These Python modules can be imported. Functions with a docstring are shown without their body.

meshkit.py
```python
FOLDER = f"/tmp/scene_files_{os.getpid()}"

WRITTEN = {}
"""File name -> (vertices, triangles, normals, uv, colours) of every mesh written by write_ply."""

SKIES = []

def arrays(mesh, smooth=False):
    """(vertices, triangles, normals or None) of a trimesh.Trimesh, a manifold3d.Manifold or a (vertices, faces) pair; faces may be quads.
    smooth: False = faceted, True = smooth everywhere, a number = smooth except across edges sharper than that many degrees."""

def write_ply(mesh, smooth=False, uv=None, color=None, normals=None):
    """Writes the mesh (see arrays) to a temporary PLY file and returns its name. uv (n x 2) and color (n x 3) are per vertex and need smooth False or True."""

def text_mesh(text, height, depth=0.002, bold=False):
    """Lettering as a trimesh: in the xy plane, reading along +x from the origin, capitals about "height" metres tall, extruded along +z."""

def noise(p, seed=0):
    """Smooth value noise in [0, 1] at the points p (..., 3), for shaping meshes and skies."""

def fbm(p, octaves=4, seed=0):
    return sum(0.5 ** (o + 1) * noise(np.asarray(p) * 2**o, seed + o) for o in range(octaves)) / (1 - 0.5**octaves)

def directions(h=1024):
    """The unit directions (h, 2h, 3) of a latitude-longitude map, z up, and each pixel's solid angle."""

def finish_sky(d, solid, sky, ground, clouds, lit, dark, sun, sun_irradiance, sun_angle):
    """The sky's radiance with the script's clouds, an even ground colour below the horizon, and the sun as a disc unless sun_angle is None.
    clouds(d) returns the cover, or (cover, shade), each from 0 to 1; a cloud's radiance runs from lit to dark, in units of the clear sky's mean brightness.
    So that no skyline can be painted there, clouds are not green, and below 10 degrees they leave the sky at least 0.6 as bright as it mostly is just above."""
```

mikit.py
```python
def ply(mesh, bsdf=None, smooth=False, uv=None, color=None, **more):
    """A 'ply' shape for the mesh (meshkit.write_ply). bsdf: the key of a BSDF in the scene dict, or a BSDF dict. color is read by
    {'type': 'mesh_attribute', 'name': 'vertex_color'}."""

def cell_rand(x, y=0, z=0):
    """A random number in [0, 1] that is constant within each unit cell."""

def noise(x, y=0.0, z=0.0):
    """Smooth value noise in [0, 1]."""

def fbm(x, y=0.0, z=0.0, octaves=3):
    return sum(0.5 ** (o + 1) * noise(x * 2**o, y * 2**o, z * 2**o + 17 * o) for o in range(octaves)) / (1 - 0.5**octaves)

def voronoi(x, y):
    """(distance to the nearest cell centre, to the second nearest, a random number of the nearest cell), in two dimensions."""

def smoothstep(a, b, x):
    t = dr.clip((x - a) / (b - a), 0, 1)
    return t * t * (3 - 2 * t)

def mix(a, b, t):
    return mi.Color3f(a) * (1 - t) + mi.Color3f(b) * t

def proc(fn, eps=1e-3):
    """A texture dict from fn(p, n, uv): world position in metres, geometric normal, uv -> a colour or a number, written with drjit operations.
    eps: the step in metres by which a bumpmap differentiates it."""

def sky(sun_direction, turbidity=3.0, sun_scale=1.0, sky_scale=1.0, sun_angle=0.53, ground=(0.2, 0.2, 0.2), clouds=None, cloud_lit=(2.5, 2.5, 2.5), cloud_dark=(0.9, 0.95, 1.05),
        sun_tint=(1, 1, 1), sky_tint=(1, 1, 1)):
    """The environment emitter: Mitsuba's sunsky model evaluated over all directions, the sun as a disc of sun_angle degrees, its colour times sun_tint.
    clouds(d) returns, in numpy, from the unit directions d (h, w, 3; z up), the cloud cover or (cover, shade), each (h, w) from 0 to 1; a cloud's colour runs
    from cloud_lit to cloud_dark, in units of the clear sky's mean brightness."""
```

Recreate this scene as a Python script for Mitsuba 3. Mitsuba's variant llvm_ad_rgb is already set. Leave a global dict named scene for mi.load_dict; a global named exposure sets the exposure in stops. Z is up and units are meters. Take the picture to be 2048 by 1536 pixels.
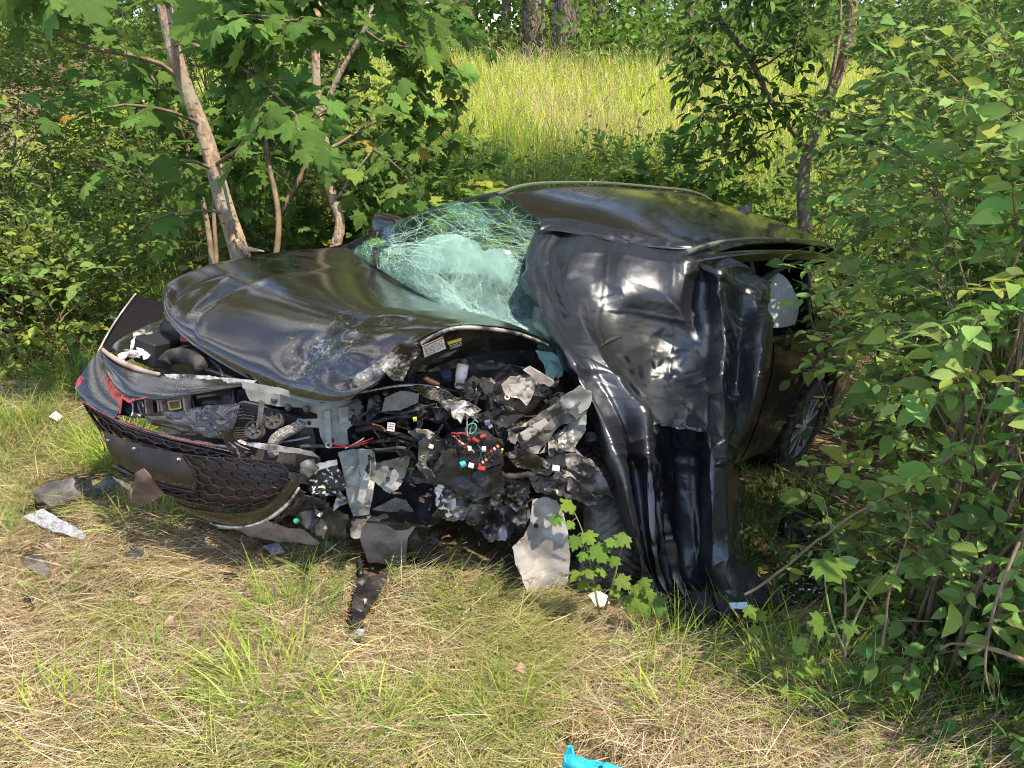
import math, random
import numpy as np, trimesh, mitsuba as mi, mikit, meshkit
import drjit as dr
from mikit import proc, noise, fbm, voronoi, cell_rand, smoothstep, mix
from scipy.interpolate import PchipInterpolator, CubicSpline, LinearNDInterpolator
from scipy.spatial import Delaunay
from shapely.geometry import Polygon, Point
import shapely

T = mi.ScalarTransform4f
scene, labels = {}, {}
rng = np.random.default_rng(7)

# ---------------------------------------------------------------- camera, light, exposure
EYE = (0.0, 0.0, 1.65)
PITCH = math.radians(26.0)
scene['camera'] = {'type': 'perspective', 'fov': 70.46, 'fov_axis': 'x', 'near_clip': 0.05, 'far_clip': 400.0,
                   'to_world': T().look_at(origin=list(EYE), target=[0, math.cos(PITCH), EYE[2] - math.sin(PITCH)], up=[0, 0, 1])}
SUN = (0.40, -0.22, 0.89)


def cloud_cover(d):
    c = meshkit.fbm(d * np.array([3.2, 3.2, 6.0]) + 4.0, 5, 3)
    return np.clip((c - 0.49) * 6.0, 0, 0.95)


scene['sky'] = mikit.sky(SUN, turbidity=3.0, sun_scale=0.85, sky_tint=(0.93, 1.0, 1.1), clouds=cloud_cover, cloud_lit=(3.8, 3.8, 3.8), cloud_dark=(1.8, 1.85, 1.95))
exposure = 2.75

CAR = np.array([[0.661870,-0.723280,0.196962,-1.238230],[0.713299,0.688468,0.131211,1.906566],[-0.230505,0.053648,0.971591,0.002939],[0.000000,0.000000,0.000000,1.000000]])


# ---------------------------------------------------------------- helpers
def rgb(*c):
    return {'type': 'rgb', 'value': [float(x) for x in (c if len(c) == 3 else c * 3)]}


def key_for(name):
    if name not in scene and name not in labels:
        return name
    i = 1
    while f'{name}_{i:03d}' in scene or f'{name}_{i:03d}' in labels:
        i += 1
    return f'{name}_{i:03d}'


def tag(key, label=None, cat=None, group=None, kind=None):
    d = labels.setdefault(key, {})
    for k, v in (('label', label), ('category', cat), ('group', group), ('kind', kind)):
        if v:
            d[k] = v
    return key


def thing(name, label, cat, group=None):
    key = key_for(name)
    return tag(key, label, cat, group)


def add(name, mesh, bsdf, smooth=False, to=None, color=None, uv=None, label=None, cat=None, group=None, kind=None):
    key = key_for(name)
    d = mikit.ply(mesh, bsdf, smooth=smooth, color=color, uv=uv)
    if to is not None:
        d['to_world'] = T(to) if not isinstance(to, T) else to
    scene[key] = d
    if label or cat or group or kind:
        tag(key, label, cat, group, kind)
    return key


def carpart(name, mesh, bsdf, smooth=False, label=None, **k):
    return add('wrecked_car__' + name, mesh, bsdf, smooth, CAR, label=label, **k)


def to_world(p):
    return np.asarray(p) @ CAR[:3, :3].T + CAR[:3, 3]


GP = PchipInterpolator([-30, -2, 0, 1, 2, 3, 4, 5, 6, 8, 11, 14, 20, 30, 80],
                       [0.3, .1, 0.05, .02, -.19, -.43, -.66, -.76, -.70, -.32, .28, .72, 1.05, 1.25, 1.8])


def ground_z(x, y):
    x, y = np.asarray(x, float), np.asarray(y, float)
    k = np.clip((y - 1.0) / 1.5, 0, 1) * np.clip((9 - y) / 4, 0, 1)
    return GP(np.clip(y, -30, 80)) - 0.1 * np.clip(x, -2.5, 2.5) * k


def unit(v):
    v = np.asarray(v, float)
    return v / np.maximum(np.linalg.norm(v, axis=-1, keepdims=True), 1e-12)


def grid_faces(m, n, base=0):
    i, j = np.meshgrid(np.arange(m - 1), np.arange(n - 1), indexing='ij')
    a = (i * n + j).ravel() + base
    return np.vstack([np.stack([a, a + n, a + n + 1], 1), np.stack([a, a + n + 1, a + 1], 1)])


def grid_normals(V):
    du, dv = np.gradient(V, axis=0), np.gradient(V, axis=1)
    return unit(np.cross(du, dv))


def spline(P, n, closed=False):
    P = np.asarray(P, float)
    if len(P) == 2:
        t = np.linspace(0, 1, n)[:, None]
        return P[0] * (1 - t) + P[1] * t
    s = np.r_[0, np.cumsum(np.linalg.norm(np.diff(P, axis=0), axis=1) + 1e-6)]
    return CubicSpline(s, P)(np.linspace(0, s[-1], n)) if len(P) > 3 else PchipInterpolator(s, P)(np.linspace(0, s[-1], n))


def patch(ctrl, nu, nv, kind='cubic'):
    """a surface through a grid of control points"""
    C = np.asarray(ctrl, float)
    f = CubicSpline if kind == 'cubic' else PchipInterpolator
    C = f(np.linspace(0, 1, C.shape[0]), C, axis=0)(np.linspace(0, 1, nu))
    return f(np.linspace(0, 1, C.shape[1]), C, axis=1)(np.linspace(0, 1, nv))


def shell(V, t):
    """a grid of points as a solid sheet of thickness t (below its normals)"""
    V = np.asarray(V)
    m, n = V.shape[:2]
    B = V - grid_normals(V) * t
    f = grid_faces(m, n)
    top, bot = V.reshape(-1, 3), B.reshape(-1, 3)
    k = m * n
    idx = np.arange(k).reshape(m, n)
    ring = np.r_[idx[0, :-1], idx[:-1, -1], idx[-1, :0:-1], idx[:0:-1, 0]]
    nxt = np.roll(ring, -1)
    side = np.vstack([np.stack([ring, ring + k, nxt], 1), np.stack([nxt, ring + k, nxt + k], 1)])
    return np.vstack([top, bot]), np.vstack([f, f[:, ::-1] + k, side])


def join(parts):
    vs, fs, k = [], [], 0
    for p in parts:
        v, f = (p.vertices, p.faces) if hasattr(p, 'vertices') else p
        v, f = np.asarray(v, float), np.asarray(f, int)
        if f.shape[1] == 4:
            f = np.vstack([f[:, [0, 1, 2]], f[:, [0, 2, 3]]])
        vs.append(v)
        fs.append(f + k)
        k += len(v)
    return np.vstack(vs), np.vstack(fs)


def tube(P, r, sides=8, n=None, cap=True):
    P = np.asarray(P, float)
    if n:
        P = spline(P, n)
    m = len(P)
    r = np.full(m, r, float) if np.ndim(r) == 0 else np.interp(np.linspace(0, 1, m), np.linspace(0, 1, len(r)), r)
    t = unit(np.gradient(P, axis=0))
    ref = np.array([0.31, 0.17, 0.93]) if abs(t[0] @ np.array([0.31, 0.17, 0.93])) < 0.9 else np.array([1.0, 0, 0])
    x = unit(np.cross(t, ref))
    y = np.cross(t, x)
    a = np.arange(sides) * 2 * np.pi / sides
    V = P[:, None] + r[:, None, None] * (np.cos(a)[None, :, None] * x[:, None] + np.sin(a)[None, :, None] * y[:, None])
    i, j = np.meshgrid(np.arange(m - 1), np.arange(sides), indexing='ij')
    p, q = (i * sides + j).ravel(), (i * sides + (j + 1) % sides).ravel()
    F = np.vstack([np.stack([p, q, q + sides], 1), np.stack([p, q + sides, p + sides], 1)])
    V = V.reshape(-1, 3)
    if cap:
        k = len(V)
        V = np.vstack([V, P[0], P[-1]])
        j = np.arange(sides)
        F = np.vstack([F, np.stack([(j + 1) % sides, j, j * 0 + k], 1), np.stack([j + (m - 1) * sides, (j + 1) % sides + (m - 1) * sides, j * 0 + k + 1], 1)])
    return V, F


def facets(xy, seed, cell, amp):
    """piecewise flat random relief over a plane, as creased foil or sheet metal has"""
    r = np.random.default_rng(seed)
    lo, hi = xy.min(0) - cell * 2, xy.max(0) + cell * 2
    n = max(12, int(np.prod((hi - lo) / cell)))
    P = lo + r.random((n, 2)) * (hi - lo)
    P = np.vstack([P, [lo - 9, [lo[0] - 9, hi[1] + 9], hi + 9, [hi[0] + 9, lo[1] - 9]]])
    h = r.normal(0, amp, len(P))
    h[-4:] = 0
    return LinearNDInterpolator(Delaunay(P), h)(xy)


def sheet(pts, thick=0.0015, res=0.012, crumple=0.0, cell=0.05, wave=0.0, ragged=0.0, seed=0, sag=None):
    """a solid sheet inside a closed outline of 3-D points, following the outline's own relief, with dents and a torn edge"""
    P = np.asarray(pts, float)
    c = P.mean(0)
    U = np.linalg.svd(P - c)[2]
    q = (P - c) @ U.T
    loop = np.vstack([q, q[:1]])
    seg = np.linalg.norm(np.diff(loop, axis=0), axis=1)
    s = np.r_[0, np.cumsum(seg)]
    n = max(8, int(s[-1] / res))
    at = np.union1d(np.linspace(0, s[-1], n, endpoint=False), s[:-1])
    at = at[np.r_[True, np.diff(at) > res * 0.2]]
    edge = np.stack([np.interp(at, s, loop[:, k]) for k in range(3)], 1)
    if ragged:
        e = meshkit.noise(np.c_[at / 0.012, at * 0 + seed, at * 0], seed) - 0.5 + meshkit.noise(np.c_[at / 0.04, at * 0 + seed, at * 0], seed + 5) - 0.5
        cen = edge[:, :2].mean(0)
        edge[:, :2] += unit(edge[:, :2] - cen) * (e * ragged)[:, None]
    poly = Polygon(edge[:, :2]).buffer(0)
    if poly.geom_type != 'Polygon':
        poly = max(poly.geoms, key=lambda a: a.area)
    lo, hi = edge[:, :2].min(0), edge[:, :2].max(0)
    gx, gy = np.meshgrid(np.arange(lo[0], hi[0], res), np.arange(lo[1], hi[1], res))
    g = np.c_[gx.ravel(), gy.ravel()]
    r = np.random.default_rng(seed)
    g = g + r.uniform(-0.25, 0.25, g.shape) * res
    inside = shapely.contains_xy(poly.buffer(-res * 0.45), g[:, 0], g[:, 1])
    g = g[inside]
    ring = np.array(poly.exterior.coords)[:-1]
    xy = np.vstack([ring, g])
    tri = Delaunay(xy).simplices
    mid = xy[tri].mean(1)
    tri = tri[shapely.contains_xy(poly, mid[:, 0], mid[:, 1])]
    a, b, cc = xy[tri[:, 0]], xy[tri[:, 1]], xy[tri[:, 2]]
    flip = np.cross(b - a, cc - a) < 0
    tri[flip] = tri[flip][:, ::-1]
    # smooth relief from the outline (inverse distance)
    d2 = ((xy[:, None] - edge[None, ::2, :2]) ** 2).sum(-1) + 1e-6
    w = 1 / d2 ** 1.5
    h = (w * edge[None, ::2, 2]).sum(1) / w.sum(1)
    if crumple:
        h = h + facets(xy, seed + 1, cell, crumple) + facets(xy, seed + 2, cell * 0.45, crumple * 0.35)
    if wave:
        h = h + (meshkit.fbm(np.c_[xy / 0.11, xy[:, :1] * 0 + seed], 3, seed) - 0.5) * 2 * wave
    if sag:
        h = h + sag * np.clip(np.sqrt(d2.min(1)) / 0.1, 0, 1)
    top = np.c_[xy, h]
    # vertex normals in local frame
    nrm = np.zeros_like(top)
    fn = np.cross(top[tri[:, 1]] - top[tri[:, 0]], top[tri[:, 2]] - top[tri[:, 0]])
    for k in range(3):
        np.add.at(nrm, tri[:, k], fn)
    bot = top - unit(nrm) * thick
    k = len(top)
    ed = np.vstack([tri[:, [0, 1]], tri[:, [1, 2]], tri[:, [2, 0]]])
    code = ed.min(1) * k + ed.max(1)
    uq, first, cnt = np.unique(code, return_index=True, return_counts=True)
    bd = ed[first[cnt == 1]]
    side = np.vstack([np.stack([bd[:, 0], bd[:, 0] + k, bd[:, 1]], 1), np.stack([bd[:, 1], bd[:, 0] + k, bd[:, 1] + k], 1)])
    V = np.vstack([top, bot])
    F = np.vstack([tri, tri[:, ::-1] + k, side])
    if np.linalg.det(U) < 0:
        F = F[:, ::-1]
    return V @ U + c, F


def box(c, half, x=(1, 0, 0), y=(0, 1, 0), bevel=0.15):
    """a bevelled block at c with half sizes along the axes x, y and their normal"""
    X = unit(x)
    Y = unit(np.asarray(y, float) - X * (np.asarray(y, float) @ X))
    Z = np.cross(X, Y)
    h = np.asarray(half, float)
    b = bevel * h.min()
    pts = []
    for sx in (-1, 1):
        for sy in (-1, 1):
            for sz in (-1, 1):
                s = np.array([sx, sy, sz])
                for k in range(3):
                    q = h - b
                    q = q.copy()
                    q[k] = h[k]
                    pts.append(s * q)
    m = trimesh.convex.convex_hull(np.array(pts))
    return np.asarray(m.vertices) @ np.stack([X, Y, Z]) + np.asarray(c), np.asarray(m.faces)


def lathe(profile, c, axis, n=24):
    """profile: (radius, height) pairs turned about the axis through c"""
    A = unit(axis)
    x = unit(np.cross(A, [0.3, 0.9, 0.2]))
    y = np.cross(A, x)
    pr = np.asarray(profile, float)
    a = np.arange(n) * 2 * np.pi / n
    V = np.asarray(c) + pr[:, None, 1:2] * A + pr[:, None, 0:1] * (np.cos(a)[None, :, None] * x + np.sin(a)[None, :, None] * y)
    m = len(pr)
    i, j = np.meshgrid(np.arange(m - 1), np.arange(n), indexing='ij')
    p, q = (i * n + j).ravel(), (i * n + (j + 1) % n).ravel()
    F = np.vstack([np.stack([p, q, q + n], 1), np.stack([p, q + n, p + n], 1)])
    return V.reshape(-1, 3), F


# ---------------------------------------------------------------- materials
def principled(name, color, rough=0.5, metallic=0.0, spec=0.5, coat=0.0, coat_gloss=0.95, bump=None, bump_scale=1.0, **k):
    b = {'type': 'principled', 'base_color': color if isinstance(color, dict) else rgb(*color), 'roughness': rough, 'metallic': metallic, 'specular': spec}
    if coat:
        b.update(clearcoat=coat, clearcoat_gloss=coat_gloss)
    b.update(k)
    if bump is not None:
        b = {'type': 'bumpmap', 'arbitrary': bump, 'scale': bump_scale, 'nested': b}
    scene[name] = {'type': 'twosided', 'nested': b}
    return name


def thin(name, rough=0.45, trans=0.7, color=None, spec=0.5):
    scene[name] = {'type': 'principledthin', 'base_color': color or {'type': 'mesh_attribute', 'name': 'vertex_color'}, 'roughness': rough,
                   'diff_trans': trans, 'eta': 1.4, 'spec_trans': 0.0}
    return name


thin('leaf_skin', 0.42, 0.9)
thin('grass_skin', 0.55, 0.75)


def soil(p, n, uv):
    a = fbm(p.x * 6, p.y * 6, p.z * 6, 4)
    b = fbm(p.x * 70, p.y * 70, p.z * 40, 3)
    c = mix((0.10, 0.075, 0.045), (0.20, 0.165, 0.09), smoothstep(0.35, 0.7, a))
    return mix(c, (0.055, 0.04, 0.025), smoothstep(0.5, 0.8, b))


def soil_h(p, n, uv):
    return fbm(p.x * 60, p.y * 60, p.z * 60, 3)


principled('soil', proc(soil), 0.95, spec=0.15, bump=proc(soil_h, 2e-3), bump_scale=0.02)


def bark_c(p, n, uv):
    a = fbm(p.x * 45, p.y * 45, p.z * 9, 3)
    b = fbm(p.x * 9, p.y * 9, p.z * 6 + 4, 3)
    c = mix((0.19, 0.135, 0.095), (0.38, 0.285, 0.21), smoothstep(0.3, 0.7, a))
    c = mix(c, (0.25, 0.24, 0.17), smoothstep(0.48, 0.68, b))
    return mix(c, (0.10, 0.075, 0.055), smoothstep(0.62, 0.72, fbm(p.x * 30, p.y * 30, p.z * 60 + 3, 3)))


def bark_h(p, n, uv):
    return fbm(p.x * 90, p.y * 90, p.z * 25, 3)


principled('bark', proc(bark_c), 0.85, spec=0.3, bump=proc(bark_h, 1e-3), bump_scale=0.012)


def twig_c(p, n, uv):
    a = fbm(p.x * 14, p.y * 14, p.z * 14, 3)
    return mix((0.12, 0.095, 0.06), (0.22, 0.17, 0.11), smoothstep(0.3, 0.7, a))


principled('twig_bark', proc(twig_c), 0.7, spec=0.35)


def pine_c(p, n, uv):
    v = voronoi(p.x * 16 + 3 * noise(p.z * 4), p.z * 5)
    e = smoothstep(0.03, 0.25, v[1] - v[0])
    return mix((0.05, 0.04, 0.035), mix((0.17, 0.14, 0.12), (0.27, 0.23, 0.2), v[2]), e)


principled('pine_bark', proc(pine_c), 0.9, spec=0.2)


def red_pine_c(p, n, uv):
    a = fbm(p.x * 20, p.y * 20, p.z * 6, 3)
    return mix((0.16, 0.08, 0.05), (0.34, 0.19, 0.12), smoothstep(0.3, 0.7, a))


principled('red_pine_bark', proc(red_pine_c), 0.9, spec=0.2)


def split_c(p, n, uv):
    a = noise(p.x * 120, p.y * 120, p.z * 20)
    return mix((0.42, 0.26, 0.15), (0.68, 0.48, 0.3), a)


principled('split_wood', proc(split_c), 0.75)


def paint_dust(p, n, uv):
    d = fbm(p.x * 5, p.y * 5, p.z * 5, 4)
    s = noise(p.x * 420, p.y * 420, p.z * 420)
    return mix((0.017, 0.0155, 0.0125), (0.19, 0.175, 0.15), smoothstep(0.80, 0.93, s) * smoothstep(0.45, 0.7, d))


def bonnet_scuff(p, n, uv):
    """dust and white scrape marks round the dented near corner, as the photograph shows them"""
    g = paint_dust(p, n, uv)
    du, dv = (uv.x - 0.74) / 0.12, (uv.y - 0.24) / 0.15
    zone = dr.exp(-(du * du + dv * dv))
    s = fbm(p.x * 150, p.y * 150, p.z * 150, 3)
    d = fbm(p.x * 22, p.y * 22, p.z * 22, 3)
    line = noise(p.x * 30 + p.y * 90, p.y * 30 - p.x * 20, p.z * 200)
    return mix(g, (0.52, 0.50, 0.47), dr.clip(zone * 0.6 * smoothstep(0.52, 0.76, s * 0.5 + d * 0.5) + 0.5 * zone * smoothstep(0.86, 0.94, line), 0, 0.85))


scene['bonnet_paint'] = {'type': 'twosided', 'nested': {'type': 'roughplastic', 'diffuse_reflectance': proc(bonnet_scuff), 'alpha': 0.018, 'int_ior': 1.75, 'distribution': 'ggx'}}
scene['car_paint'] = {'type': 'twosided', 'nested': {'type': 'roughplastic', 'diffuse_reflectance': proc(paint_dust), 'alpha': 0.018, 'int_ior': 1.75, 'distribution': 'ggx'}}


def scuffed(p, n, uv):
    d = fbm(p.x * 14, p.y * 14, p.z * 14, 4)
    s = fbm(p.x * 160, p.y * 160, p.z * 160, 3)
    return mix((0.012, 0.011, 0.009), (0.40, 0.385, 0.36), smoothstep(0.44, 0.74, d * 0.7 + s * 0.3))


principled('scuffed_paint', proc(scuffed), 0.32, metallic=0.3, spec=0.6)


def primer_c(p, n, uv):
    d = fbm(p.x * 11, p.y * 11, p.z * 11, 4)
    s = fbm(p.x * 120, p.y * 120, p.z * 120, 3)
    c = mix((0.15, 0.17, 0.165), (0.28, 0.31, 0.295), smoothstep(0.3, 0.6, d))
    c = mix(c, (0.14, 0.135, 0.125), smoothstep(0.35, 0.85, fbm(p.x * 26 + 7, p.y * 26, p.z * 26, 4)))
    return mix(c, (0.07, 0.066, 0.06), 0.55 * smoothstep(0.58, 0.82, d * 0.35 + s * 0.65))


principled('primer_steel', proc(primer_c), 0.5, metallic=0.0, spec=0.5)


def dirty_c(p, n, uv):
    d = fbm(p.x * 17, p.y * 17, p.z * 17, 4)
    s = fbm(p.x * 190, p.y * 190, p.z * 190, 3)
    c = mix((0.06, 0.058, 0.054), (0.16, 0.153, 0.14), smoothstep(0.25, 0.75, d))
    return mix(c, (0.30, 0.29, 0.27), smoothstep(0.58, 0.8, d * 0.3 + s * 0.7))


principled('dirty_steel', proc(dirty_c), 0.45, metallic=0.35, spec=0.5)


def torn_c(p, n, uv):
    d = fbm(p.x * 24, p.y * 24, p.z * 24, 4)
    s = fbm(p.x * 210, p.y * 210, p.z * 210, 2)
    return mix((0.55, 0.53, 0.5), (0.06, 0.055, 0.05), smoothstep(0.40, 0.66, d * 0.75 + s * 0.25))


principled('torn_metal', proc(torn_c), 0.33, metallic=0.55, spec=0.5)


def black_plastic_c(p, n, uv):
    d = fbm(p.x * 13, p.y * 13, p.z * 13, 3)
    s = noise(p.x * 380, p.y * 380, p.z * 380)
    c = mix((0.012, 0.012, 0.013), (0.035, 0.034, 0.034), smoothstep(0.4, 0.7, d))
    return mix(c, (0.24, 0.22, 0.2), smoothstep(0.84, 0.93, s) * smoothstep(0.42, 0.6, d))


principled('black_plastic', proc(black_plastic_c), 0.38, spec=0.5)


def dusty_c(p, n, uv):
    d = fbm(p.x * 9, p.y * 9, p.z * 9, 4)
    s = noise(p.x * 330, p.y * 330, p.z * 330)
    c = mix((0.10, 0.095, 0.09), (0.27, 0.245, 0.225), smoothstep(0.3, 0.6, d))
    return mix(c, (0.45, 0.43, 0.4), smoothstep(0.8, 0.92, s))


principled('dusty_plastic', proc(dusty_c), 0.75, spec=0.3)
principled('grey_liner', proc(lambda p, n, uv: mix((0.20, 0.195, 0.19), (0.40, 0.39, 0.38), smoothstep(0.3, 0.65, fbm(p.x * 12, p.y * 12, p.z * 12, 4)))), 0.6, spec=0.4)
principled('rubber', proc(lambda p, n, uv: mix((0.016, 0.016, 0.016), (0.06, 0.056, 0.05), smoothstep(0.4, 0.7, fbm(p.x * 25, p.y * 25, p.z * 25, 3)))), 0.75, spec=0.3)
principled('ink_and_hole_shade', (0.012, 0.012, 0.013), 0.7, spec=0.3)  # near-black for print, and for the painted shade of drawn holes
principled('white_plastic', proc(lambda p, n, uv: mix((0.72, 0.71, 0.67), (0.45, 0.42, 0.37), smoothstep(0.5, 0.75, fbm(p.x * 40, p.y * 40, p.z * 40, 3)))), 0.4)
principled('red_plastic', (0.45, 0.03, 0.03), 0.35)
principled('blue_plastic', (0.02, 0.30, 0.55), 0.35)
principled('cyan_plastic', (0.05, 0.42, 0.60), 0.35)
principled('yellow_plastic', (0.52, 0.45, 0.06), 0.4)
principled('orange_plastic', (0.45, 0.14, 0.04), 0.4)
principled('green_plastic', (0.02, 0.20, 0.12), 0.4)
principled('airbag_cloth', (0.43, 0.45, 0.46), 0.8, spec=0.2)
principled('brushed_trim', (0.20, 0.215, 0.17), 0.3, metallic=0.5)
principled('fin_metal', (0.085, 0.085, 0.088), 0.4, metallic=0.3)
principled('copper', (0.5, 0.25, 0.13), 0.4, metallic=0.7)
principled('shard_blue_grey', proc(lambda p, n, uv: mix((0.22, 0.24, 0.29), (0.36, 0.38, 0.44), smoothstep(0.4, 0.6, fbm(p.x * 90, p.y * 90, p.z * 90, 2)))), 0.55)
principled('glove_rubber', proc(lambda p, n, uv: mix((0.02, 0.34, 0.46), (0.03, 0.46, 0.58), fbm(p.x * 60, p.y * 60, p.z * 60, 3))), 0.55, spec=0.4)


# plastic film of the tarp
def film_h(p, n, uv):
    return fbm(p.x * 26, p.y * 26, p.z * 26, 3)


scene['black_film'] = {'type': 'twosided', 'nested': {'type': 'roughplastic', 'diffuse_reflectance': rgb(0.014, 0.014, 0.017), 'alpha': 0.14, 'int_ior': 1.9, 'specular_reflectance': rgb(0.84, 0.92, 1.0), 'distribution': 'ggx'}}


def craze(p, n, uv):
    """fine crazing of the laminated pane: 1 where a crack shows"""
    w = 0.35 * (noise(uv.x * 9, uv.y * 9) - 0.5)
    low = 1 - smoothstep(0.02, 0.40, uv.y + 0.25 * (noise(uv.x * 5, uv.y * 6, 3.0) - 0.5))
    side = smoothstep(0.62, 0.95, uv.x + 0.3 * (noise(uv.x * 4, uv.y * 4, 8.0) - 0.5))
    dens = dr.maximum(low, side)
    a = voronoi(uv.x * 22 + w, uv.y * 26)
    b = voronoi(uv.x * 64 + w * 2, uv.y * 74)
    e1 = 1 - smoothstep(0.015, 0.05, a[1] - a[0])
    e2 = 1 - smoothstep(0.03, 0.13, b[1] - b[0])
    m = smoothstep(0.50, 0.70, fbm(uv.x * 6, uv.y * 6, 1.0, 3) + 0.24 * dens)
    return dr.clip(0.015 + 0.14 * e1 * (0.3 + dens) + 0.46 * e2 * m + 0.07 * m, 0, 0.75)


scene['cracked_glass'] = {'type': 'blendbsdf', 'weight': proc(craze),
                          'a_clear': {'type': 'thindielectric', 'int_ior': 1.5, 'specular_transmittance': rgb(0.62, 0.80, 0.76)},
                          'b_crazed': {'type': 'principledthin', 'base_color': rgb(0.22, 0.50, 0.46), 'roughness': 0.35, 'diff_trans': 0.9, 'eta': 1.4, 'spec_trans': 0.0}}
scene['crack_edge'] = {'type': 'principledthin', 'base_color': rgb(0.48, 0.76, 0.70), 'roughness': 0.25, 'diff_trans': 0.6, 'eta': 1.5, 'spec_trans': 0.0}
scene['dark_glass'] = {'type': 'thindielectric', 'int_ior': 1.5, 'specular_transmittance': rgb(0.18, 0.2, 0.19)}
principled('faded_trim', proc(lambda p, n, uv: mix((0.20, 0.145, 0.125), (0.33, 0.26, 0.23), smoothstep(0.3, 0.7, fbm(p.x * 30, p.y * 30, p.z * 30, 3)))), 0.5)
principled('glossy_black', proc(lambda p, n, uv: mix((0.014, 0.011, 0.011), (0.028, 0.019, 0.018), smoothstep(0.45, 0.7, fbm(p.x * 15, p.y * 15, p.z * 15, 3)))), 0.34, spec=0.35)
principled('matt_black', (0.014, 0.014, 0.016), 0.6, spec=0.4)
principled('red_scrape', proc(lambda p, n, uv: mix((0.34, 0.035, 0.04), (0.06, 0.015, 0.015), smoothstep(0.5, 0.66, fbm(p.x * 60, p.y * 60, p.z * 60, 3)))), 0.3)  # mottled red colour standing in for a reflected red vehicle
principled('brass', (0.50, 0.38, 0.16), 0.35, metallic=0.7)
principled('dark_blue_plastic', (0.02, 0.022, 0.07), 0.4)
principled('dark_red_plastic', (0.28, 0.02, 0.02), 0.4)
principled('blue_grey', (0.10, 0.12, 0.18), 0.45)
principled('teal_wire', (0.10, 0.28, 0.24), 0.4)
principled('dirty_alu', proc(lambda p, n, uv: mix((0.50, 0.47, 0.42), (0.13, 0.12, 0.11), smoothstep(0.5, 0.72, fbm(p.x * 40, p.y * 40, p.z * 40, 4)))), 0.42, metallic=0.4)
principled('torn_liner', proc(lambda p, n, uv: mix((0.05, 0.048, 0.046), (0.22, 0.21, 0.2), smoothstep(0.45, 0.68, fbm(p.x * 30, p.y * 30, p.z * 30, 4)))), 0.7)
principled('speckled_hose', proc(lambda p, n, uv: mix((0.13, 0.125, 0.115), (0.34, 0.32, 0.29), smoothstep(0.5, 0.6, noise(p.x * 260, p.y * 260, p.z * 260)))), 0.8)
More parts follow.
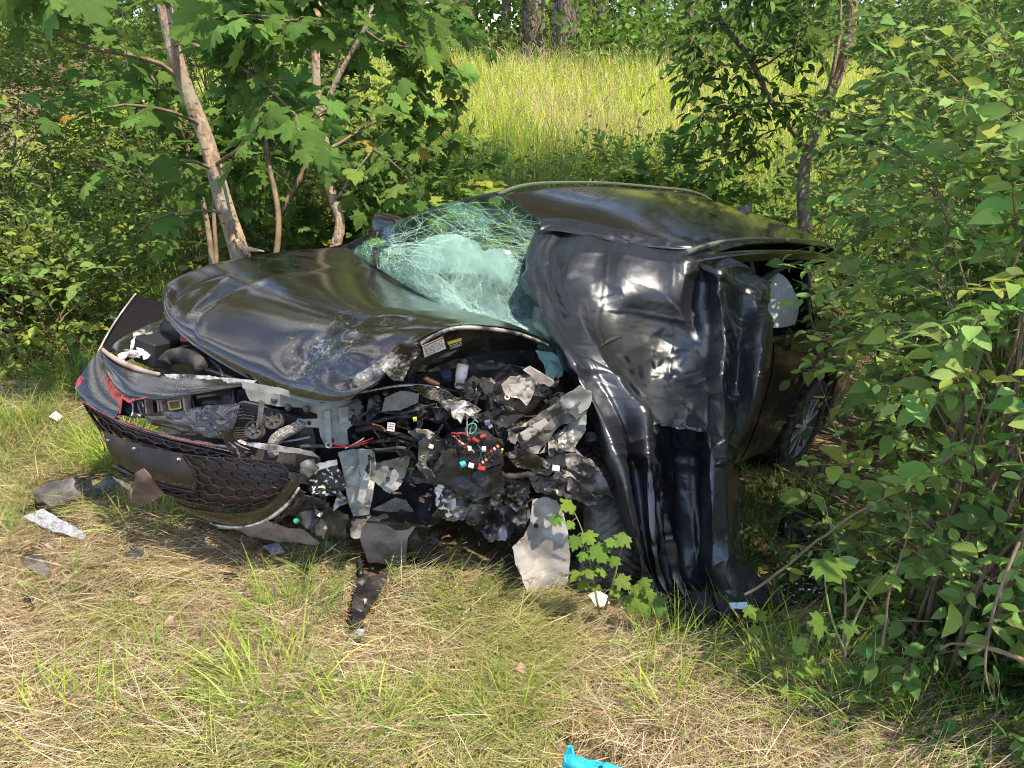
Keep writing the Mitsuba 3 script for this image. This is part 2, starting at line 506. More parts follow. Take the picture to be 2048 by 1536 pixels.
principled('chipped_black', proc(lambda p, n, uv: mix((0.02, 0.02, 0.02), (0.62, 0.66, 0.62), smoothstep(0.60, 0.62, fbm(p.x * 90, p.y * 90, p.z * 90, 4)))), 0.35)

principled('white_chipped', proc(lambda p, n, uv: mix((0.72, 0.71, 0.68), (0.05, 0.05, 0.05), smoothstep(0.54, 0.6, fbm(p.x * 60, p.y * 60, p.z * 60, 4)))), 0.4)
principled('dusty_black', proc(lambda p, n, uv: mix((0.03, 0.03, 0.032), (0.13, 0.12, 0.115), smoothstep(0.35, 0.7, fbm(p.x * 14, p.y * 14, p.z * 14, 4)))), 0.5)
principled('brown_plastic', proc(lambda p, n, uv: mix((0.07, 0.045, 0.04), (0.15, 0.11, 0.10), smoothstep(0.35, 0.7, fbm(p.x * 18, p.y * 18, p.z * 18, 4)))), 0.45)
principled('speckled_black', proc(lambda p, n, uv: mix((0.012, 0.012, 0.013), (0.75, 0.75, 0.75), smoothstep(0.73, 0.78, noise(p.x * 130, p.y * 130, p.z * 130)))), 0.3)
principled('dead_leaf_skin', proc(lambda p, n, uv: mix((0.22, 0.14, 0.09), (0.36, 0.27, 0.18), noise(p.x * 80, p.y * 80, p.z * 80))), 0.7)
principled('pale_blue', (0.45, 0.62, 0.75), 0.4)
principled('green_stem', (0.17, 0.20, 0.06), 0.55)
principled('dusty_rubber', proc(lambda p, n, uv: mix((0.045, 0.043, 0.04), (0.15, 0.142, 0.13), smoothstep(0.35, 0.7, fbm(p.x * 18, p.y * 18, p.z * 18, 4)))), 0.8, spec=0.25)
principled('crushed_foil', proc(lambda p, n, uv: mix((0.30, 0.29, 0.275), (0.05, 0.048, 0.045), smoothstep(0.35, 0.65, fbm(p.x * 16, p.y * 16, p.z * 16, 3)))), 0.26, metallic=0.75)
principled('felt_black', (0.008, 0.008, 0.009), 0.85, spec=0.15)


# ---------------------------------------------------------------- leaves and blades
def leaf_oval(seg=3, width=0.52, curl=0.16):
    """folded oval leaf, 1 long along +y"""
    ys = np.linspace(0, 1, seg + 2)
    w = width * np.sin(np.pi * ys ** 0.85) ** 0.8 / 2
    w[0] = w[-1] = 0
    v, f = [], []
    for i, (y, ww) in enumerate(zip(ys, w)):
        z = -curl * (y - 0.4) ** 2
        v += [[0, y, z], [-ww, y, z + ww * 0.28], [ww, y, z + ww * 0.28]]
    for i in range(len(ys) - 1):
        a, b = 3 * i, 3 * i + 3
        for s, t in ((1, False), (2, True)):
            quad = [[a, a + s, b + s], [a, b + s, b]]
            for q in quad:
                f.append(q[::-1] if not t else q)
    v, f = np.array(v), np.array(f)
    P = v[f]
    ok = np.linalg.norm(np.cross(P[:, 1] - P[:, 0], P[:, 2] - P[:, 0]), axis=1) > 1e-7
    return v, f[ok]


def leaf_maple(cup=0.18, seed=0):
    """five pointed lobes with teeth, 1 long along +y"""
    half = [(0.0, 0.0), (0.10, -0.03), (0.26, -0.10), (0.31, 0.02), (0.47, 0.06), (0.40, 0.16), (0.36, 0.26), (0.47, 0.36), (0.62, 0.46), (0.48, 0.50), (0.47, 0.58),
            (0.34, 0.54), (0.23, 0.52), (0.27, 0.66), (0.24, 0.78), (0.13, 0.80), (0.0, 1.0)]
    r = np.random.default_rng(seed)
    R = [np.array(p) * (1 + r.uniform(-0.06, 0.06)) for p in half]
    Lh = [np.array((-p[0], p[1])) * (1 + r.uniform(-0.06, 0.06)) for p in half[1:-1]]
    ring = np.array(R + Lh[::-1])
    c = np.array([[0.0, 0.22]])
    inner = c + (ring - c) * 0.5
    xy = np.vstack([c, inner, ring])
    k = len(ring)
    f = []
    for i in range(k):
        j = (i + 1) % k
        f += [[0, 1 + i, 1 + j], [1 + i, 1 + k + i, 1 + k + j], [1 + i, 1 + k + j, 1 + j]]
    d = np.linalg.norm(xy - c, axis=1)
    ang = np.arctan2(xy[:, 0], xy[:, 1] - 0.2)
    z = -cup * d ** 2 * 1.3 + 0.05 * np.cos(ang * 5) * d + r.normal(0, 0.012, len(xy))
    return np.c_[xy, z], np.array(f)


OVALS = [leaf_oval(3, w_, k_) for w_, k_ in ((0.52, 0.16), (0.60, 0.40), (0.46, -0.15), (0.56, 0.75))]
OVAL, OVAL_SMALL, MAPLES = OVALS[0], leaf_oval(1, 0.62), [leaf_maple(0.1 + 0.12 * s, s) for s in range(4)]
LONG_LEAF = leaf_oval(3, 0.34)


def lite(m):
    v, f = m
    k = (len(v) - 1) // 2
    i = np.arange(k)
    return np.vstack([v[:1], v[1 + k:]]), np.stack([i * 0, 1 + i, 1 + (i + 1) % k], 1)


MAPLES_LITE = [lite(m) for m in MAPLES]


def place_leaves(shape, pos, axis, normal, size, color):
    """many copies of a leaf shape; returns (v, f, vertex colours)"""
    v, f = shape
    y = unit(axis)
    x = unit(np.cross(y, normal))
    z = np.cross(x, y)
    size = np.broadcast_to(np.asarray(size, float), (len(pos),))
    V = pos[:, None] + size[:, None, None] * (v[None, :, 0:1] * x[:, None] + v[None, :, 1:2] * y[:, None] + v[None, :, 2:3] * z[:, None])
    F = f[None] + (np.arange(len(pos)) * len(v))[:, None, None]
    return V.reshape(-1, 3), F.reshape(-1, 3), np.repeat(color, len(v), axis=0)


def vary(base, n, r, amt=0.18, hue=0.10):
    c = np.asarray(base, float)[None] * np.exp(r.normal(0, amt, (n, 1))) * np.exp(r.normal(0, hue, (n, 3)) * [1, 0.4, 1])
    return np.clip(c, 0.003, 0.9)


def twigs(starts, dirs, length, r, droop=0.35, seg=6, wobble=0.25):
    """arching twigs: (n, seg+1, 3)"""
    n = len(starts)
    length = np.broadcast_to(np.asarray(length, float), (n,))
    P = np.zeros((n, seg + 1, 3))
    P[:, 0] = starts
    d = unit(dirs)
    for k in range(seg):
        d = unit(d + r.normal(0, wobble / seg ** 0.5, (n, 3)) * 0.5 + np.array([0, 0, -droop / seg]))
        P[:, k + 1] = P[:, k] + d * (length / seg)[:, None]
    return P


def tubes3(P, r0, r1):
    """three-sided tubes for many polylines (n, m, 3)"""
    n, m = P.shape[:2]
    t = unit(np.gradient(P, axis=1))
    x = unit(np.cross(t, np.array([0.21, 0.37, 0.9])))
    y = np.cross(t, x)
    rad = np.linspace(1, 0, m)[None, :] * (np.broadcast_to(r0, (n,)) - np.broadcast_to(r1, (n,)))[:, None] + np.broadcast_to(r1, (n,))[:, None]
    a = np.arange(3) * 2 * np.pi / 3
    V = P[:, :, None] + rad[:, :, None, None] * (np.cos(a)[:, None] * x[:, :, None] + np.sin(a)[:, None] * y[:, :, None])
    i, j = np.meshgrid(np.arange(m - 1), np.arange(3), indexing='ij')
    p, q = (i * 3 + j).ravel(), (i * 3 + (j + 1) % 3).ravel()
    f = np.vstack([np.stack([p, q, q + 3], 1), np.stack([p, q + 3, p + 3], 1)])
    F = f[None] + (np.arange(n) * m * 3)[:, None, None]
    return V.reshape(-1, 3), F.reshape(-1, 3)


def leaves_on(P, per, r, size, spread=0.9, up=0.75, start=0.15):
    """leaf bases, axes and normals along twigs, alternating sides"""
    n, m = P.shape[:2]
    t = np.linspace(start, 1, per)
    k = np.clip(t * (m - 1), 0, m - 1.001)
    i = k.astype(int)
    w = (k - i)[None, :, None]
    pos = P[:, i] * (1 - w) + P[:, i + 1] * w
    tan = unit(P[:, i + 1] - P[:, i])
    side = unit(np.cross(tan, np.array([0, 0, 1.0])) + r.normal(0, 0.15, tan.shape))
    sgn = np.where(np.arange(per) % 2, 1.0, -1.0)[None, :, None] * np.where(r.random((n, 1, 1)) < 0.5, 1, -1)
    sgn = np.where((t > 0.97)[None, :, None], 0.0, sgn)
    axis = unit(tan * (1.0 - 0.35 * np.abs(sgn)) + side * sgn * spread + np.array([0, 0, -0.25]) + r.normal(0, 0.22, tan.shape))
    nor = unit(np.array([0, 0, up]) + r.normal(0, 0.38, tan.shape) + side * sgn * 0.1)
    s = size * np.exp(r.normal(0, 0.32, (n, per)))
    return pos.reshape(-1, 3), axis.reshape(-1, 3), nor.reshape(-1, 3), s.ravel()


def shell_points(n, centre, radii, r, inner=0.55, top=-0.6):
    """points in the outer part of an uneven ellipsoid, and outward directions"""
    d = unit(r.normal(size=(n * 2, 3)))
    d = d[d[:, 2] > top][:n]
    lump = 0.72 + 0.55 * meshkit.fbm(d * 2.2 + np.asarray(centre)[:3], 3, 5)
    rad = (inner + (1 - inner) * r.random(len(d)) ** 0.6) * lump
    return np.asarray(centre) + d * rad[:, None] * np.asarray(radii), unit(d / np.asarray(radii))


def pixel_of(p):
    """where a point shows in the frame, and how far off: used only to pick which leaves are single parts"""
    q = np.asarray(p) - np.array(EYE)
    cz, sz = math.cos(PITCH), math.sin(PITCH)
    dep = q[..., 1] * cz - q[..., 2] * sz
    return q[..., 0] / dep, (-q[..., 1] * sz - q[..., 2] * cz) / dep, dep


def foliage(owner, shape_list, pos, axis, nor, size, color, singles=0, leafname='leaf', restname='crown', skin='leaf_skin'):
    """the nearest leaves in view as parts, the rest as one mass"""
    u, v, dep = pixel_of(pos)
    seen = (np.abs(u) < 0.70) & (np.abs(v) < 0.53) & (dep > 0.3)
    big = np.where(seen, size / np.maximum(dep, 0.1), 0)
    order = np.argsort(-big)
    one = order[:singles]
    rest = order[singles:] if singles else np.arange(len(pos))
    r = np.random.default_rng(len(pos))
    if singles:
        var = []
        for k in range(24):
            s = shape_list[k % len(shape_list)]
            c = color[one[(k * 17) % len(one)]]
            var.append((s, mikit.ply(s, skin, smooth=True, color=np.repeat(c[None], len(s[0]), 0))))
        for i in one:
            y = unit(axis[i])
            x = unit(np.cross(y, nor[i]))
            z = np.cross(x, y)
            m = np.eye(4)
            m[:3, :3] = np.stack([x, y, z], 1) * size[i]
            m[:3, 3] = pos[i]
            scene[key_for(owner + '__' + leafname)] = {**var[r.integers(24)][1], 'to_world': T(m)}
    vs, fs, cs, k = [], [], [], 0
    which = r.integers(0, len(shape_list), len(rest))
    for j, s in enumerate([lite(a) if len(a[0]) > 40 else a for a in shape_list]):
        m = rest[which == j]
        if len(m):
            a, b, c = place_leaves(s, pos[m], axis[m], nor[m], size[m], color[m])
            vs.append(a); fs.append(b + k); cs.append(c)
            k += len(a)
    add(owner + '__' + restname, (np.vstack(vs), np.vstack(fs)), skin, smooth=True, color=np.vstack(cs), kind='stuff' if singles else None)


def blades(n, xy, length, width, lean, curl, r, color_root, color_tip, seg=3, head=None, lift=0.0):
    """grass blades standing on the ground"""
    az = r.uniform(0, 2 * np.pi, n) if head is None else head
    length, width, lean, curl = (np.broadcast_to(np.asarray(a, float), (n,)) for a in (length, width, lean, curl))
    base = np.c_[xy, ground_z(xy[:, 0], xy[:, 1]) - 0.005 + lift]
    t = np.linspace(0, 1, seg + 1)
    P = np.zeros((n, seg + 1, 3))
    P[:, 0] = base
    h = np.c_[np.cos(az), np.sin(az)]
    for k in range(seg):
        th = lean + curl * (k + 0.5) / seg
        st = length / seg
        P[:, k + 1, :2] = P[:, k, :2] + h * (np.sin(th) * st)[:, None]
        P[:, k + 1, 2] = P[:, k, 2] + np.cos(th) * st
    gz = ground_z(P[..., 0], P[..., 1]) + 0.004 + r.uniform(0, 0.03, (n, 1)) + (lift[:, None] * 0.5 if np.ndim(lift) else 0)
    P[:, 1:, 2] = np.maximum(P[:, 1:, 2], gz[:, 1:])
    s = np.c_[-h[:, 1], h[:, 0], r.normal(0, 0.5, n)]
    s = unit(s)
    w = width[:, None] * (1 - t[None] ** 1.8) * (0.6 + 0.4 * np.minimum(1, t * 4))[None] / 2
    A, B = P[:, :-1] - s[:, None] * w[:, :-1, None], P[:, :-1] + s[:, None] * w[:, :-1, None]
    V = np.concatenate([A, B, P[:, -1:]], 1)
    f = []
    for k in range(seg - 1):
        f += [[k, seg + k, seg + k + 1], [k, seg + k + 1, k + 1]]
    f.append([seg - 1, 2 * seg - 1, 2 * seg])
    F = np.array(f)[None] + (np.arange(n) * (2 * seg + 1))[:, None, None]
    tt = np.r_[t[:-1], t[:-1], 1.0][None, :, None]
    C = color_root[:, None] * (1 - tt) + color_tip[:, None] * tt
    return V.reshape(-1, 3), F.reshape(-1, 3), C.reshape(-1, 3)


def merge_colored(parts):
    k, vs, fs, cs = 0, [], [], []
    for v, f, c in parts:
        vs.append(v); fs.append(f + k); cs.append(c)
        k += len(v)
    return (np.vstack(vs), np.vstack(fs)), np.vstack(cs)


GREEN, DRY, LIME = (0.15, 0.25, 0.055), (0.60, 0.52, 0.36), (0.32, 0.44, 0.08)

# ---------------------------------------------------------------- ground
gx, gy = np.concatenate([np.linspace(-160, -7, 24), np.linspace(-6.5, 6.5, 100), np.linspace(7, 160, 24)]), np.concatenate([np.linspace(-120, -1, 24), np.linspace(-0.8, 12, 120), np.linspace(12.5, 300, 40)])
XX, YY = np.meshgrid(gx, gy, indexing='ij')
ZZ = ground_z(XX, YY) + (meshkit.fbm(np.stack([XX * 1.3, YY * 1.3, XX * 0], -1), 3, 2) - 0.5) * 0.07
GV = np.stack([XX, YY, ZZ], -1)
add('ground', (GV.reshape(-1, 3), grid_faces(*XX.shape)), 'soil', smooth=True, label='dry verge and meadow ground sloping down under the car', kind='structure')

# ---------------------------------------------------------------- grass
r = np.random.default_rng(11)


def verge_xy(n, x0, x1, y0, y1):
    return np.c_[r.uniform(x0, x1, n), r.uniform(y0, y1, n)]


def under_tarp_or_car(xy):
    """ground that the wreck or its tarp covers"""
    q = np.c_[xy, ground_z(xy[:, 0], xy[:, 1])] - CAR[:3, 3]
    c = q @ CAR[:3, :3]
    return (c[:, 0] > 1.0) & (c[:, 0] < 4.6) & (np.abs(c[:, 1]) < 0.85)


# bare or flattened spots where thrown parts lie
LYING = [Polygon(p).buffer(0.015) for p in [[(-2.052,2.583),(-1.989,2.776),(-1.734,2.768),(-1.697,2.645),(-1.891,2.455)],[(-1.960,2.373),(-1.928,2.453),(-1.669,2.295),(-1.657,2.253),(-1.786,2.298)],[(-1.459,2.165),(-1.446,2.223),(-1.401,2.200),(-1.385,2.139)],[(-1.805,2.109),(-1.754,2.130),(-1.650,2.043),(-1.622,1.982)],[(-0.598,2.196),(-0.472,2.170),(-0.483,1.945),(-0.478,1.745),(-0.515,1.728)],[(-0.984,2.290),(-0.936,2.328),(-0.889,2.264),(-0.919,2.225)],[(-0.773,2.342),(-0.753,2.381),(-0.712,2.321),(-0.738,2.280)],[(-1.300,1.905),(-1.228,1.908),(-1.252,1.867)],[(0.123,1.293),(0.178,1.293),(0.252,1.213),(0.102,1.113)],[(1.401,3.049),(1.518,3.005),(1.228,2.268),(1.172,2.252)],[(0.609,2.565),(1.050,2.687),(1.136,2.214),(1.207,2.190),(0.911,1.928),(0.532,1.898)],[(-1.297,2.367),(-0.715,2.623),(-0.677,2.361),(-0.915,2.288)],[(-0.630,2.234),(-0.406,2.230),(-0.259,2.202),(-0.423,2.146)],[(-2.665,3.655),(-2.613,3.714),(-2.542,3.555)]]]


def lying(xy):
    m = np.zeros(len(xy), bool)
    for p in LYING:
        m |= shapely.contains_xy(p, xy[:, 0], xy[:, 1])
    return m


def wear(xy, seed, s):
    return meshkit.fbm(np.c_[xy * s, xy[:, :1] * 0 + seed], 4, seed)


parts = []
# flattened dry thatch
n = 70000
xy = np.vstack([verge_xy(95000, -2.0, 1.9, 0.9, 2.75), verge_xy(22000, -4.4, -1.0, 2.0, 4.5)])
n = len(xy)
g = wear(xy, 3, 1.6) + r.normal(0, 0.08, n)
flow = 2.2 + 5 * wear(xy, 21, 0.9) + r.normal(0, 0.8, n)
dry = (g < 0.66)
col = np.where(dry[:, None], np.where(r.random(n)[:, None] < 0.35, vary((0.32, 0.23, 0.14), n, r, 0.3, 0.06), vary(DRY, n, r, 0.28, 0.06)), vary((0.36, 0.38, 0.14), n, r, 0.25, 0.10))
parts.append(blades(n, xy, r.uniform(0.08, 0.26, n), r.uniform(0.0014, 0.0034, n), r.uniform(0.9, 1.5, n), r.uniform(-0.2, 0.5, n), r, col, col, 3, flow, r.uniform(0, 0.03, n)))
mesh, col = merge_colored(parts)
keep = ~(under_tarp_or_car(mesh[0][mesh[1][:, 0]][:, :2]) | lying(mesh[0][mesh[1][:, 0]][:, :2]))
add('dry_grass', (mesh[0], mesh[1][keep]), 'grass_skin', color=col, label='flattened straw-coloured dry grass covering the verge in front of the wreck', cat='dry grass', kind='stuff')

parts = []
# short upright green and mixed grass
xy = np.vstack([verge_xy(14000, -2.0, 2.1, 0.85, 2.9), verge_xy(36000, -5.2, -0.9, 2.0, 6.2), verge_xy(9000, 0.7, 2.6, 1.2, 3.6)])
g = wear(xy, 8, 1.9)
xy = xy[g + r.normal(0, 0.06, len(xy)) > np.where(xy[:, 0] < -1.9, 0.38, 0.55)]
n = len(xy)
far = np.clip((xy[:, 1] - 2.6) / 2.5, 0, 1) * (xy[:, 0] < -0.8)
mixc = r.random(n)[:, None] < 0.35
col = np.where(mixc, vary((0.40, 0.38, 0.14), n, r, 0.2, 0.08), vary(GREEN, n, r, 0.3, 0.12))
parts.append(blades(n, xy, r.uniform(0.08, 0.24, n) * (1 + 0.8 * far), r.uniform(0.002, 0.0046, n), r.uniform(0.1, 0.9, n), r.uniform(0.3, 1.3, n), r, col, col, 4))
# thick green tufts with long arching blades
for (cx_, cy_, rad, cnt, ln) in [(-0.721, 1.792, 0.13, 420, 0.34),(-0.674, 1.444, 0.14, 420, 0.36),(-0.715, 2.115, 0.1, 160, 0.3),(-1.448, 2.35, 0.12, 330, 0.33),(-1.904, 2.974, 0.14, 380, 0.3),(-1.559, 1.936, 0.1, 160, 0.25),(-0.162, 1.898, 0.1, 200, 0.26),(0.755, 1.778, 0.16, 420, 0.34),(0.863, 1.486, 0.18, 420, 0.36),(0.508, 1.647, 0.13, 240, 0.3),(0.971, 1.326, 0.16, 360, 0.36),(0.422, 1.391, 0.1, 180, 0.28),(-0.316, 1.363, 0.1, 120, 0.25),(-1.029, 1.47, 0.16, 260, 0.26),(-1.133, 1.285, 0.2, 300, 0.26),(-0.698, 1.26, 0.16, 300, 0.26),(-0.032, 1.358, 0.08, 120, 0.3),(-2.801, 4.207, 0.18, 420, 0.34),(-3.63, 5.02, 0.2, 420, 0.36),(-3.235, 5.681, 0.2, 420, 0.38),(-3.965, 6.02, 0.2, 420, 0.4),(1.34, 3.17, 0.14, 220, 0.3),(1.148, 1.287, 0.12, 220, 0.34),(-0.425, 1.299, 0.14, 220, 0.25),(-2.647, 3.397, 0.16, 300, 0.26)]:
    m = int(cnt * (0.42 if cx_ > -1.6 else 0.8))
    ln = ln * (0.72 if cx_ > -1.6 else 0.95)
    a = r.uniform(0, 2 * np.pi, m)
    d = rad * np.sqrt(r.random(m))
    p = np.c_[cx_ + d * np.cos(a), cy_ + d * np.sin(a)]
    hd = a + r.normal(0, 0.7, m)
    base = vary(LIME if r.random() < 0.4 else (0.19, 0.29, 0.05), m, r, 0.25, 0.08)
    parts.append(blades(m, p, ln * r.uniform(0.5, 1.2, m), r.uniform(0.003, 0.006, m), r.uniform(0.05, 0.5, m), r.uniform(0.5, 1.7, m), r, base, base, 5, hd))
mesh, col = merge_colored(parts)
keep = ~(under_tarp_or_car(mesh[0][mesh[1][:, 0]][:, :2]) | lying(mesh[0][mesh[1][:, 0]][:, :2]))
add('green_grass', (mesh[0], mesh[1][keep]), 'grass_skin', color=col, label='green grass blades and tufts growing through the dry verge', cat='grass', kind='stuff')

# tall meadow grass behind the car, and rougher grass out to both sides
parts = []
xy = np.vstack([verge_xy(16000, -12, -4.6, 0.0, 9.0), verge_xy(9000, 2.4, 9, -1.0, 8.0), verge_xy(5000, -5, -2.0, -0.5, 2.2)])
n = len(xy)
col = np.where(r.random(n)[:, None] < 0.45, vary((0.55, 0.48, 0.30), n, r, 0.25, 0.06), vary((0.20, 0.32, 0.07), n, r, 0.3, 0.1))
parts.append(blades(n, xy, r.uniform(0.12, 0.45, n), r.uniform(0.004, 0.011, n), r.uniform(0.1, 0.9, n), r.uniform(0.2, 1.2, n), r, col, col, 2))
n = 70000
xy = np.c_[r.uniform(-6.5, 6.5, n), 5.6 + 9.5 * r.random(n) ** 0.9]
c = np.c_[xy, ground_z(xy[:, 0], xy[:, 1])] - CAR[:3, 3]
c = c @ CAR[:3, :3]
xy = xy[~((c[:, 0] < 5.1) & (np.abs(c[:, 1]) < 1.2))]
n = len(xy)
g = wear(xy, 4, 0.5)
sun_tint = smooth = np.clip((xy[:, 1] - 8.0) / 2.5, 0, 1)  # sunlight put into the colour: yellower, brighter blades farther up the bank
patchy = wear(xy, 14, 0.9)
straw = r.random(n) < 0.06 + 0.16 * sun_tint + 0.4 * np.clip((patchy - 0.60) * 6, 0, 1)
col = np.where(straw[:, None], vary((0.66, 0.58, 0.30), n, r, 0.3, 0.06), np.where((r.random(n) < 0.3 + 0.5 * sun_tint)[:, None], vary((0.50, 0.66, 0.07), n, r, 0.32, 0.10), vary((0.24, 0.40, 0.07), n, r, 0.38, 0.14)))
parts.append(blades(n, xy, r.uniform(0.25, 0.8, n) * (0.4 + 1.0 * g), r.uniform(0.005, 0.015, n), r.uniform(0.0, 0.45, n), r.uniform(0.1, 0.9, n), r, col, col, 2))
n = 2600
xy = np.c_[r.uniform(-6, 6, n), 7.5 + 7 * r.random(n)]
hl = r.uniform(0.55, 1.0, n)
ln, cu = r.uniform(0, 0.25, n), r.uniform(0.1, 0.7, n)
hd = r.uniform(0, 6.28, n)
col = vary((0.58, 0.50, 0.27), n, r, 0.15, 0.05)
parts.append(blades(n, xy, hl, 0.006, ln, cu, r, col, col, 4, hd))
mesh, col = merge_colored(parts)
add('meadow_grass', mesh, 'grass_skin', color=col, label='tall yellow-green meadow grass on the bank behind the car', cat='meadow grass', kind='stuff')

# seed heads on straw stalks (feathery)
stalk = np.c_[xy, ground_z(xy[:, 0], xy[:, 1])]
th = ln + cu * 0.9
tipp = stalk + np.c_[np.cos(hd) * np.sin(ln + cu * 0.5) * hl, np.sin(hd) * np.sin(ln + cu * 0.5) * hl, np.cos(ln + cu * 0.5) * hl]
sel = r.random(n) < 0.6
hp, hdv = tipp[sel], np.c_[np.cos(hd) * np.sin(th + 0.3), np.sin(hd) * np.sin(th + 0.3), np.cos(th + 0.3)][sel]
k = len(hp)
P = twigs(hp - hdv * 0.09, hdv, r.uniform(0.09, 0.16, k), r, 0.3, 4, 0.1)
v, f = tubes3(P, np.full(k, 0.006), np.full(k, 0.001))
add('grass_seed_heads', (v, f), 'grass_skin', color=np.repeat(vary((0.62, 0.54, 0.32), k, r, 0.15, 0.05), 15, 0), label='pale feathery seed heads on the tall meadow grass', cat='grass seed heads', kind='stuff')


# ---------------------------------------------------------------- bushes and trees
def bush(name, label, centre, radii, n_twigs, leaf, leaf_size, per, color, seed, singles=0, group=None, base=None, twig_len=0.35, shape=None, stems=9, inner=0.35, second=None, restname='foliage', cat='bush', stem_r=0.012, droop=0.45, keep=None):
    q = np.random.default_rng(seed)
    t = thing(name, label, cat, group)
    P0, D = shell_points(n_twigs, centre, radii, q, inner)
    if keep is not None:
        m = keep(P0)
        P0, D = P0[m], D[m]
    D = unit(D + np.array([0, 0, 0.35]) + q.normal(0, 0.5, D.shape))
    L_ = twig_len * np.exp(q.normal(0, 0.25, len(P0)))
    P = twigs(P0, D, L_, q, droop)
    gz = ground_z(P[..., 0], P[..., 1]) + 0.03
    P[..., 2] = np.maximum(P[..., 2], gz)
    pos, ax, nor, sz = leaves_on(P, per, q, leaf_size)
    col = vary(color, len(pos), q, 0.22, 0.10)
    young = np.repeat(q.random(len(P)) < 0.18, per)
    col[young] = vary((0.20, 0.28, 0.045) if second is None else second, young.sum(), q, 0.15, 0.08)
    foliage(t, leaf, pos, ax, nor, sz, col, singles, 'leaf', restname)
    wood = [tubes3(P, np.full(len(P), 0.0022), np.full(len(P), 0.0008))]
    b = np.asarray(base if base is not None else (centre[0], centre[1]), float)
    pick = q.choice(len(P0), min(stems * 5, len(P0)), replace=False)
    roots = b + q.normal(0, 0.10 + 0.1 * min(radii[:2]), (stems, 2))
    for i, j in enumerate(pick):
        s = roots[i % stems]
        a = np.array([s[0], s[1], ground_z(s[0], s[1]) - 0.05])
        e = P0[j]
        mid = a * 0.5 + e * 0.5 + np.array([0, 0, 0.12 * radii[2]]) + q.normal(0, 0.06, 3) * radii
        wood.append(tube([a, a * 0.75 + mid * 0.25 + q.normal(0, 0.02, 3), mid, e], [stem_r, stem_r * 0.75, stem_r * 0.5, 0.002], 5, 9, cap=False))
    add(t + '__branches', join(wood), 'twig_bark', smooth=True, kind='stuff')
    return t


def trunk_tree(name, label, cat, trunks, material='bark', group=None):
    """trunks: list of (points, radii); the first is the main stem"""
    t = thing(name, label, cat, group)
    for i, (P, rad) in enumerate(trunks):
        P = np.asarray(P, float)
        n = max(8, int(np.linalg.norm(np.diff(P, axis=0), axis=1).sum() / 0.07))
        v, f = tube(P, rad, 12 if i == 0 else 8, n)
        v = v + (meshkit.noise(v * 9, 3) - 0.5)[:, None] * 0.25 * np.mean(rad) * unit(v - v.mean(0))
        add(t + ('__trunk' if i == 0 else '__limb'), (v, f), material, smooth=True)
    return t


def crown(t, boughs, n_twigs, leaf, leaf_size, per, color, seed, singles=0, twig_len=0.3, spread=0.35, second=None, droop=0.6, restname='crown', up=0.75, base_mat='twig_bark', start=0.15, clear=None):
    """twigs with leaves scattered along boughs (polylines)"""
    q = np.random.default_rng(seed)
    allP, wood = [], []
    length = np.array([np.linalg.norm(np.diff(np.asarray(b[0], float), axis=0), axis=1).sum() for b in boughs])
    for (pts, rad, w), ln_ in zip(boughs, length):
        S = spline(pts, max(6, int(ln_ / 0.1)))
        wood.append(tube(S, rad, 6, cap=False))
        k = max(2, int(n_twigs * w * ln_ / (length * [b[2] for b in boughs]).sum()))
        u = q.uniform(start, 1, k) * (len(S) - 1.001)
        i = u.astype(int)
        P0 = S[i] + (S[i + 1] - S[i]) * (u - i)[:, None]
        tan = unit(S[i + 1] - S[i])
        D = unit(tan * 0.5 + q.normal(0, 0.7, (k, 3)) + np.array([0, 0, 0.15]))
        allP.append(twigs(P0, D, twig_len * np.exp(q.normal(0, 0.3, k)) * (1 + spread * q.random(k)), q, droop))
    P = np.vstack(allP)
    if clear is not None:
        # the foliage is open towards the verge where this stem shows
        C_ = spline(clear, 60)
        u0, v0, d0 = pixel_of(C_)
        u1, v1, d1 = pixel_of(P[:, 3])
        k_ = np.argmin(np.abs(v1[:, None] - v0[None]), axis=1)
        P = P[~((np.abs(u1 - u0[k_]) < 0.055) & (d1 < d0[k_] + 0.1) & (v1 > -0.50) & (v1 < -0.1))]
    P[..., 2] = np.maximum(P[..., 2], ground_z(P[..., 0], P[..., 1]) + 0.05)
    pos, ax, nor, sz = leaves_on(P, per, q, leaf_size, up=up)
    # petioles: leaves hang a little off the twig
    pos = pos + ax * (sz * 0.25)[:, None]
    col = vary(color, len(pos), q, 0.2, 0.08)
    if second is not None:
        m = q.random(len(pos)) < second[1]
        col[m] = vary(second[0], m.sum(), q, 0.15, 0.06)
    foliage(t, leaf, pos, ax, nor, sz, col, singles, 'leaf', restname)
    wood.append(tubes3(P, np.full(len(P), 0.003), np.full(len(P), 0.001)))
    add(t + '__twigs', join(wood), base_mat, smooth=True, kind='stuff')


MAPLE_GREEN = MAPLE_DARK = (0.125, 0.225, 0.055)

# maple behind the bonnet: thick leaning trunk
MAIN = [[-1.54,3.991,0.366],[-1.563,4.066,0.52],[-1.629,4.154,0.7],[-1.688,4.236,0.937],[-1.759,4.327,1.169],[-1.841,4.385,1.401],[-1.873,4.415,1.578],[-1.904,4.491,1.848]]
t = trunk_tree('maple_tree', 'young maple with a thick leaning pinkish-tan trunk behind the bonnet', 'tree',
               [([[-1.54,3.991,0.366],[-1.563,4.066,0.52],[-1.629,4.154,0.7],[-1.688,4.236,0.937],[-1.759,4.327,1.169],[-1.841,4.385,1.401],[-1.873,4.415,1.578],[-1.904,4.491,1.848],[-1.947,4.647,2.28],[-1.974,5,3.006]], [0.062, 0.052, 0.047, 0.044, 0.042, 0.04, 0.038, 0.034, 0.03, 0.02])])
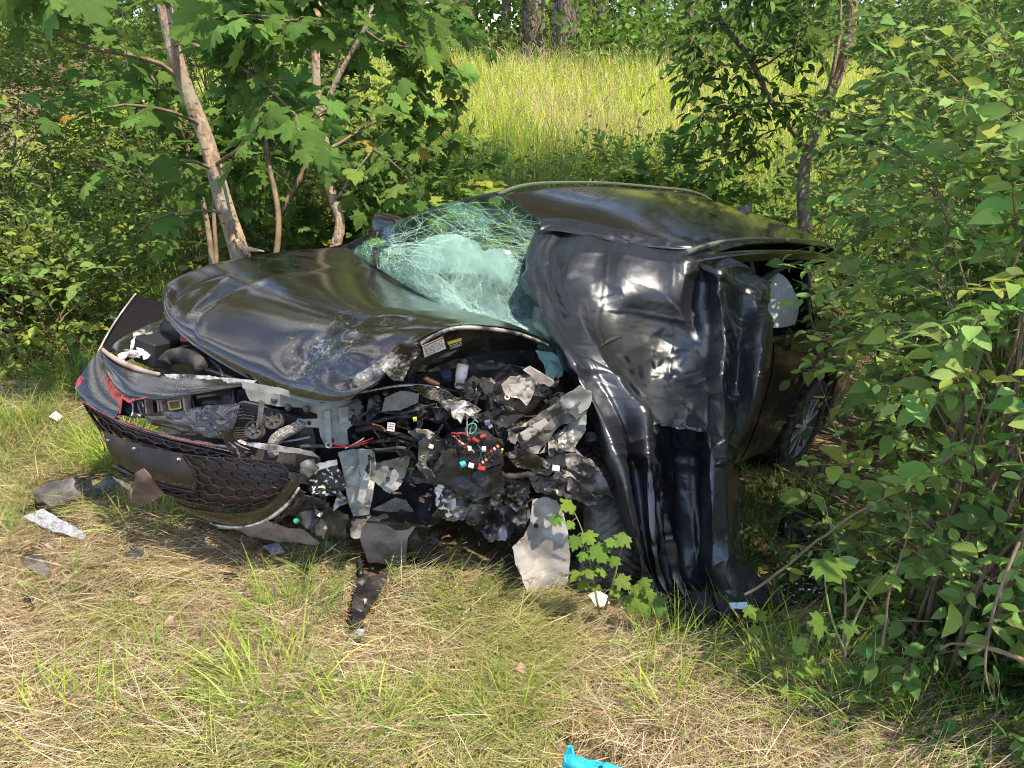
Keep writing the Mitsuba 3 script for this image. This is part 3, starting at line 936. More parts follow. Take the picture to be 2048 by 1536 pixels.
# the trunk's broken stub near the bonnet
add(t + '__broken_stub', tube([[-1.544,4.04,0.58],[-1.488,3.963,0.56],[-1.412,3.919,0.561],[-1.361,3.896,0.559]], [0.02, 0.016, 0.012, 0.003], 6, 8), 'split_wood')
boughs = [
    ([[-1.841,4.385,1.401],[-1.947,4.269,1.507],[-2.103,4.073,1.56],[-2.23,3.895,1.652]], [0.018, 0.006], 1.0),
    ([[-1.873,4.415,1.578],[-1.458,3.895,1.652],[-1.084,3.348,1.67],[-0.79,3.021,1.685]], [0.016, 0.005], 1.5),
    ([[-1.873,4.451,1.652],[-1.329,3.622,1.549],[-0.968,3.122,1.436],[-0.819,2.964,1.339]], [0.014, 0.004], 1.1),
    ([[-1.759,4.327,1.169],[-1.819,4.045,1.275],[-1.946,3.843,1.317],[-2.134,3.704,1.261]], [0.014, 0.004], 1.0),
    ([[-1.688,4.236,0.937],[-1.786,4.034,1.023],[-1.924,3.815,1.033],[-2.095,3.712,1.049]], [0.012, 0.004], 0.5),
    ([[-1.68,4.228,0.966],[-1.373,3.976,1.134],[-1.152,3.799,1.228],[-0.927,3.704,1.261]], [0.012, 0.004], 0.4),
    ([[-1.904,4.491,1.848],[-1.306,3.812,1.938],[-0.808,3.332,1.867],[-0.471,3.192,1.808]], [0.018, 0.005], 2.4),
    ([[-1.904,4.491,1.848],[-1.941,4.022,1.912],[-2.039,3.697,1.929],[-2.243,3.447,1.875]], [0.016, 0.005], 1.6),
    ([[-1.629,4.154,0.7],[-1.721,4.016,0.759],[-1.867,3.904,0.757],[-1.976,3.758,0.686]], [0.008, 0.003], 0.3),
    ([[-1.947,4.647,2.28],[-1.544,4.8,2.595],[-1.032,5.032,2.842],[-0.504,5.322,2.98]], [0.018, 0.005], 2.6),
    ([[-1.947,4.647,2.28],[-2.411,5.008,2.792],[-2.966,5.385,3.11]], [0.018, 0.005], 2.0),
    ([[-1.974,4.882,2.764],[-1.651,5.907,3.725],[-1.028,6.315,4.104]], [0.018, 0.005], 2.2),
]
crown(t, boughs, 330, MAPLES, 0.088, 5, MAPLE_GREEN, 21, singles=280, twig_len=0.2, second=((0.36, 0.24, 0.06), 0.04), up=0.9, start=0.4, clear=MAIN)

t = trunk_tree('maple_sapling', 'slim grey maple sapling forking upward beside the windscreen pillar', 'tree',
               [([[-1.056,4.135,0.319],[-1.044,4.226,0.506],[-1.02,4.291,0.639],[-1.065,4.35,0.759],[-1.103,4.473,1.012],[-1.139,4.564,1.199],[-1.162,4.668,1.412],[-1.151,4.863,1.812],[-1.139,5.123,2.345],[-1.135,5.641,3.179]], [0.036, 0.03, 0.027, 0.025, 0.024, 0.022, 0.02, 0.018, 0.014, 0.006]),
                ([[-1.124,4.571,1.212],[-1.079,4.616,1.306],[-0.95,4.665,1.52],[-0.857,4.674,1.652],[-0.788,4.763,1.834],[-0.694,5.123,2.345]], [0.017, 0.015, 0.013, 0.011, 0.01, 0.006]),
                ([[-1.032,4.35,0.759],[-0.95,4.344,0.862],[-0.852,4.344,0.975],[-0.808,4.369,1.027]], [0.009, 0.007, 0.006, 0.004])])
boughs = [
    ([[-1.103,4.473,1.012],[-0.943,4.736,1.094],[-0.726,4.989,1.157],[-0.576,5.08,1.117]], [0.01, 0.003], 1.6),
    ([[-0.808,4.369,1.027],[-0.71,4.537,0.916],[-0.602,4.586,0.787]], [0.008, 0.003], 1.6),
    ([[-0.808,4.369,1.027],[-0.881,4.572,0.76],[-0.838,4.591,0.569]], [0.006, 0.003], 1.4),
    ([[-0.857,4.674,1.652],[-0.71,4.857,1.57],[-0.52,5.05,1.51],[-0.402,5.088,1.361]], [0.01, 0.003], 1.4),
    ([[-0.788,4.763,1.834],[-0.575,4.889,1.865],[-0.316,4.95,1.761]], [0.01, 0.003], 1.2),
    ([[-1.151,4.863,1.812],[-1.028,5.175,1.766],[-0.825,5.468,1.683],[-0.669,5.353,1.219]], [0.01, 0.003], 1.2),
    ([[-1.103,5.253,2.612],[-0.838,5.787,3.021],[-0.419,6.223,3.232],[0.091,6.416,3.17]], [0.012, 0.004], 2.0),
    ([[-1.15,5.508,2.907],[-0.576,6.445,3.914],[0.273,7.139,4.425]], [0.012, 0.004], 2.4),
]
crown(t, boughs, 250, MAPLES, 0.09, 5, MAPLE_DARK, 22, singles=160, twig_len=0.22, second=((0.30, 0.24, 0.05), 0.02), up=0.7, clear=MAIN)

for lab, pts, rad in [
    ('thin bent maple stem between the thick trunk and the grey sapling', [[-1.516,4.452,0.284],[-1.485,4.535,0.455],[-1.485,4.618,0.626],[-1.535,4.73,0.854],[-1.577,4.883,1.168],[-1.599,5.036,1.481],[-1.615,5.203,1.823]], [0.02, 0.018, 0.016, 0.014, 0.012, 0.009, 0.006]),
    ('reddish slanting stem crossing behind the grey sapling', [[-1.523,4.69,0.545],[-1.455,4.747,0.662],[-1.381,4.804,0.778],[-1.293,4.904,0.982],[-1.228,4.996,1.172],[-1.154,5.102,1.39],[-1.083,5.23,1.652]], [0.016, 0.016, 0.014, 0.012, 0.011, 0.008, 0.005]),
    ('pair stem close left of the leaning maple trunk', [[-1.859,4.355,0.313],[-1.89,4.477,0.564],[-1.93,4.559,0.732],[-1.983,4.64,0.899],[-2.061,4.749,1.122],[-2.197,4.777,1.407],[-2.444,4.785,1.652]], [0.018, 0.016, 0.014, 0.012, 0.01, 0.008, 0.004]),
    ('straight thin stem directly left of the leaning maple trunk', [[-1.878,4.452,0.284],[-1.884,4.549,0.483],[-1.891,4.646,0.683],[-1.853,4.744,0.882],[-1.758,4.869,1.139],[-1.662,4.952,1.31]], [0.015, 0.013, 0.012, 0.01, 0.008, 0.004]),
]:
    t = trunk_tree('stem', lab, 'sapling', [(pts, rad)], 'twig_bark')
    B = np.asarray(pts)
    crown(t, [(B[2:], [0.006, 0.004], 1.0)], 50, MAPLES, 0.085, 4, MAPLE_DARK, 30 + len(scene), twig_len=0.25, clear=MAIN)

# right-hand tree with drooping leaf rows
t = trunk_tree('bird_cherry_tree', 'forked brown tree behind the tail of the car with drooping dark leaves', 'tree',
               [([[2.474,5.977,-0.011],[2.465,6.078,0.197],[2.448,6.198,0.443],[2.474,6.309,0.67],[2.57,6.403,0.978],[2.665,6.478,1.244],[2.71,6.477,1.47],[2.724,6.56,1.869],[2.736,6.964,2.925],[2.704,7.787,4.385]], [0.06, 0.052, 0.047, 0.045, 0.043, 0.038, 0.034, 0.03, 0.022, 0.01]),
                ([[2.448,6.346,0.746],[2.292,6.332,0.946],[2.12,6.307,1.123],[1.952,6.314,1.365],[1.793,6.291,1.547],[1.607,6.266,1.722],[1.521,6.287,1.994],[1.426,6.719,2.88]], [0.028, 0.026, 0.024, 0.022, 0.02, 0.018, 0.015, 0.008]),
                ([[2.612,6.449,1.072],[2.629,6.459,1.433],[2.624,6.49,1.725],[2.456,6.503,2.208]], [0.02, 0.018, 0.014, 0.008])], group=None)
boughs = [
    ([[1.607,6.266,1.722],[1.4,6.009,1.653],[1.301,5.85,1.554]], [0.01, 0.003], 1.2),
    ([[1.952,6.314,1.365],[1.616,6.004,1.414],[1.326,5.903,1.435]], [0.01, 0.003], 1.4),
    ([[2.12,6.307,1.123],[1.722,5.969,1.115],[1.426,5.855,1.107]], [0.01, 0.003], 1.2),
    ([[1.952,6.314,1.365],[2.07,6.147,1.479],[2.145,5.96,1.552],[2.252,5.834,1.521]], [0.01, 0.003], 1.6),
    ([[2.12,6.307,1.123],[2.225,5.978,1.132],[2.294,5.732,1.084]], [0.008, 0.003], 1.2),
    ([[2.549,6.351,0.983],[2.765,5.893,0.958],[2.962,5.48,1.024],[3.124,5.292,1.095]], [0.01, 0.003], 1.6),
    ([[2.71,6.477,1.47],[2.815,6.009,1.653],[2.952,5.594,1.714]], [0.012, 0.003], 1.6),
    ([[1.521,6.287,1.994],[1.667,6.09,2.047],[1.922,5.913,1.91],[2.096,5.737,1.779]], [0.012, 0.003], 1.8),
    ([[2.704,6.56,1.869],[2.185,6.304,2.028],[1.667,6.026,1.915]], [0.012, 0.003], 1.6),
    ([[2.292,6.332,0.946],[1.904,6.069,0.862],[1.635,5.912,0.769]], [0.008, 0.003], 0.8),
    ([[2.736,6.964,2.925],[1.74,6.715,3.328],[0.952,6.411,3.388],[0.252,6.125,3.259]], [0.016, 0.004], 2.6),
    ([[2.736,6.964,2.925],[2.848,6.335,3.233],[2.938,5.898,3.249]], [0.014, 0.004], 2.0),
    ([[2.704,7.612,4.026],[1.773,7.413,4.531],[0.99,7.375,4.908]], [0.014, 0.004], 2.6),
]
crown(t, boughs, 660, [LONG_LEAF, OVAL], 0.085, 8, (0.10, 0.18, 0.045), 23, singles=160, twig_len=0.26, droop=0.9, up=0.5)



def high_crown(t, centre, radii, n_, color, seed, size=0.15, per=7):
    """the upper crown of a tree above the frame: leafy sprays through its volume, with gaps"""
    q = np.random.default_rng(seed)
    P0, D = shell_points(n_, centre, radii, q, 0.25, -0.9)
    gap = meshkit.fbm(P0 * 0.9 + seed, 3, seed)
    P0, D = P0[gap > 0.44], D[gap > 0.44]
    P = twigs(P0, unit(D + q.normal(0, .5, D.shape)), 0.5, q, .5)
    pos, ax, nor, sz = leaves_on(P, per, q, size)
    foliage(t, [OVAL_SMALL], pos, ax, nor, sz, vary(color, len(pos), q, .2, .08), restname='upper_crown')
    b = np.asarray(centre) - [0, 0, radii[2] * .9]
    L_ = []
    for j in q.choice(len(P0), 26, replace=False):
        L_.append(tube([b, b * .5 + P0[j] * .5 + [0, 0, .25 * radii[2]], P0[j]], [.035, .02, .004], 5, 10, cap=False))
    add(t + '__upper_limbs', join(L_), 'twig_bark', smooth=True, kind='stuff')


high_crown('maple_tree', [-2.3, 6.6, 6.0], [2.4, 1.9, 2.6], 1150, MAPLE_GREEN, 5)
high_crown('maple_sapling', [-0.5, 7.6, 5.6], [1.9, 1.4, 2.2], 750, MAPLE_GREEN, 6)
high_crown('bird_cherry_tree', [2.3, 7.0, 5.6], [1.8, 1.5, 2.2], 700, (0.08, 0.145, 0.035), 7)

# near bush on the right (alder buckthorn)
NB = [[1.178,1.875,1.047]][0]
t = bush('buckthorn_bush', 'big leafy green bush filling the right edge, nearest the camera', [1.62, 1.95, 0.72], [0.62, 0.72, 1.05], 880, OVALS, 0.052, 8, (0.22, 0.35, 0.10), 41, singles=290, base=(1.55, 1.75), twig_len=0.26, stems=12, inner=0.45, second=(0.32, 0.40, 0.08), stem_r=0.009, restname='foliage',
         keep=lambda p: p[:, 0] - 0.02 * p[:, 1] > 1.17 + 0.20 * meshkit.noise(p * 3, 9) - 0.10 * (p[:, 2] > 0.7))
t = bush('buckthorn_bush', 'taller buckthorn bush behind the near one, at the tail of the car', [2.9, 4.2, 1.1], [1.0, 1.0, 1.5], 1100, OVALS, 0.055, 8, (0.19, 0.31, 0.09), 42, singles=120, base=(2.9, 4.2), twig_len=0.3, stems=14, inner=0.4, second=(0.2, 0.27, 0.05), stem_r=0.014,
         keep=lambda p: p[:, 0] > 2.05 + 0.25 * meshkit.noise(p * 3, 9))

t = bush('buckthorn_bush', 'added inner bush that shades the rear door and rear wheel of the car', [2.15, 3.0, 0.9], [0.75, 0.8, 1.5], 1250, OVALS, 0.05, 8, (0.19, 0.31, 0.09), 43, singles=60, base=(2.4, 3.0), twig_len=0.28, stems=10, inner=0.3, second=(0.28, 0.36, 0.07), stem_r=0.010,
         keep=lambda p: p[:, 0] > np.where(p[:, 2] < 0.45, 1.36, 1.50) + 0.25 * meshkit.noise(p * 3, 9))  # added bush, spread left and upward to darken the rear of the car

bush('low_bush', 'low leafy shoots at the foot of the near bush, lower right', [1.55, 1.7, 0.12], [0.55, 0.55, 0.6], 330, OVALS, 0.05, 7, (0.17, 0.28, 0.08), 44, base=(1.6, 1.75), twig_len=0.24, stems=8, inner=0.3, second=(0.28, 0.36, 0.08), stem_r=0.006,
     keep=lambda p: p[:, 0] > 1.02 + 0.2 * meshkit.noise(p * 4, 9))

# left bushes
bush('small_leaved_bush', 'dense small-leaved bush at the far left edge with sunlit patches', [-4.4, 5.6, 0.9], [1.2, 1.1, 1.9], 2300, [OVAL_SMALL], 0.042, 9, (0.21, 0.33, 0.085), 51, twig_len=0.3, stems=16, second=(0.26, 0.33, 0.06), singles=0)
bush('small_leaved_bush', 'shaded small-leaved bush behind the leaning maple trunk', [-2.5, 6.6, 0.7], [1.4, 0.9, 1.7], 2000, [OVAL_SMALL], 0.045, 8, (0.19, 0.30, 0.075), 52, twig_len=0.32, stems=14, second=(0.22, 0.3, 0.06))
bush('low_bush', 'low bush of pale broad leaves at the foot of the left bushes', [-3.6, 5.0, -0.2], [1.0, 0.6, 0.6], 650, [OVAL], 0.06, 7, (0.18, 0.28, 0.08), 53, twig_len=0.28, stems=8, second=(0.3, 0.36, 0.07))
bush('low_bush', 'maple seedlings thicket behind the bonnet between the stems', [-1.5, 5.6, -0.25], [0.9, 0.7, 0.75], 330, MAPLES[:2], 0.09, 5, (0.11, 0.18, 0.045), 54, twig_len=0.25, stems=8, second=(0.3, 0.3, 0.06))
# undergrowth in the middle behind the roof
for lab, c, rd, n_, lf, ls, colr in [
    ('light green bramble bush directly behind the roof of the car', [0.2, 6.9, -0.25], [1.2, 0.7, 0.62], 560, [OVAL_SMALL], 0.055, (0.22, 0.34, 0.09)),
    ('broad-leaved green bush behind the roof, left of the brown forked tree', [1.5, 6.6, -0.1], [0.8, 0.6, 0.75], 200, MAPLES[:2], 0.085, (0.16, 0.28, 0.07)),
    ('shaded bush behind the tail of the car under the forked tree', [2.7, 6.6, -0.2], [0.9, 0.7, 0.8], 420, OVALS, 0.06, (0.19, 0.30, 0.08)),
    ('leafy maple scrub between the grey sapling and the windscreen', [-0.75, 6.0, 0.2], [0.5, 0.5, 0.8], 110, MAPLES[:2], 0.10, (0.125, 0.225, 0.055)),
    ('pale weedy bush in the meadow edge behind the windscreen', [-0.3, 8.0, -0.05], [0.8, 0.5, 0.45], 260, [LONG_LEAF], 0.07, (0.22, 0.34, 0.09)),
    ('feathery green bush at the meadow edge right of centre', [1.2, 8.4, 0.05], [0.9, 0.6, 0.45], 300, [LONG_LEAF], 0.07, (0.22, 0.35, 0.08)),
]:
    bush('undergrowth_bush', lab, c, rd, n_, lf, ls, 8, colr, 60 + len(labels), twig_len=0.28, stems=7, second=(0.27, 0.35, 0.07))

# ---------------------------------------------------------------- forest
q = np.random.default_rng(77)
pines = [(0.45, 17.25, 0.205),(1.05, 16.14, 0.21),(2.18, 20.03, 0.16),(3.07, 18.92, 0.09),(3.86, 17.81, 0.085),(-1.09, 20.03, 0.15),(-1.49, 18.92, 0.09),(-3.53, 17.81, 0.15),(2.25, 24.48, 0.12),(-0.21, 24.48, 0.12),(3.58, 26.71, 0.1),(-2.79, 24.48, 0.13),(5.71, 21.14, 0.12)]
names = {0: 'thick grey-barked pine, left of the central pair', 1: 'thick pale grey-barked pine, right of the central pair', 2: 'dark pine a little behind the central pair on their right',
         3: 'thin dark pine right of centre at the forest edge', 4: 'thin pine at the forest edge, rightmost of the bare trunks', 5: 'dark pine left of the central pair', 6: 'thin pine stem left of the dark pine',
         7: 'reddish pine behind the maple branches', 8: 'thin far pine between the central pair and the dark pine', 9: 'thin far pine just left of the central pair',
         10: 'thin far pine between the dark pine and the thin stems on the right', 11: 'far pine at the left end of the meadow', 12: 'pine behind the left limb of the forked tree'}
for i, (x, y, rad) in enumerate(pines):
    z = float(ground_z(x, y))
    lab = names.get(i, 'pine trunk deep in the forest shade behind the meadow')
    t = thing('pine_tree', lab, 'pine tree', 'pine trunks at the forest edge' if i not in names else None)
    hgt = q.uniform(11, 15)
    ln = q.normal(0, 0.02, 2)
    P = np.array([[x + ln[0] * h, y + ln[1] * h, z + h] for h in (-0.2, 0.15, 0.8, 3, 6, hgt)])
    v, f = tube(P, np.array([1.35, 1.12, 1.0, 0.9, 0.75, 0.3]) * rad, 18, 40)
    v[:, :2] += ((meshkit.fbm(v * np.array([7, 7, 2.5]), 3, i) - 0.5) * 0.3 * rad)[:, None]
    add(t + '__trunk', (v, f), 'red_pine_bark' if i == 7 else 'pine_bark', smooth=True)
    n_ = 110
    d = unit(q.normal(size=(n_, 3)))
    pos = P[-1] + d * q.random((n_, 1)) ** 0.5 * np.array([1.9, 1.9, 2.6]) - np.array([0, 0, 1.5])
    foliage(t, [LONG_LEAF], np.repeat(pos, 5, 0) + q.normal(0, 0.12, (n_ * 5, 3)), unit(q.normal(size=(n_ * 5, 3))), unit(q.normal(size=(n_ * 5, 3))), np.full(n_ * 5, 0.34), vary((0.04, 0.075, 0.025), n_ * 5, q), restname='crown')

# the forest's leafy understorey as one far mass
n_ = 26000
yy = 14.5 + 16 * q.random(n_) ** 1.3
xx = q.uniform(-1.15, 1.15, n_) * yy * 1.25
hh = q.random(n_) ** 1.6 * (0.9 + (yy - 14) * 0.42) * (0.5 + meshkit.fbm(np.c_[xx * 0.35, yy * 0.3, yy * 0], 3, 6))
pos = np.c_[xx, yy, ground_z(xx, yy) + hh]
gap = meshkit.fbm(pos * 0.45, 3, 9)
pos = pos[gap > 0.45]
n_ = len(pos)
pos = np.repeat(pos, 4, 0) + q.normal(0, 0.16, (n_ * 4, 3))
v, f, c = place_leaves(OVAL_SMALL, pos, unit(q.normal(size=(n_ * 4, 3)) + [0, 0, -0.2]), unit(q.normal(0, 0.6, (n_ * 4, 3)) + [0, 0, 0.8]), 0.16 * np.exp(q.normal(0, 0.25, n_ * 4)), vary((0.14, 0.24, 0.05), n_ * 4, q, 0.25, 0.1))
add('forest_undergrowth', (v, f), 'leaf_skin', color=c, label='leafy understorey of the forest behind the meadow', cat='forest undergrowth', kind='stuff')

# deep forest behind the understorey
n_ = 9000
yy = 24 + 14 * q.random(n_)
xx = q.uniform(-1.1, 1.1, n_) * yy
pos = np.c_[xx, yy, ground_z(xx, yy) + q.random(n_) ** 0.9 * 7.5]
pos = np.repeat(pos, 3, 0) + q.normal(0, 0.4, (n_ * 3, 3))
n_ = len(pos)
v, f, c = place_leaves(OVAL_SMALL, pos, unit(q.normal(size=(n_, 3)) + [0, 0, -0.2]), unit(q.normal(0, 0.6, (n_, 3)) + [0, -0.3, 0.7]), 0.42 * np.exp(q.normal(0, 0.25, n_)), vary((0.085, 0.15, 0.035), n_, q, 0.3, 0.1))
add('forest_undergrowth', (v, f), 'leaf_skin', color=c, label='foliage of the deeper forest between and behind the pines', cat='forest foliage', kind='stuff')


# ================================================================ the wrecked car (all in the car's own frame, metres)
thing('wrecked_car', 'wrecked dark estate car with crushed front corner and shattered windscreen', 'car')


def coons(front, rear, left, right, nu, nv):
    """surface inside four boundary curves; u runs front to rear, v left to right"""
    f, b, l, r_ = spline(front, nv), spline(rear, nv), spline(left, nu), spline(right, nu)
    u, v = np.linspace(0, 1, nu)[:, None, None], np.linspace(0, 1, nv)[None, :, None]
    S = (1 - u) * f[None] + u * b[None] + (1 - v) * l[:, None] + v * r_[:, None]
    return S - ((1 - u) * (1 - v) * f[0] + (1 - u) * v * f[-1] + u * (1 - v) * b[0] + u * v * b[-1])


def dents(S, spots):
    """push a grid of points along its normals: (u, v, radius u, radius v, height)"""
    N = grid_normals(S)
    m, n = S.shape[:2]
    u, v = np.meshgrid(np.linspace(0, 1, m), np.linspace(0, 1, n), indexing='ij')
    h = np.zeros((m, n))
    for a, b, ra, rb, k in spots:
        h += k * np.exp(-((u - a) / ra) ** 2 - ((v - b) / rb) ** 2)
    return S + N * h[..., None], u, v


# ---- bonnet
front = [[0.286,0.603,0.77],[0.271,0.482,0.727],[0.283,0.285,0.7],[0.325,0.039,0.683],[0.361,-0.214,0.702],[0.378,-0.353,0.734],[0.397,-0.427,0.765],[0.409,-0.461,0.795]]
rear = [[1.191,0.727,0.98],[1.146,0.466,0.952],[1.108,0.219,0.935],[1.084,-0.004,0.934],[1.066,-0.227,0.948],[1.078,-0.4,0.967],[1.095,-0.537,0.969],[1.097,-0.645,0.959]]
left = [[0.286,0.603,0.77],[0.31,0.657,0.802],[0.385,0.73,0.83],[0.493,0.749,0.869],[0.673,0.765,0.909],[0.934,0.763,0.951],[1.191,0.727,0.98]]
right = [[0.409,-0.461,0.795],[0.448,-0.535,0.875],[0.512,-0.567,0.967],[0.599,-0.622,1.039],[0.78,-0.661,1.043],[0.956,-0.646,1.009],[1.097,-0.645,0.959]]
S = coons(front, rear, left, right, 90, 110)
ua, va = np.meshgrid(np.linspace(0, 1, 90), np.linspace(0, 1, 110), indexing='ij')
N = grid_normals(S)
sgn = 1.0 if N[45, 55, 2] > 0 else -1.0
bulge = 0.034 * (np.sin(np.pi * np.clip(ua, 0, 1)) * np.sin(np.pi * va)) ** 0.6
for a, b, ra, rb, k in [(0.07, 0.06, 0.06, 0.05, 0.020), (0.20, 0.13, 0.11, 0.018, 0.012), (0.17, 0.19, 0.08, 0.03, -0.006), (0.16, 0.70, 0.08, 0.06, -0.022), (0.30, 0.78, 0.05, 0.04, 0.016), (0.40, 0.84, 0.05, 0.04, -0.020),
                        (0.22, 0.84, 0.05, 0.05, 0.022), (0.12, 0.90, 0.05, 0.05, -0.016)]:
    bulge = bulge + k * np.exp(-((ua - a) / ra) ** 2 - ((va - b) / rb) ** 2)
# pressed styling lines of the bonnet
for b in (0.22, 0.78):
    bulge = bulge + 0.003 * np.exp(-((va - b - 0.06 * (1 - ua)) / 0.03) ** 2) * (b < 0.5)
crump = facets(np.c_[ua.ravel() * 1.1, va.ravel() * 1.4], 5, 0.13, 1.0).reshape(ua.shape)
near = np.clip((va - 0.7) / 0.2, 0, 1) * np.clip(1.15 - ua, 0, 1) * np.sin(np.pi * np.clip(ua, 0.02, 0.98)) ** 0.5
bulge = bulge + crump * 0.005 * near + (meshkit.fbm(np.stack([ua * 3, va * 4, ua * 0], -1), 2, 4) - 0.5) * 0.002
S = S + N * sgn * bulge[..., None]
# the front lip turns down
lip = np.clip(1 - ua / 0.05, 0, 1)
S[..., 2] -= 0.014 * lip ** 2
v_, f_ = shell(S if sgn > 0 else S[:, ::-1], 0.006)
hv = np.stack([va, ua], -1) if sgn > 0 else np.stack([va, ua], -1)[:, ::-1]
carpart('bonnet', (v_, f_), 'bonnet_paint', smooth=True, uv=np.vstack([hv.reshape(-1, 2)] * 2), label='buckled dark bonnet pushed up over the crushed corner')
HOOD = S
# scuffed area of the bonnet: torn turned-up edge
carpart('bonnet__torn_edge', sheet([[0.371,-0.453,0.815],[0.383,-0.504,0.875],[0.407,-0.556,0.931],[0.442,-0.587,0.988],[0.494,-0.607,1.009],[0.507,-0.611,0.97],[0.488,-0.604,0.937],[0.45,-0.616,0.886],[0.426,-0.606,0.88],[0.397,-0.588,0.909],[0.372,-0.557,0.877],[0.362,-0.516,0.836],[0.366,-0.48,0.816]], 0.003, 0.009, 0.010, 0.035, ragged=0.006, seed=4), 'scuffed_paint', smooth=30, label='bare scraped folded edge of the bonnet')
carpart('bonnet__inner_panel', sheet([[0.55,-0.556,0.951],[0.543,-0.568,0.975],[0.599,-0.594,1.012],[0.657,-0.628,1.038],[0.802,-0.645,1.029],[0.978,-0.631,0.994],[1.109,-0.634,0.947],[1.137,-0.631,0.921],[1.065,-0.576,0.919],[0.888,-0.556,0.922],[0.758,-0.514,0.886],[0.648,-0.495,0.851],[0.537,-0.54,0.853],[0.534,-0.556,0.912]], 0.004, 0.012, 0.003, 0.08, seed=6), 'car_paint', smooth=40, label='underside of the bonnet with two stickers')
carpart('bonnet__lip_trim', tube([[0.532,-0.572,0.974],[0.557,-0.607,1.015],[0.594,-0.638,1.044],[0.664,-0.662,1.051],[0.772,-0.67,1.04],[0.914,-0.661,1.009],[1.073,-0.649,0.959]], [0.005, 0.007, 0.007, 0.006, 0.004], 6, 40), 'torn_metal', smooth=True)


def decal(name, quad, mat, off, label=None, lines=0, linemat='ink_and_hole_shade', head=None, headmat=None):
    """a printed sticker: a thin plate, with rows of print"""
    Q = np.asarray(quad, float)
    G = (Q[0] * 1.0)[None, None]
    u, v = np.linspace(0, 1, 6)[:, None, None], np.linspace(0, 1, 6)[None, :, None]
    S_ = (1 - u) * ((1 - v) * Q[0] + v * Q[1]) + u * ((1 - v) * Q[3] + v * Q[2])
    n_ = np.cross(Q[1] - Q[0], Q[3] - Q[0])
    n_ = n_ / np.linalg.norm(n_)
    if n_ @ (np.asarray([-1.08, -2.1, 1.6]) - Q[0]) < 0:
        n_ = -n_
    k = carpart(name, join([shell(S_ + n_ * off, 0.0006), ]), mat, label=label)
    sub = k.replace('wrecked_car__', '')

    def at(a, b):
        return (1 - a) * ((1 - b) * Q[0] + b * Q[1]) + a * ((1 - b) * Q[3] + b * Q[2]) + n_ * (off + 0.0012)
    if head:
        carpart(sub + '_header', (np.array([at(0.03, 0.02), at(0.03, 0.98), at(head, 0.98), at(head, 0.02)]), np.array([[0, 1, 2], [0, 2, 3]])), headmat)
    if lines:
        vs, fs = [], []
        rr = np.random.default_rng(3)
        top = (head or 0) + 0.1
        for i in range(lines):
            a = top + (0.93 - top) * i / lines
            b0 = 0.08
            while b0 < 0.9:
                w = rr.uniform(0.06, 0.2)
                fs.append(np.array([[0, 1, 2], [0, 2, 3]]) + 4 * len(fs))
                vs += [at(a, b0), at(a, min(b0 + w, 0.93)), at(a + 0.35 * (0.93 - top) / lines, min(b0 + w, 0.93)), at(a + 0.35 * (0.93 - top) / lines, b0)]
                b0 += w + 0.04
        carpart(sub + '_print', (np.array(vs), np.vstack(fs)), linemat)


decal('bonnet__white_sticker', [[0.533,-0.581,0.977],[0.584,-0.609,1.013],[0.615,-0.602,0.97],[0.568,-0.564,0.931]], 'white_plastic', 0.004, 'white sticker with fine print and an orange band', 6, 'ink_and_hole_shade', 0.14, 'orange_plastic')
decal('bonnet__warning_sticker', [[0.605,-0.61,0.996],[0.64,-0.634,1.016],[0.664,-0.624,0.982],[0.637,-0.6,0.961]], 'ink_and_hole_shade', 0.004, 'small black warning sticker with a yellow band', 3, 'white_plastic', 0.36, 'yellow_plastic')

# ---- windscreen
bottom = [[1.205,0.736,0.968],[1.158,0.479,0.942],[1.12,0.231,0.925],[1.097,0.007,0.922],[1.087,-0.21,0.933],[1.107,-0.378,0.949],[1.131,-0.513,0.94],[1.156,-0.629,0.907]]
top = [[1.97, .53, 1.335], [1.99, .42, 1.295], [2.02, .30, 1.25], [2.03, .12, 1.22], [2.04, -.1, 1.19], [2.05, -.3, 1.17], [2.05, -.45, 1.155], [2.05, -.57, 1.14]]
wl = spline(np.array([bottom[0], np.array(bottom[0]) * 0.5 + np.array(top[0]) * 0.5 + [0, 0.02, 0.03], top[0]]), 60)
wr = spline(np.array([bottom[-1], np.array(bottom[-1]) * 0.5 + np.array(top[-1]) * 0.5 + [0.08, 0.10, -0.10], top[-1]]), 60)
WS = coons(bottom, top, wl, wr, 60, 80)
ua, va = np.meshgrid(np.linspace(0, 1, 60), np.linspace(0, 1, 80), indexing='ij')
WN = grid_normals(WS)
WN = WN * (1 if WN[30, 40, 2] > 0 else -1)
WS = WS + WN * (0.05 * np.sin(np.pi * va) * (1 - va) + 0.03 * np.sin(np.pi * ua) * (1 - va) - 0.06 * np.exp(-((va - .72) / .2) ** 2 - ((ua - .3) / .3) ** 2)
                + 0.006 * facets(np.c_[ua.ravel(), va.ravel() * 1.3], 8, 0.12, 1.0).reshape(ua.shape) * np.clip(va * 1.6 - 0.2, 0, 1))[..., None]
uvw = np.stack([va, ua], -1).reshape(-1, 2)
carpart('windscreen', (WS.reshape(-1, 3), grid_faces(60, 80)), 'cracked_glass', smooth=True, uv=uvw, label='shattered greenish windscreen still in its frame')


def ws_at(u, v):
    u, v = np.clip(u, 0, 1) * 58.999, np.clip(v, 0, 1) * 78.999
    i, j = u.astype(int), v.astype(int)
    a, b = (u - i)[..., None], (v - j)[..., None]
    return (WS[i, j] * (1 - a) * (1 - b) + WS[i + 1, j] * a * (1 - b) + WS[i, j + 1] * (1 - a) * b + WS[i + 1, j + 1] * a * b) + WN[i, j] * 0.0015


q = np.random.default_rng(5)
vs, fs, k = [], [], 0


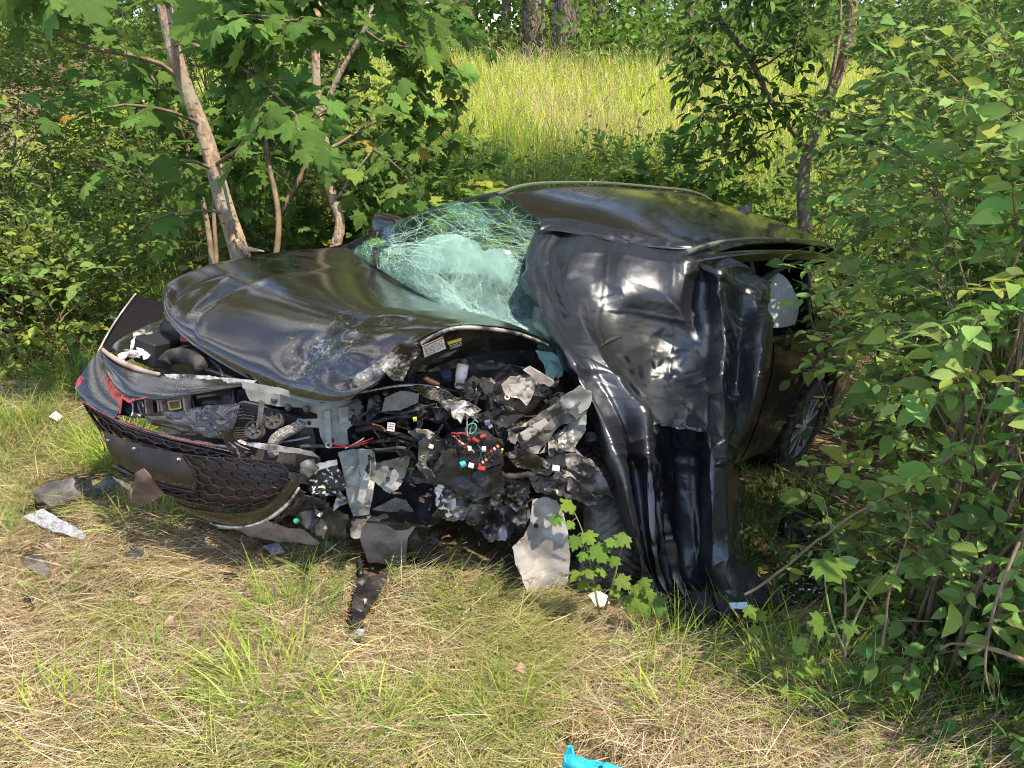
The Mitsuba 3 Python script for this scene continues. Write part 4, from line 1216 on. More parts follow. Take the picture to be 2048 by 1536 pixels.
def crack(u, v, ang, length, width):
    global k
    n_ = max(4, int(length / 0.02))
    pts = [(u, v)]
    for _ in range(n_):
        ang += q.normal(0, 0.22)
        u, v = u + math.sin(ang) * 0.02 * 1.3, v + math.cos(ang) * 0.02
        if not (0.01 < u < 0.99 and 0.01 < v < 0.99):
            break
        pts.append((u, v))
    if len(pts) < 3:
        return
    pts = np.array(pts)
    C = ws_at(pts[:, 0], pts[:, 1])
    t = unit(np.gradient(C, axis=0))
    i = np.clip((pts[:, 0] * 59).astype(int), 0, 59)
    s = unit(np.cross(t, WN[i, np.clip((pts[:, 1] * 79).astype(int), 0, 79)]))
    w = width * np.linspace(1, 0.35, len(C))[:, None] * 0.5
    vs.append(np.stack([C - s * w, C + s * w], 1).reshape(-1, 3))
    fs.append(grid_faces(len(C), 2) + k)
    k += len(C) * 2


# fan of cracks from the crushed lower corner, from the bent header and from the top
for cu, cv, n_, a0, a1, l0, l1 in [(0.05, 0.97, 150, 1.7, 3.4, 0.3, 1.2), (0.85, 0.62, 90, 2.2, 5.2, 0.2, 0.9), (0.45, 0.9, 90, 1.8, 4.6, 0.2, 0.8), (0.12, 0.55, 90, 0.0, 6.28, 0.15, 0.5), (0.55, 0.25, 40, 0, 6.28, 0.1, 0.4), (0.15, 0.12, 60, -0.4, 1.6, 0.2, 0.7)]:
    for _ in range(n_):
        crack(cu + q.normal(0, 0.04), cv + q.normal(0, 0.04), q.uniform(a0, a1), q.uniform(l0, l1), q.uniform(0.0007, 0.0017))
for _ in range(420):
    v0 = 1 - q.random() ** 1.5
    u0 = q.random() * (1 - 0.6 * v0) if q.random() < 0.7 else q.random()
    crack(u0, v0, q.choice([q.uniform(0, 6.28), q.uniform(2.6, 3.4)]), q.uniform(0.05, 0.35), q.uniform(0.0007, 0.0016))
carpart('windscreen__crack_lines', (np.vstack(vs), np.vstack(fs)), 'crack_edge', label='web of pale cracks over the windscreen', kind='stuff')
# hanging flap of broken laminate at the lower corner
fl = sheet([[1.116,-0.525,0.945],[1.141,-0.636,0.923],[1.16,-0.67,0.902],[1.129,-0.689,0.855],[1.092,-0.696,0.819],[1.079,-0.677,0.825],[1.093,-0.631,0.879],[1.1,-0.571,0.915]], 0.003, 0.012, 0.006, 0.03, ragged=0.01, seed=9)
carpart('windscreen__hanging_flap', fl, 'crack_edge', smooth=30, label='torn aqua flap of crazed glass')
# small square sticker and wiper-like clip on the glass
carpart('windscreen__sticker', box(ws_at(np.array(0.62), np.array(0.42)), (0.014, 0.012, 0.001), WS[40, 45] - WS[40, 40], WS[45, 40] - WS[40, 40]), 'white_plastic')
carpart("wiper", tube([[1.208,0.521,1.016],[1.16,0.466,0.987],[1.143,0.419,0.953]], [0.008, 0.014, 0.006], 6, 8), "black_plastic", smooth=True)

# ---- roof, rails, pillars
RX = [[1.97, 2.02, 2.05, 2.06, 2.07], [2.45] * 5, [3.0] * 5, [3.6] * 5, [4.1] * 5, [4.42, 4.46, 4.47, 4.46, 4.42]]
RZ = [[1.335, 1.25, 1.20, 1.17, 1.14], [1.425, 1.40, 1.375, 1.345, 1.315], [1.475, 1.47, 1.455, 1.42, 1.38], [1.505, 1.50, 1.485, 1.45, 1.395], [1.505, 1.49, 1.47, 1.435, 1.37], [1.43, 1.42, 1.40, 1.36, 1.27]]
RY = [0.53, 0.27, 0.0, -0.27, -0.54]
RS = patch([[[RX[i][j], RY[j] * (1 if i else 1.0), RZ[i][j]] for j in range(5)] for i in range(6)], 70, 50)
ua, va = np.meshgrid(np.linspace(0, 1, 70), np.linspace(0, 1, 50), indexing='ij')
RS[..., 2] += (meshkit.fbm(np.stack([ua * 5, va * 3, ua * 0], -1), 3, 3) - 0.5) * 0.014 * np.clip(1.2 - ua, 0, 1)
RS = RS[:, ::-1] if grid_normals(RS)[35, 25, 2] < 0 else RS
carpart('roof', shell(RS, 0.012), 'car_paint', smooth=40, label='dark glossy roof, bent down at the windscreen')


def flat_rail(P, w, h, n=50):
    """a rounded flat bar along a curve"""
    S_ = spline(P, n)
    t = unit(np.gradient(S_, axis=0))
    s = unit(np.cross(t, [0, 0, 1.0]))
    up = np.cross(s, t)
    a = np.arange(12) * np.pi / 6
    V = S_[:, None] + np.sign(np.cos(a))[None, :, None] * np.abs(np.cos(a))[None, :, None] ** 0.6 * w * s[:, None] + np.sign(np.sin(a))[None, :, None] * np.abs(np.sin(a))[None, :, None] ** 0.6 * h * up[:, None]
    F = []
    for i in range(n - 1):
        for j in range(12):
            p, q_ = i * 12 + j, i * 12 + (j + 1) % 12
            F += [[p, q_, q_ + 12], [p, q_ + 12, p + 12]]
    k0 = len(V.reshape(-1, 3))
    V = np.vstack([V.reshape(-1, 3), S_[:1], S_[-1:]])
    for j in range(12):
        F += [[(j + 1) % 12, j, k0], [j + (n - 1) * 12, (j + 1) % 12 + (n - 1) * 12, k0 + 1]]
    return V, np.array(F)


carpart('roof_rail', flat_rail([[1.95, .535, 1.335], [2.10, .55, 1.385], [2.40, .56, 1.435], [3.0, .56, 1.490], [3.6, .56, 1.52], [4.1, .545, 1.525], [4.35, .53, 1.475]], 0.011, 0.008), 'brushed_trim', smooth=40, label='far roof rail')
carpart('roof_rail', flat_rail([[2.02, -.57, 1.30], [2.25, -.575, 1.35], [2.6, -.575, 1.385], [3.1, -.575, 1.405], [3.5, -.57, 1.41], [3.85, -.555, 1.395], [4.02, -.54, 1.36]], 0.012, 0.009), 'brushed_trim', smooth=40, label='near roof rail')
fin = np.array([[3.62, 0.0, 1.478], [3.86, 0, 1.478]])
FV = []
for x_, hh, w in [(3.60, 0.004, 0.006), (3.66, 0.02, 0.018), (3.74, 0.042, 0.022), (3.81, 0.062, 0.020), (3.85, 0.066, 0.012), (3.86, 0.02, 0.012)]:
    z0 = 1.475
    FV.append([[x_, -w * 1.4 + .02, z0], [x_, -w * 0.5 + .02, z0 + hh * 0.75], [x_, .02, z0 + hh], [x_, w * 0.5 + .02, z0 + hh * 0.75], [x_, w * 1.4 + .02, z0]])
carpart('roof_antenna', shell(patch(FV, 16, 14), 0.004), 'black_plastic', smooth=40, label='black shark-fin aerial')
# passenger-side pillar and far frame
apil = [(np.array(bottom[0]) + [-.04, .02, -.01]), wl[15] + [0, .012, .004], wl[30] + [0, .012, .004], wl[45] + [0, .012, .004], np.array([1.99, .545, 1.345])]
carpart('windscreen_pillar', flat_rail(apil, 0.018, 0.011), 'black_plastic', smooth=40, label='black pillar along the far edge of the windscreen')
carpart('header_trim', flat_rail([[1.96, .53, 1.338], [2.00, .30, 1.262], [2.03, 0, 1.21], [2.04, -.3, 1.18], [2.05, -.56, 1.15]], 0.010, 0.006), 'black_plastic', smooth=40)


# body sides: skin from sill to waist, window frames above
def side_skin(y, xs, zlow, zhigh, bulge, n=50, m=14):
    s = np.linspace(0, 1, n)
    x = np.interp(s, np.linspace(0, 1, len(xs)), xs)
    zl, zh = PchipInterpolator(np.linspace(0, 1, len(zlow)), zlow)(s), PchipInterpolator(np.linspace(0, 1, len(zhigh)), zhigh)(s)
    t = np.linspace(0, 1, m)
    V = np.stack([np.repeat(x[:, None], m, 1), y * (1 + bulge * np.sin(np.pi * t ** 0.8)[None] * np.ones((n, 1)) - 0.06 * np.clip(t - 0.8, 0, 1)[None] ** 1.0 * 3 * np.ones((n, 1))), zl[:, None] * (1 - t) + zh[:, None] * t], -1)
    V[..., 1] *= 1 - 0.14 * np.clip((x - 3.9) / 0.7, 0, 1)[:, None] ** 2
    return V


def arch(x, c, r_):
    return 0.24 if abs(x - c) > r_ else 0.33 + math.sqrt(max(r_ ** 2 - (x - c) ** 2, 0))


near_x = np.linspace(2.75, 4.62, 40)
zl = [max(0.24, arch(x, 3.58, 0.36)) for x in near_x]
V = side_skin(-0.83, [2.75, 4.62], zl, [0.93, 0.94, 0.96, 0.98, 1.0], 0.03)
carpart('rear_quarter', shell(V[:, ::-1] if grid_normals(V)[25, 7, 1] > 0 else V, 0.012), 'car_paint', smooth=40)
V = side_skin(-0.83, [2.25, 2.73], [0.24] * 3, [0.90, 0.92, 0.93], 0.03, 30)
carpart('rear_door', shell(V[:, ::-1] if grid_normals(V)[15, 7, 1] > 0 else V, 0.012), 'car_paint', smooth=40, label='near door, mostly behind the sheet')
V = side_skin(0.83, [0.5, 4.62], [0.5, 0.62, 0.66, 0.5, 0.26, 0.24, 0.24, 0.24, 0.24, 0.24, 0.3, 0.66, 0.5, 0.3], [0.72, 0.80, 0.88, 0.93, 0.94, 0.95, 0.97, 1.0], 0.03, 70)
carpart('far_side_panel', shell(V if grid_normals(V)[30, 7, 1] > 0 else V[:, ::-1], 0.012), 'car_paint', smooth=40)
# roof side members, window posts
carpart('door_frame', flat_rail([[2.06, -.585, 1.25], [2.5, -.60, 1.30], [3.0, -.605, 1.325], [3.5, -.60, 1.33], [3.95, -.58, 1.30], [4.35, -.56, 1.2]], 0.035, 0.028), 'car_paint', smooth=40, label='roof side member above the rear windows')
carpart('window_post', flat_rail([[2.62, -.61, 1.285], [2.64, -.68, 1.14], [2.66, -.76, 0.98], [2.68, -.8, .92]], 0.035, 0.012), 'black_plastic', smooth=40)
carpart('window_post', flat_rail([[3.36, -.61, 1.30], [3.34, -.69, 1.14], [3.32, -.765, 0.98], [3.31, -.80, .94]], 0.02, 0.012), 'black_plastic', smooth=40)
carpart('window_post', flat_rail([[3.28, -.612, 1.30], [3.0, -.64, 1.27], [2.72, -.655, 1.20]], 0.016, 0.012), 'black_plastic', smooth=40)
carpart('waist_trim', flat_rail([[2.3, -.80, .925], [2.6, -.815, .935], [3.2, -.815, .95], [3.9, -.80, .985]], 0.018, 0.012), 'black_plastic', smooth=40)
carpart('post_sticker', box([3.335, -.73, 1.10], (0.012, 0.003, 0.085), [1, .0, 0], [0, 1, 0.55]), 'yellow_plastic', label='yellow strip on the window post')
D = patch([[[4.35, -.56, 1.22], [4.45, -.60, 1.10], [4.55, -.72, 0.98]], [[3.95, -.585, 1.29], [3.92, -.68, 1.12], [3.88, -.78, 0.98]]], 12, 14, 'pchip')
carpart('rear_pillar', shell(D, 0.015), 'car_paint', smooth=40)
D = patch([[[3.36, -.63, 1.29], [3.35, -.72, 1.10], [3.33, -.80, 0.96]], [[3.93, -.60, 1.27], [3.90, -.69, 1.11], [3.87, -.785, 0.99]]], 8, 8, 'pchip')
carpart('rear_side_window', (D.reshape(-1, 3), grid_faces(8, 8)), 'dark_glass', smooth=True)
# tailgate and rear
D = patch([[[4.42, .52, 1.43], [4.47, 0, 1.40], [4.42, -.53, 1.26]], [[4.55, .60, 1.1], [4.60, 0, 1.1], [4.53, -.64, 1.04]], [[4.64, .68, .75], [4.68, 0, .75], [4.62, -.70, .75]], [[4.6, .66, .35], [4.66, 0, .35], [4.6, -.68, .35]]], 24, 20)
carpart('tailgate', shell(D, 0.015), 'car_paint', smooth=40)
# rear wheel
def wheel(owner, c, axis, radius=0.318, width=0.20, spokes=10, tyre='rubber'):
    A = unit(axis)
    prof = [(radius * .66, -width * .5), (radius * .9, -width * .5), (radius * .975, -width * .44), (radius, -width * .3), (radius, width * .3), (radius * .975, width * .44), (radius * .9, width * .5), (radius * .66, width * .5), (radius * .62, 0.0), (radius * .66, -width * .5)]
    carpart(owner, lathe(prof, c, A, 48), tyre, smooth=35)
    carpart(owner + '__rim', lathe([(radius * .66, -width * .48), (radius * .6, -width * .3), (radius * .58, width * .3), (radius * .66, width * .46)], c, A, 36), 'dirty_steel', smooth=35)
    x = unit(np.cross(A, [0.2, 0.4, 0.9]))
    y = np.cross(A, x)
    sp = []
    for i in range(spokes):
        a = 2 * np.pi * i / spokes
        d = math.cos(a) * x + math.sin(a) * y
        sp.append(box(np.asarray(c) + d * radius * .36 + A * width * .38, (radius * .27, radius * .035, 0.012), d, np.cross(A, d)))
    sp.append(lathe([(0.0, width * .44), (radius * .1, width * .43), (radius * .13, width * .36), (radius * .13, width * .2)], c, A, 20))
    carpart(owner + '__spokes', join(sp), 'grey_liner', smooth=30)


wheel('wheel', [3.58, -.76, 0.318], [0, -1, 0])
wheel('wheel', [3.58, .76, 0.318], [0, 1, 0])
wheel('wheel', [0.98, .76, 0.318], [0, 1, 0])
# ---- cabin
floor = patch([[[1.3, .7, .3], [1.3, 0, .33], [1.3, -.6, .3]], [[4.5, .7, .35], [4.5, 0, .35], [4.5, -.7, .35]]], 6, 6, 'pchip')
carpart('cabin_floor', shell(floor, 0.03), 'matt_black')
dash = patch([[[1.3, .72, .86], [1.28, .1, .88], [1.35, -.6, .85]], [[1.62, .72, .93], [1.6, .1, .95], [1.66, -.55, .9]], [[1.78, .72, .86], [1.75, .1, .88], [1.8, -.55, .84]], [[1.75, .72, .45], [1.7, .1, .45], [1.75, -.55, .45]]], 20, 20)
carpart('dashboard', shell(dash, 0.02), 'black_plastic', smooth=40)


def cushion(c, half, x, y, puff=0.3):
    m = trimesh.creation.icosphere(3)
    p = np.asarray(m.vertices)
    p = np.sign(p) * np.abs(p) ** 0.55
    X = unit(x); Y = unit(np.asarray(y, float) - X * (np.asarray(y, float) @ X)); Z = np.cross(X, Y)
    return (p * half) @ np.stack([X, Y, Z]) + np.asarray(c), np.asarray(m.faces)


for y in (0.37, -0.33):
    carpart('seat', cushion([2.42, y, .58], (.26, .24, .09), [1, 0, 0.1], [0, 1, 0]), 'matt_black', smooth=True)
    carpart('seat__backrest', cushion([2.70, y, .92], (.34, .23, .075), [0.25, 0, 1], [0, 1, 0]), 'matt_black', smooth=True)
    carpart('seat__headrest', cushion([2.80, y, 1.29 if y > 0 else 1.2], (.075, .12, .05), [0.2, 0, 1], [0, 1, 0]), 'matt_black', smooth=True)
carpart('rear_seat', cushion([3.55, 0, .85], (.34, .62, .09), [0.3, 0, 1], [0, 1, 0]), 'matt_black', smooth=True)


def airbag(c, half, x, y, seed, crump=0.08):
    m = trimesh.creation.icosphere(4)
    p = np.asarray(m.vertices).copy()
    s = 1 + crump * (meshkit.fbm(p * 2.5 + seed, 3, seed) - 0.5) * 2 - 0.05 * np.abs(np.sin(np.arctan2(p[:, 1], p[:, 0]) * 7)) * np.hypot(p[:, 0], p[:, 1]) ** 3
    p = p * s[:, None]
    X = unit(x); Y = unit(np.asarray(y, float) - X * (np.asarray(y, float) @ X)); Z = np.cross(X, Y)
    return (p * half) @ np.stack([X, Y, Z]) + np.asarray(c), np.asarray(m.faces)


carpart('airbag', airbag([[1.64,0.491,0.927]][0], (.24, .21, .15), [0.1, -1, -0.05], [0.5, 0, 0.8], 3), 'airbag_cloth', smooth=True, label='burst airbag, pale behind the cracked windscreen')
carpart('airbag', airbag([[1.801,0.327,0.932]][0], (.16, .17, .13), [0.1, -1, 0.1], [0.5, 0, 0.8], 5), 'airbag_cloth', smooth=True, label='second smaller airbag beside the first')
# curtain airbag in the rear window
cb = shell(patch([[[2.857,-0.631,1.234],[2.924,-0.683,1.229],[2.993,-0.741,1.155]], [[2.769,-0.69,1.104],[2.826,-0.757,1.111],[2.98,-0.789,1.095]], [[2.708,-0.744,0.983],[2.781,-0.799,0.989],[2.935,-0.814,1.005]]], 20, 20), 0.012)
carpart('curtain_airbag', cb, 'airbag_cloth', smooth=40, label='limp white curtain airbag in the rear door window')
# far mirror
carpart('door_mirror', cushion([[1.625,0.975,1.046]][0], (.06, .10, .07), [1, 0.2, 0], [0, 1, 0]), 'car_paint', smooth=True, label='far door mirror behind the pillar')
# cowl and scuttle
carpart('scuttle_panel', sheet([[1.074,0.775,0.954],[1.215,0.783,0.986],[1.341,0.837,1.003],[1.228,0.756,0.964],[1.136,-0.356,0.93],[1.16,-0.594,0.918],[1.175,-0.57,0.87],[1.118,-0.339,0.855],[1.149,0.406,0.91]], 0.004, 0.03, seed=2), 'black_plastic', smooth=40)


# ================================================================ the torn front: bumper, radiator, crushed corner
# ---- bumper pieces (parts of the car; each panel its own mesh)
def strip(rows, nu, nv, t=0.004, kind='cubic', crump=0.0, seed=0, cell=0.2):
    S_ = patch(rows, nu, nv, kind)
    if crump:
        u, v = np.meshgrid(np.linspace(0, 1, nu), np.linspace(0, 1, nv), indexing='ij')
        S_ = S_ + grid_normals(S_) * (facets(np.c_[u.ravel(), v.ravel() * 2], seed, cell, crump).reshape(u.shape))[..., None]
    n_ = grid_normals(S_)[nu // 2, nv // 2]
    if n_ @ (np.array([-1.08, -2.1, 1.6]) - S_[nu // 2, nv // 2]) < 0:
        S_ = S_[:, ::-1]
    return shell(S_, t)


thing_bumper = carpart('bumper', strip([[[0.104,0.674,0.565],[0.135,0.494,0.551],[0.18,0.319,0.583],[0.241,0.15,0.629],[0.295,0.047,0.656],[0.331,-0.026,0.668]], [[0.088,0.629,0.538],[0.095,0.443,0.521],[0.138,0.257,0.554],[0.203,0.103,0.607],[0.266,0.024,0.641],[0.319,-0.029,0.665]], [[0.087,0.613,0.504],[0.08,0.444,0.484],[0.116,0.28,0.514],[0.194,0.119,0.587],[0.265,0.037,0.63],[0.317,-0.015,0.655]]], 26, 70, 0.005, 'pchip'), 'car_paint', smooth=40, label='cracked dark front bumper hanging off the car')
carpart('bumper__trim', tube([[0.102,0.67,0.569],[0.106,0.604,0.565],[0.136,0.497,0.559],[0.169,0.342,0.583]], [0.007, 0.011, 0.010, 0.007], 8, 30), 'faded_trim', smooth=True, label='dusty pink-grey edge trim')
carpart('bumper__broken_edge', sheet([[0.179,0.317,0.591],[0.21,0.233,0.619],[0.249,0.131,0.645],[0.293,0.044,0.663],[0.333,-0.032,0.678],[0.311,-0.009,0.653],[0.262,0.085,0.635],[0.213,0.198,0.605],[0.181,0.3,0.58]], 0.004, 0.008, 0.006, 0.03, ragged=0.010, seed=21), 'torn_metal', smooth=25)
carpart('bumper__lower_strip', strip([[[0.106,0.309,0.45],[0.149,0.198,0.501],[0.197,0.082,0.554],[0.271,-0.047,0.611]], [[0.1,0.268,0.453],[0.136,0.148,0.486],[0.183,0.03,0.516],[0.245,-0.07,0.57]], [[0.113,0.245,0.438],[0.137,0.126,0.461],[0.178,0.016,0.479],[0.224,-0.08,0.501]]], 20, 50, 0.004, 'cubic', 0.004, 3), 'car_paint', smooth=40)
carpart('bumper__side', strip([[[0.123,0.719,0.569],[0.089,0.71,0.534],[0.047,0.711,0.467],[0.023,0.713,0.413]], [[0.096,0.619,0.505],[0.064,0.586,0.461],[0.038,0.583,0.425],[0.02,0.627,0.401]], [[0.087,0.47,0.453],[0.072,0.428,0.433],[0.061,0.412,0.411],[0.051,0.429,0.386]]], 26, 26, 0.004), 'car_paint', smooth=40)
carpart('bumper__upper_bar', strip([[[0.014,0.633,0.399],[0.068,0.406,0.397],[0.129,0.183,0.423],[0.2,0.003,0.457],[0.235,-0.09,0.476]], [[0.011,0.624,0.389],[0.062,0.39,0.387],[0.124,0.169,0.415],[0.193,-0.011,0.446],[0.226,-0.103,0.462]]], 8, 60, 0.012, 'pchip'), 'car_paint', smooth=40)
# blank plate panel
PLATE = strip([[[0.026,0.438,0.343],[0.049,0.309,0.36],[0.082,0.185,0.379],[0.129,0.057,0.407]], [[0.025,0.4,0.299],[0.048,0.261,0.313],[0.081,0.137,0.331],[0.135,0.006,0.37]], [[0.038,0.359,0.251],[0.059,0.222,0.265],[0.092,0.101,0.289],[0.147,-0.023,0.328]]], 16, 30, 0.006)
carpart('bumper__plate_panel', PLATE, 'glossy_black', smooth=40, label='flat blank number plate mount, plate gone')
for p in [[0.051,0.238,0.358],[0.117,0.047,0.391],[0.025,0.397,0.325]]:
    carpart('bumper__bolt', lathe([(0, .004), (.004, .0035), (.005, 0), (.005, -.006)], p, [-0.7, -.2, .4], 10), 'torn_metal')


def honeycomb(rows, cols_, rows_, rib, depth, t0=0.0):
    """hexagonal ribs over a curved panel, standing proud of a dark back"""
    C = np.asarray(rows, float)
    segs = {}
    for i in range(-1, cols_ + 1):
        for j in range(-1, rows_ + 1):
            cx = i + 0.5 * (j % 2)
            pts = [(cx - .5, j + .33), (cx, j + .67 - .0), (cx + .5, j + .33), (cx + .5, j - .33), (cx, j - .67), (cx - .5, j - .33)]
            pts = [(a / cols_, (b) / rows_) for a, b in pts]
            for a, b in zip(pts, pts[1:] + pts[:1]):
                key_ = tuple(sorted([(round(a[0], 4), round(a[1], 4)), (round(b[0], 4), round(b[1], 4))]))
                segs[key_] = 1
    fu = PchipInterpolator(np.linspace(0, 1, C.shape[0]), C, axis=0)

    def at(u, v):
        R_ = fu(v)
        return PchipInterpolator(np.linspace(0, 1, R_.shape[0]), R_, axis=0)(u)
    out = []
    for a, b in segs:
        a, b = np.clip(a, 0, 1), np.clip(b, 0, 1)
        if np.hypot(*(a - b)) < 1e-3:
            continue
        A_, B_ = at(a[0], a[1]), at(b[0], b[1])
        e = 1e-3
        n_ = np.cross(at(min(a[0] + e, 1), a[1]) - at(max(a[0] - e, 0), a[1]), at(a[0], min(a[1] + e, 1)) - at(a[0], max(a[1] - e, 0)))
        n_ = unit(n_)
        if n_ @ (np.array([-1.08, -2.1, 1.6]) - A_) < 0:
            n_ = -n_
        c = (A_ + B_) / 2 + n_ * depth * 0.4
        ln_ = np.linalg.norm(B_ - A_)
        if ln_ > 1e-4:
            out.append(box(c, (ln_ / 2 + rib * .5, depth / 2, rib / 2), B_ - A_, n_, 0.3))
    return join(out)


GR1 = [[[0.026,0.61,0.384],[0.07,0.387,0.381],[0.131,0.165,0.408],[0.195,-0.01,0.436],[0.231,-0.107,0.45]], [[0.035,0.566,0.352],[0.065,0.395,0.355],[0.124,0.166,0.38],[0.177,0.02,0.403],[0.227,-0.103,0.431]], [[0.046,0.502,0.32],[0.072,0.358,0.33],[0.124,0.163,0.372],[0.175,0.013,0.382],[0.221,-0.107,0.409]]]
carpart('bumper__upper_grille', honeycomb(GR1, 11, 2, 0.0032, 0.012), 'glossy_black', smooth=False, label='honeycomb grille band under the bumper bar')
GR2 = [[[0.129,0.042,0.41],[0.185,-0.065,0.435],[0.249,-0.171,0.465],[0.308,-0.248,0.475]], [[0.148,-0.003,0.367],[0.195,-0.102,0.389],[0.254,-0.203,0.416],[0.325,-0.286,0.444]], [[0.154,-0.022,0.315],[0.205,-0.127,0.331],[0.258,-0.22,0.361],[0.314,-0.275,0.389]], [[0.12,0.08,0.234],[0.187,-0.07,0.254],[0.243,-0.178,0.291],[0.301,-0.244,0.336]]]
carpart('bumper__lower_grille', honeycomb(GR2, 6, 6, 0.003, 0.006), 'glossy_black', smooth=False, label='large honeycomb grille right of the plate mount')
GR3 = [[[0.034,0.359,0.242],[0.075,0.196,0.254],[0.12,0.066,0.274],[0.156,-0.021,0.289]], [[0.06,0.327,0.211],[0.097,0.185,0.221],[0.135,0.076,0.232],[0.169,-0.017,0.249]]]
carpart('bumper__lower_grille', honeycomb(GR3, 6, 2, 0.003, 0.008), 'glossy_black', smooth=False)
for nm, g_ in (('grille_back', GR1), ('grille_back', GR2), ('grille_back', GR3)):
    S_ = patch(g_, 12, 24, 'pchip')
    n_ = grid_normals(S_)
    if n_[6, 12] @ (np.array([-1.08, -2.1, 1.6]) - S_[6, 12]) < 0:
        S_ = S_[:, ::-1]
        n_ = grid_normals(S_)
    carpart('bumper__' + nm, shell(S_ - n_ * (0.010 if g_ is GR1 else 0.004), 0.004), 'black_plastic' if g_ is GR1 else 'glossy_black', smooth=40)
carpart('bumper__lower_lip', strip([[[0.138,0.09,0.201],[0.18,-0.036,0.219],[0.25,-0.169,0.263],[0.3,-0.246,0.331],[0.35,-0.298,0.448]], [[0.154,0.06,0.18],[0.198,-0.057,0.19],[0.258,-0.176,0.236],[0.309,-0.251,0.309],[0.356,-0.3,0.425]], [[0.173,0.073,0.156],[0.216,-0.043,0.162],[0.272,-0.162,0.199],[0.328,-0.243,0.275],[0.366,-0.296,0.393]]], 14, 60, 0.005), 'car_paint', smooth=40)
carpart('bumper__lip_edge', tube([[0.2,-0.038,0.167],[0.268,-0.163,0.203],[0.319,-0.246,0.279],[0.358,-0.301,0.397]], [0.004, 0.006, 0.007, 0.005], 6, 40), 'torn_metal', smooth=True)
carpart('bumper__silver_insert', strip([[[0.041,0.378,0.247],[0.051,0.326,0.234],[0.066,0.265,0.235]], [[0.046,0.364,0.233],[0.057,0.319,0.219],[0.071,0.258,0.217]]], 6, 14, 0.004, 'pchip'), 'brushed_trim', smooth=40)
# reflection of an unseen red vehicle, painted as red pieces and edges
carpart('bumper__red_scrape', sheet([[0.077,0.591,0.502],[0.081,0.47,0.487],[0.095,0.387,0.49],[0.11,0.277,0.527],[0.094,0.359,0.484],[0.085,0.378,0.468],[0.08,0.427,0.469],[0.068,0.407,0.416],[0.072,0.473,0.44],[0.075,0.551,0.469]], 0.003, 0.008, 0.002, 0.03, seed=33), 'red_scrape', smooth=30, label='painted red reflection at the corner of the bumper')
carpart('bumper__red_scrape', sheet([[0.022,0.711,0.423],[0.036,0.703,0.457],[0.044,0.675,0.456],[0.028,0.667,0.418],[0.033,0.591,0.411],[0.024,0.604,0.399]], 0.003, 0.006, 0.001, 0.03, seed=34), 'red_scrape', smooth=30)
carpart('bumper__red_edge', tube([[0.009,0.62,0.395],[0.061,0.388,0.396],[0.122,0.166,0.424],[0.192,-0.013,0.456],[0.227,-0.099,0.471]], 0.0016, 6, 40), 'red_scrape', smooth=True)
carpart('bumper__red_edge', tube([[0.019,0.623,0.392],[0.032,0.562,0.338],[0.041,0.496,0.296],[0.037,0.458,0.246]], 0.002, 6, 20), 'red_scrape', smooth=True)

# ---- recess behind the two strips: openings and brackets
carpart('recess_back', sheet([[0.113,0.615,0.44],[0.215,0.386,0.469],[0.376,0.084,0.599],[0.357,0.062,0.51],[0.161,0.379,0.394],[0.113,0.522,0.358]], 0.005, 0.02, 0.004, 0.06, seed=40), 'black_plastic', smooth=30)
carpart('headlamp_housing', sheet([[0.089,0.504,0.46],[0.112,0.428,0.464],[0.132,0.36,0.481],[0.129,0.322,0.434],[0.096,0.383,0.406],[0.091,0.448,0.422]], 0.006, 0.008, 0.009, 0.03, seed=41), 'black_plastic', smooth=25)
for i, (ps, m_) in enumerate([([[0.109,0.42,0.476],[0.108,0.398,0.445],[0.095,0.373,0.418]], 'torn_metal'), ([[0.119,0.394,0.481],[0.116,0.364,0.45],[0.116,0.339,0.433]], 'brushed_trim'), ([[0.126,0.37,0.485],[0.127,0.353,0.455]], 'torn_metal')]):
    carpart('headlamp_housing__rib', tube(ps, 0.004, 6, 10), m_, smooth=True)


def frame(quad, w, d, name, mat):
    Q = np.asarray(quad, float)
    out = []
    n_ = unit(np.cross(Q[1] - Q[0], Q[3] - Q[0]))
    for a, b in zip(Q, np.roll(Q, -1, 0)):
        out.append(box((a + b) / 2, (np.linalg.norm(b - a) / 2 + w / 2, w / 2, d / 2), b - a, np.cross(n_, b - a), 0.2))
    return carpart(name, join(out), mat, smooth=30)


frame([[0.14,0.354,0.489],[0.16,0.297,0.507],[0.155,0.269,0.456],[0.136,0.322,0.433]], 0.008, 0.03, 'emblem_bracket', 'faded_trim')
frame([[0.163,0.286,0.509],[0.2,0.194,0.552],[0.197,0.166,0.507],[0.162,0.255,0.464]], 0.010, 0.03, 'emblem_bracket', 'faded_trim')
frame([[0.172,0.258,0.509],[0.192,0.211,0.531],[0.189,0.194,0.508],[0.171,0.238,0.485]], 0.006, 0.012, 'emblem_bracket', 'brass')
frame([[0.217,0.178,0.56],[0.296,0.043,0.621],[0.286,0.025,0.577],[0.214,0.145,0.524]], 0.006, 0.02, 'emblem_bracket', 'glossy_black')
carpart('emblem_bracket__slat', strip([[[0.175,0.237,0.508],[0.188,0.21,0.521]], [[0.17,0.222,0.5],[0.184,0.195,0.514]]], 4, 6, 0.003, 'pchip'), 'brass')
carpart('mounting_panel', sheet([[0.212,0.217,0.526],[0.311,0.036,0.612],[0.305,0.025,0.574],[0.207,0.187,0.489]], 0.004, 0.012, 0.006, 0.04, seed=43), 'glossy_black', smooth=30)

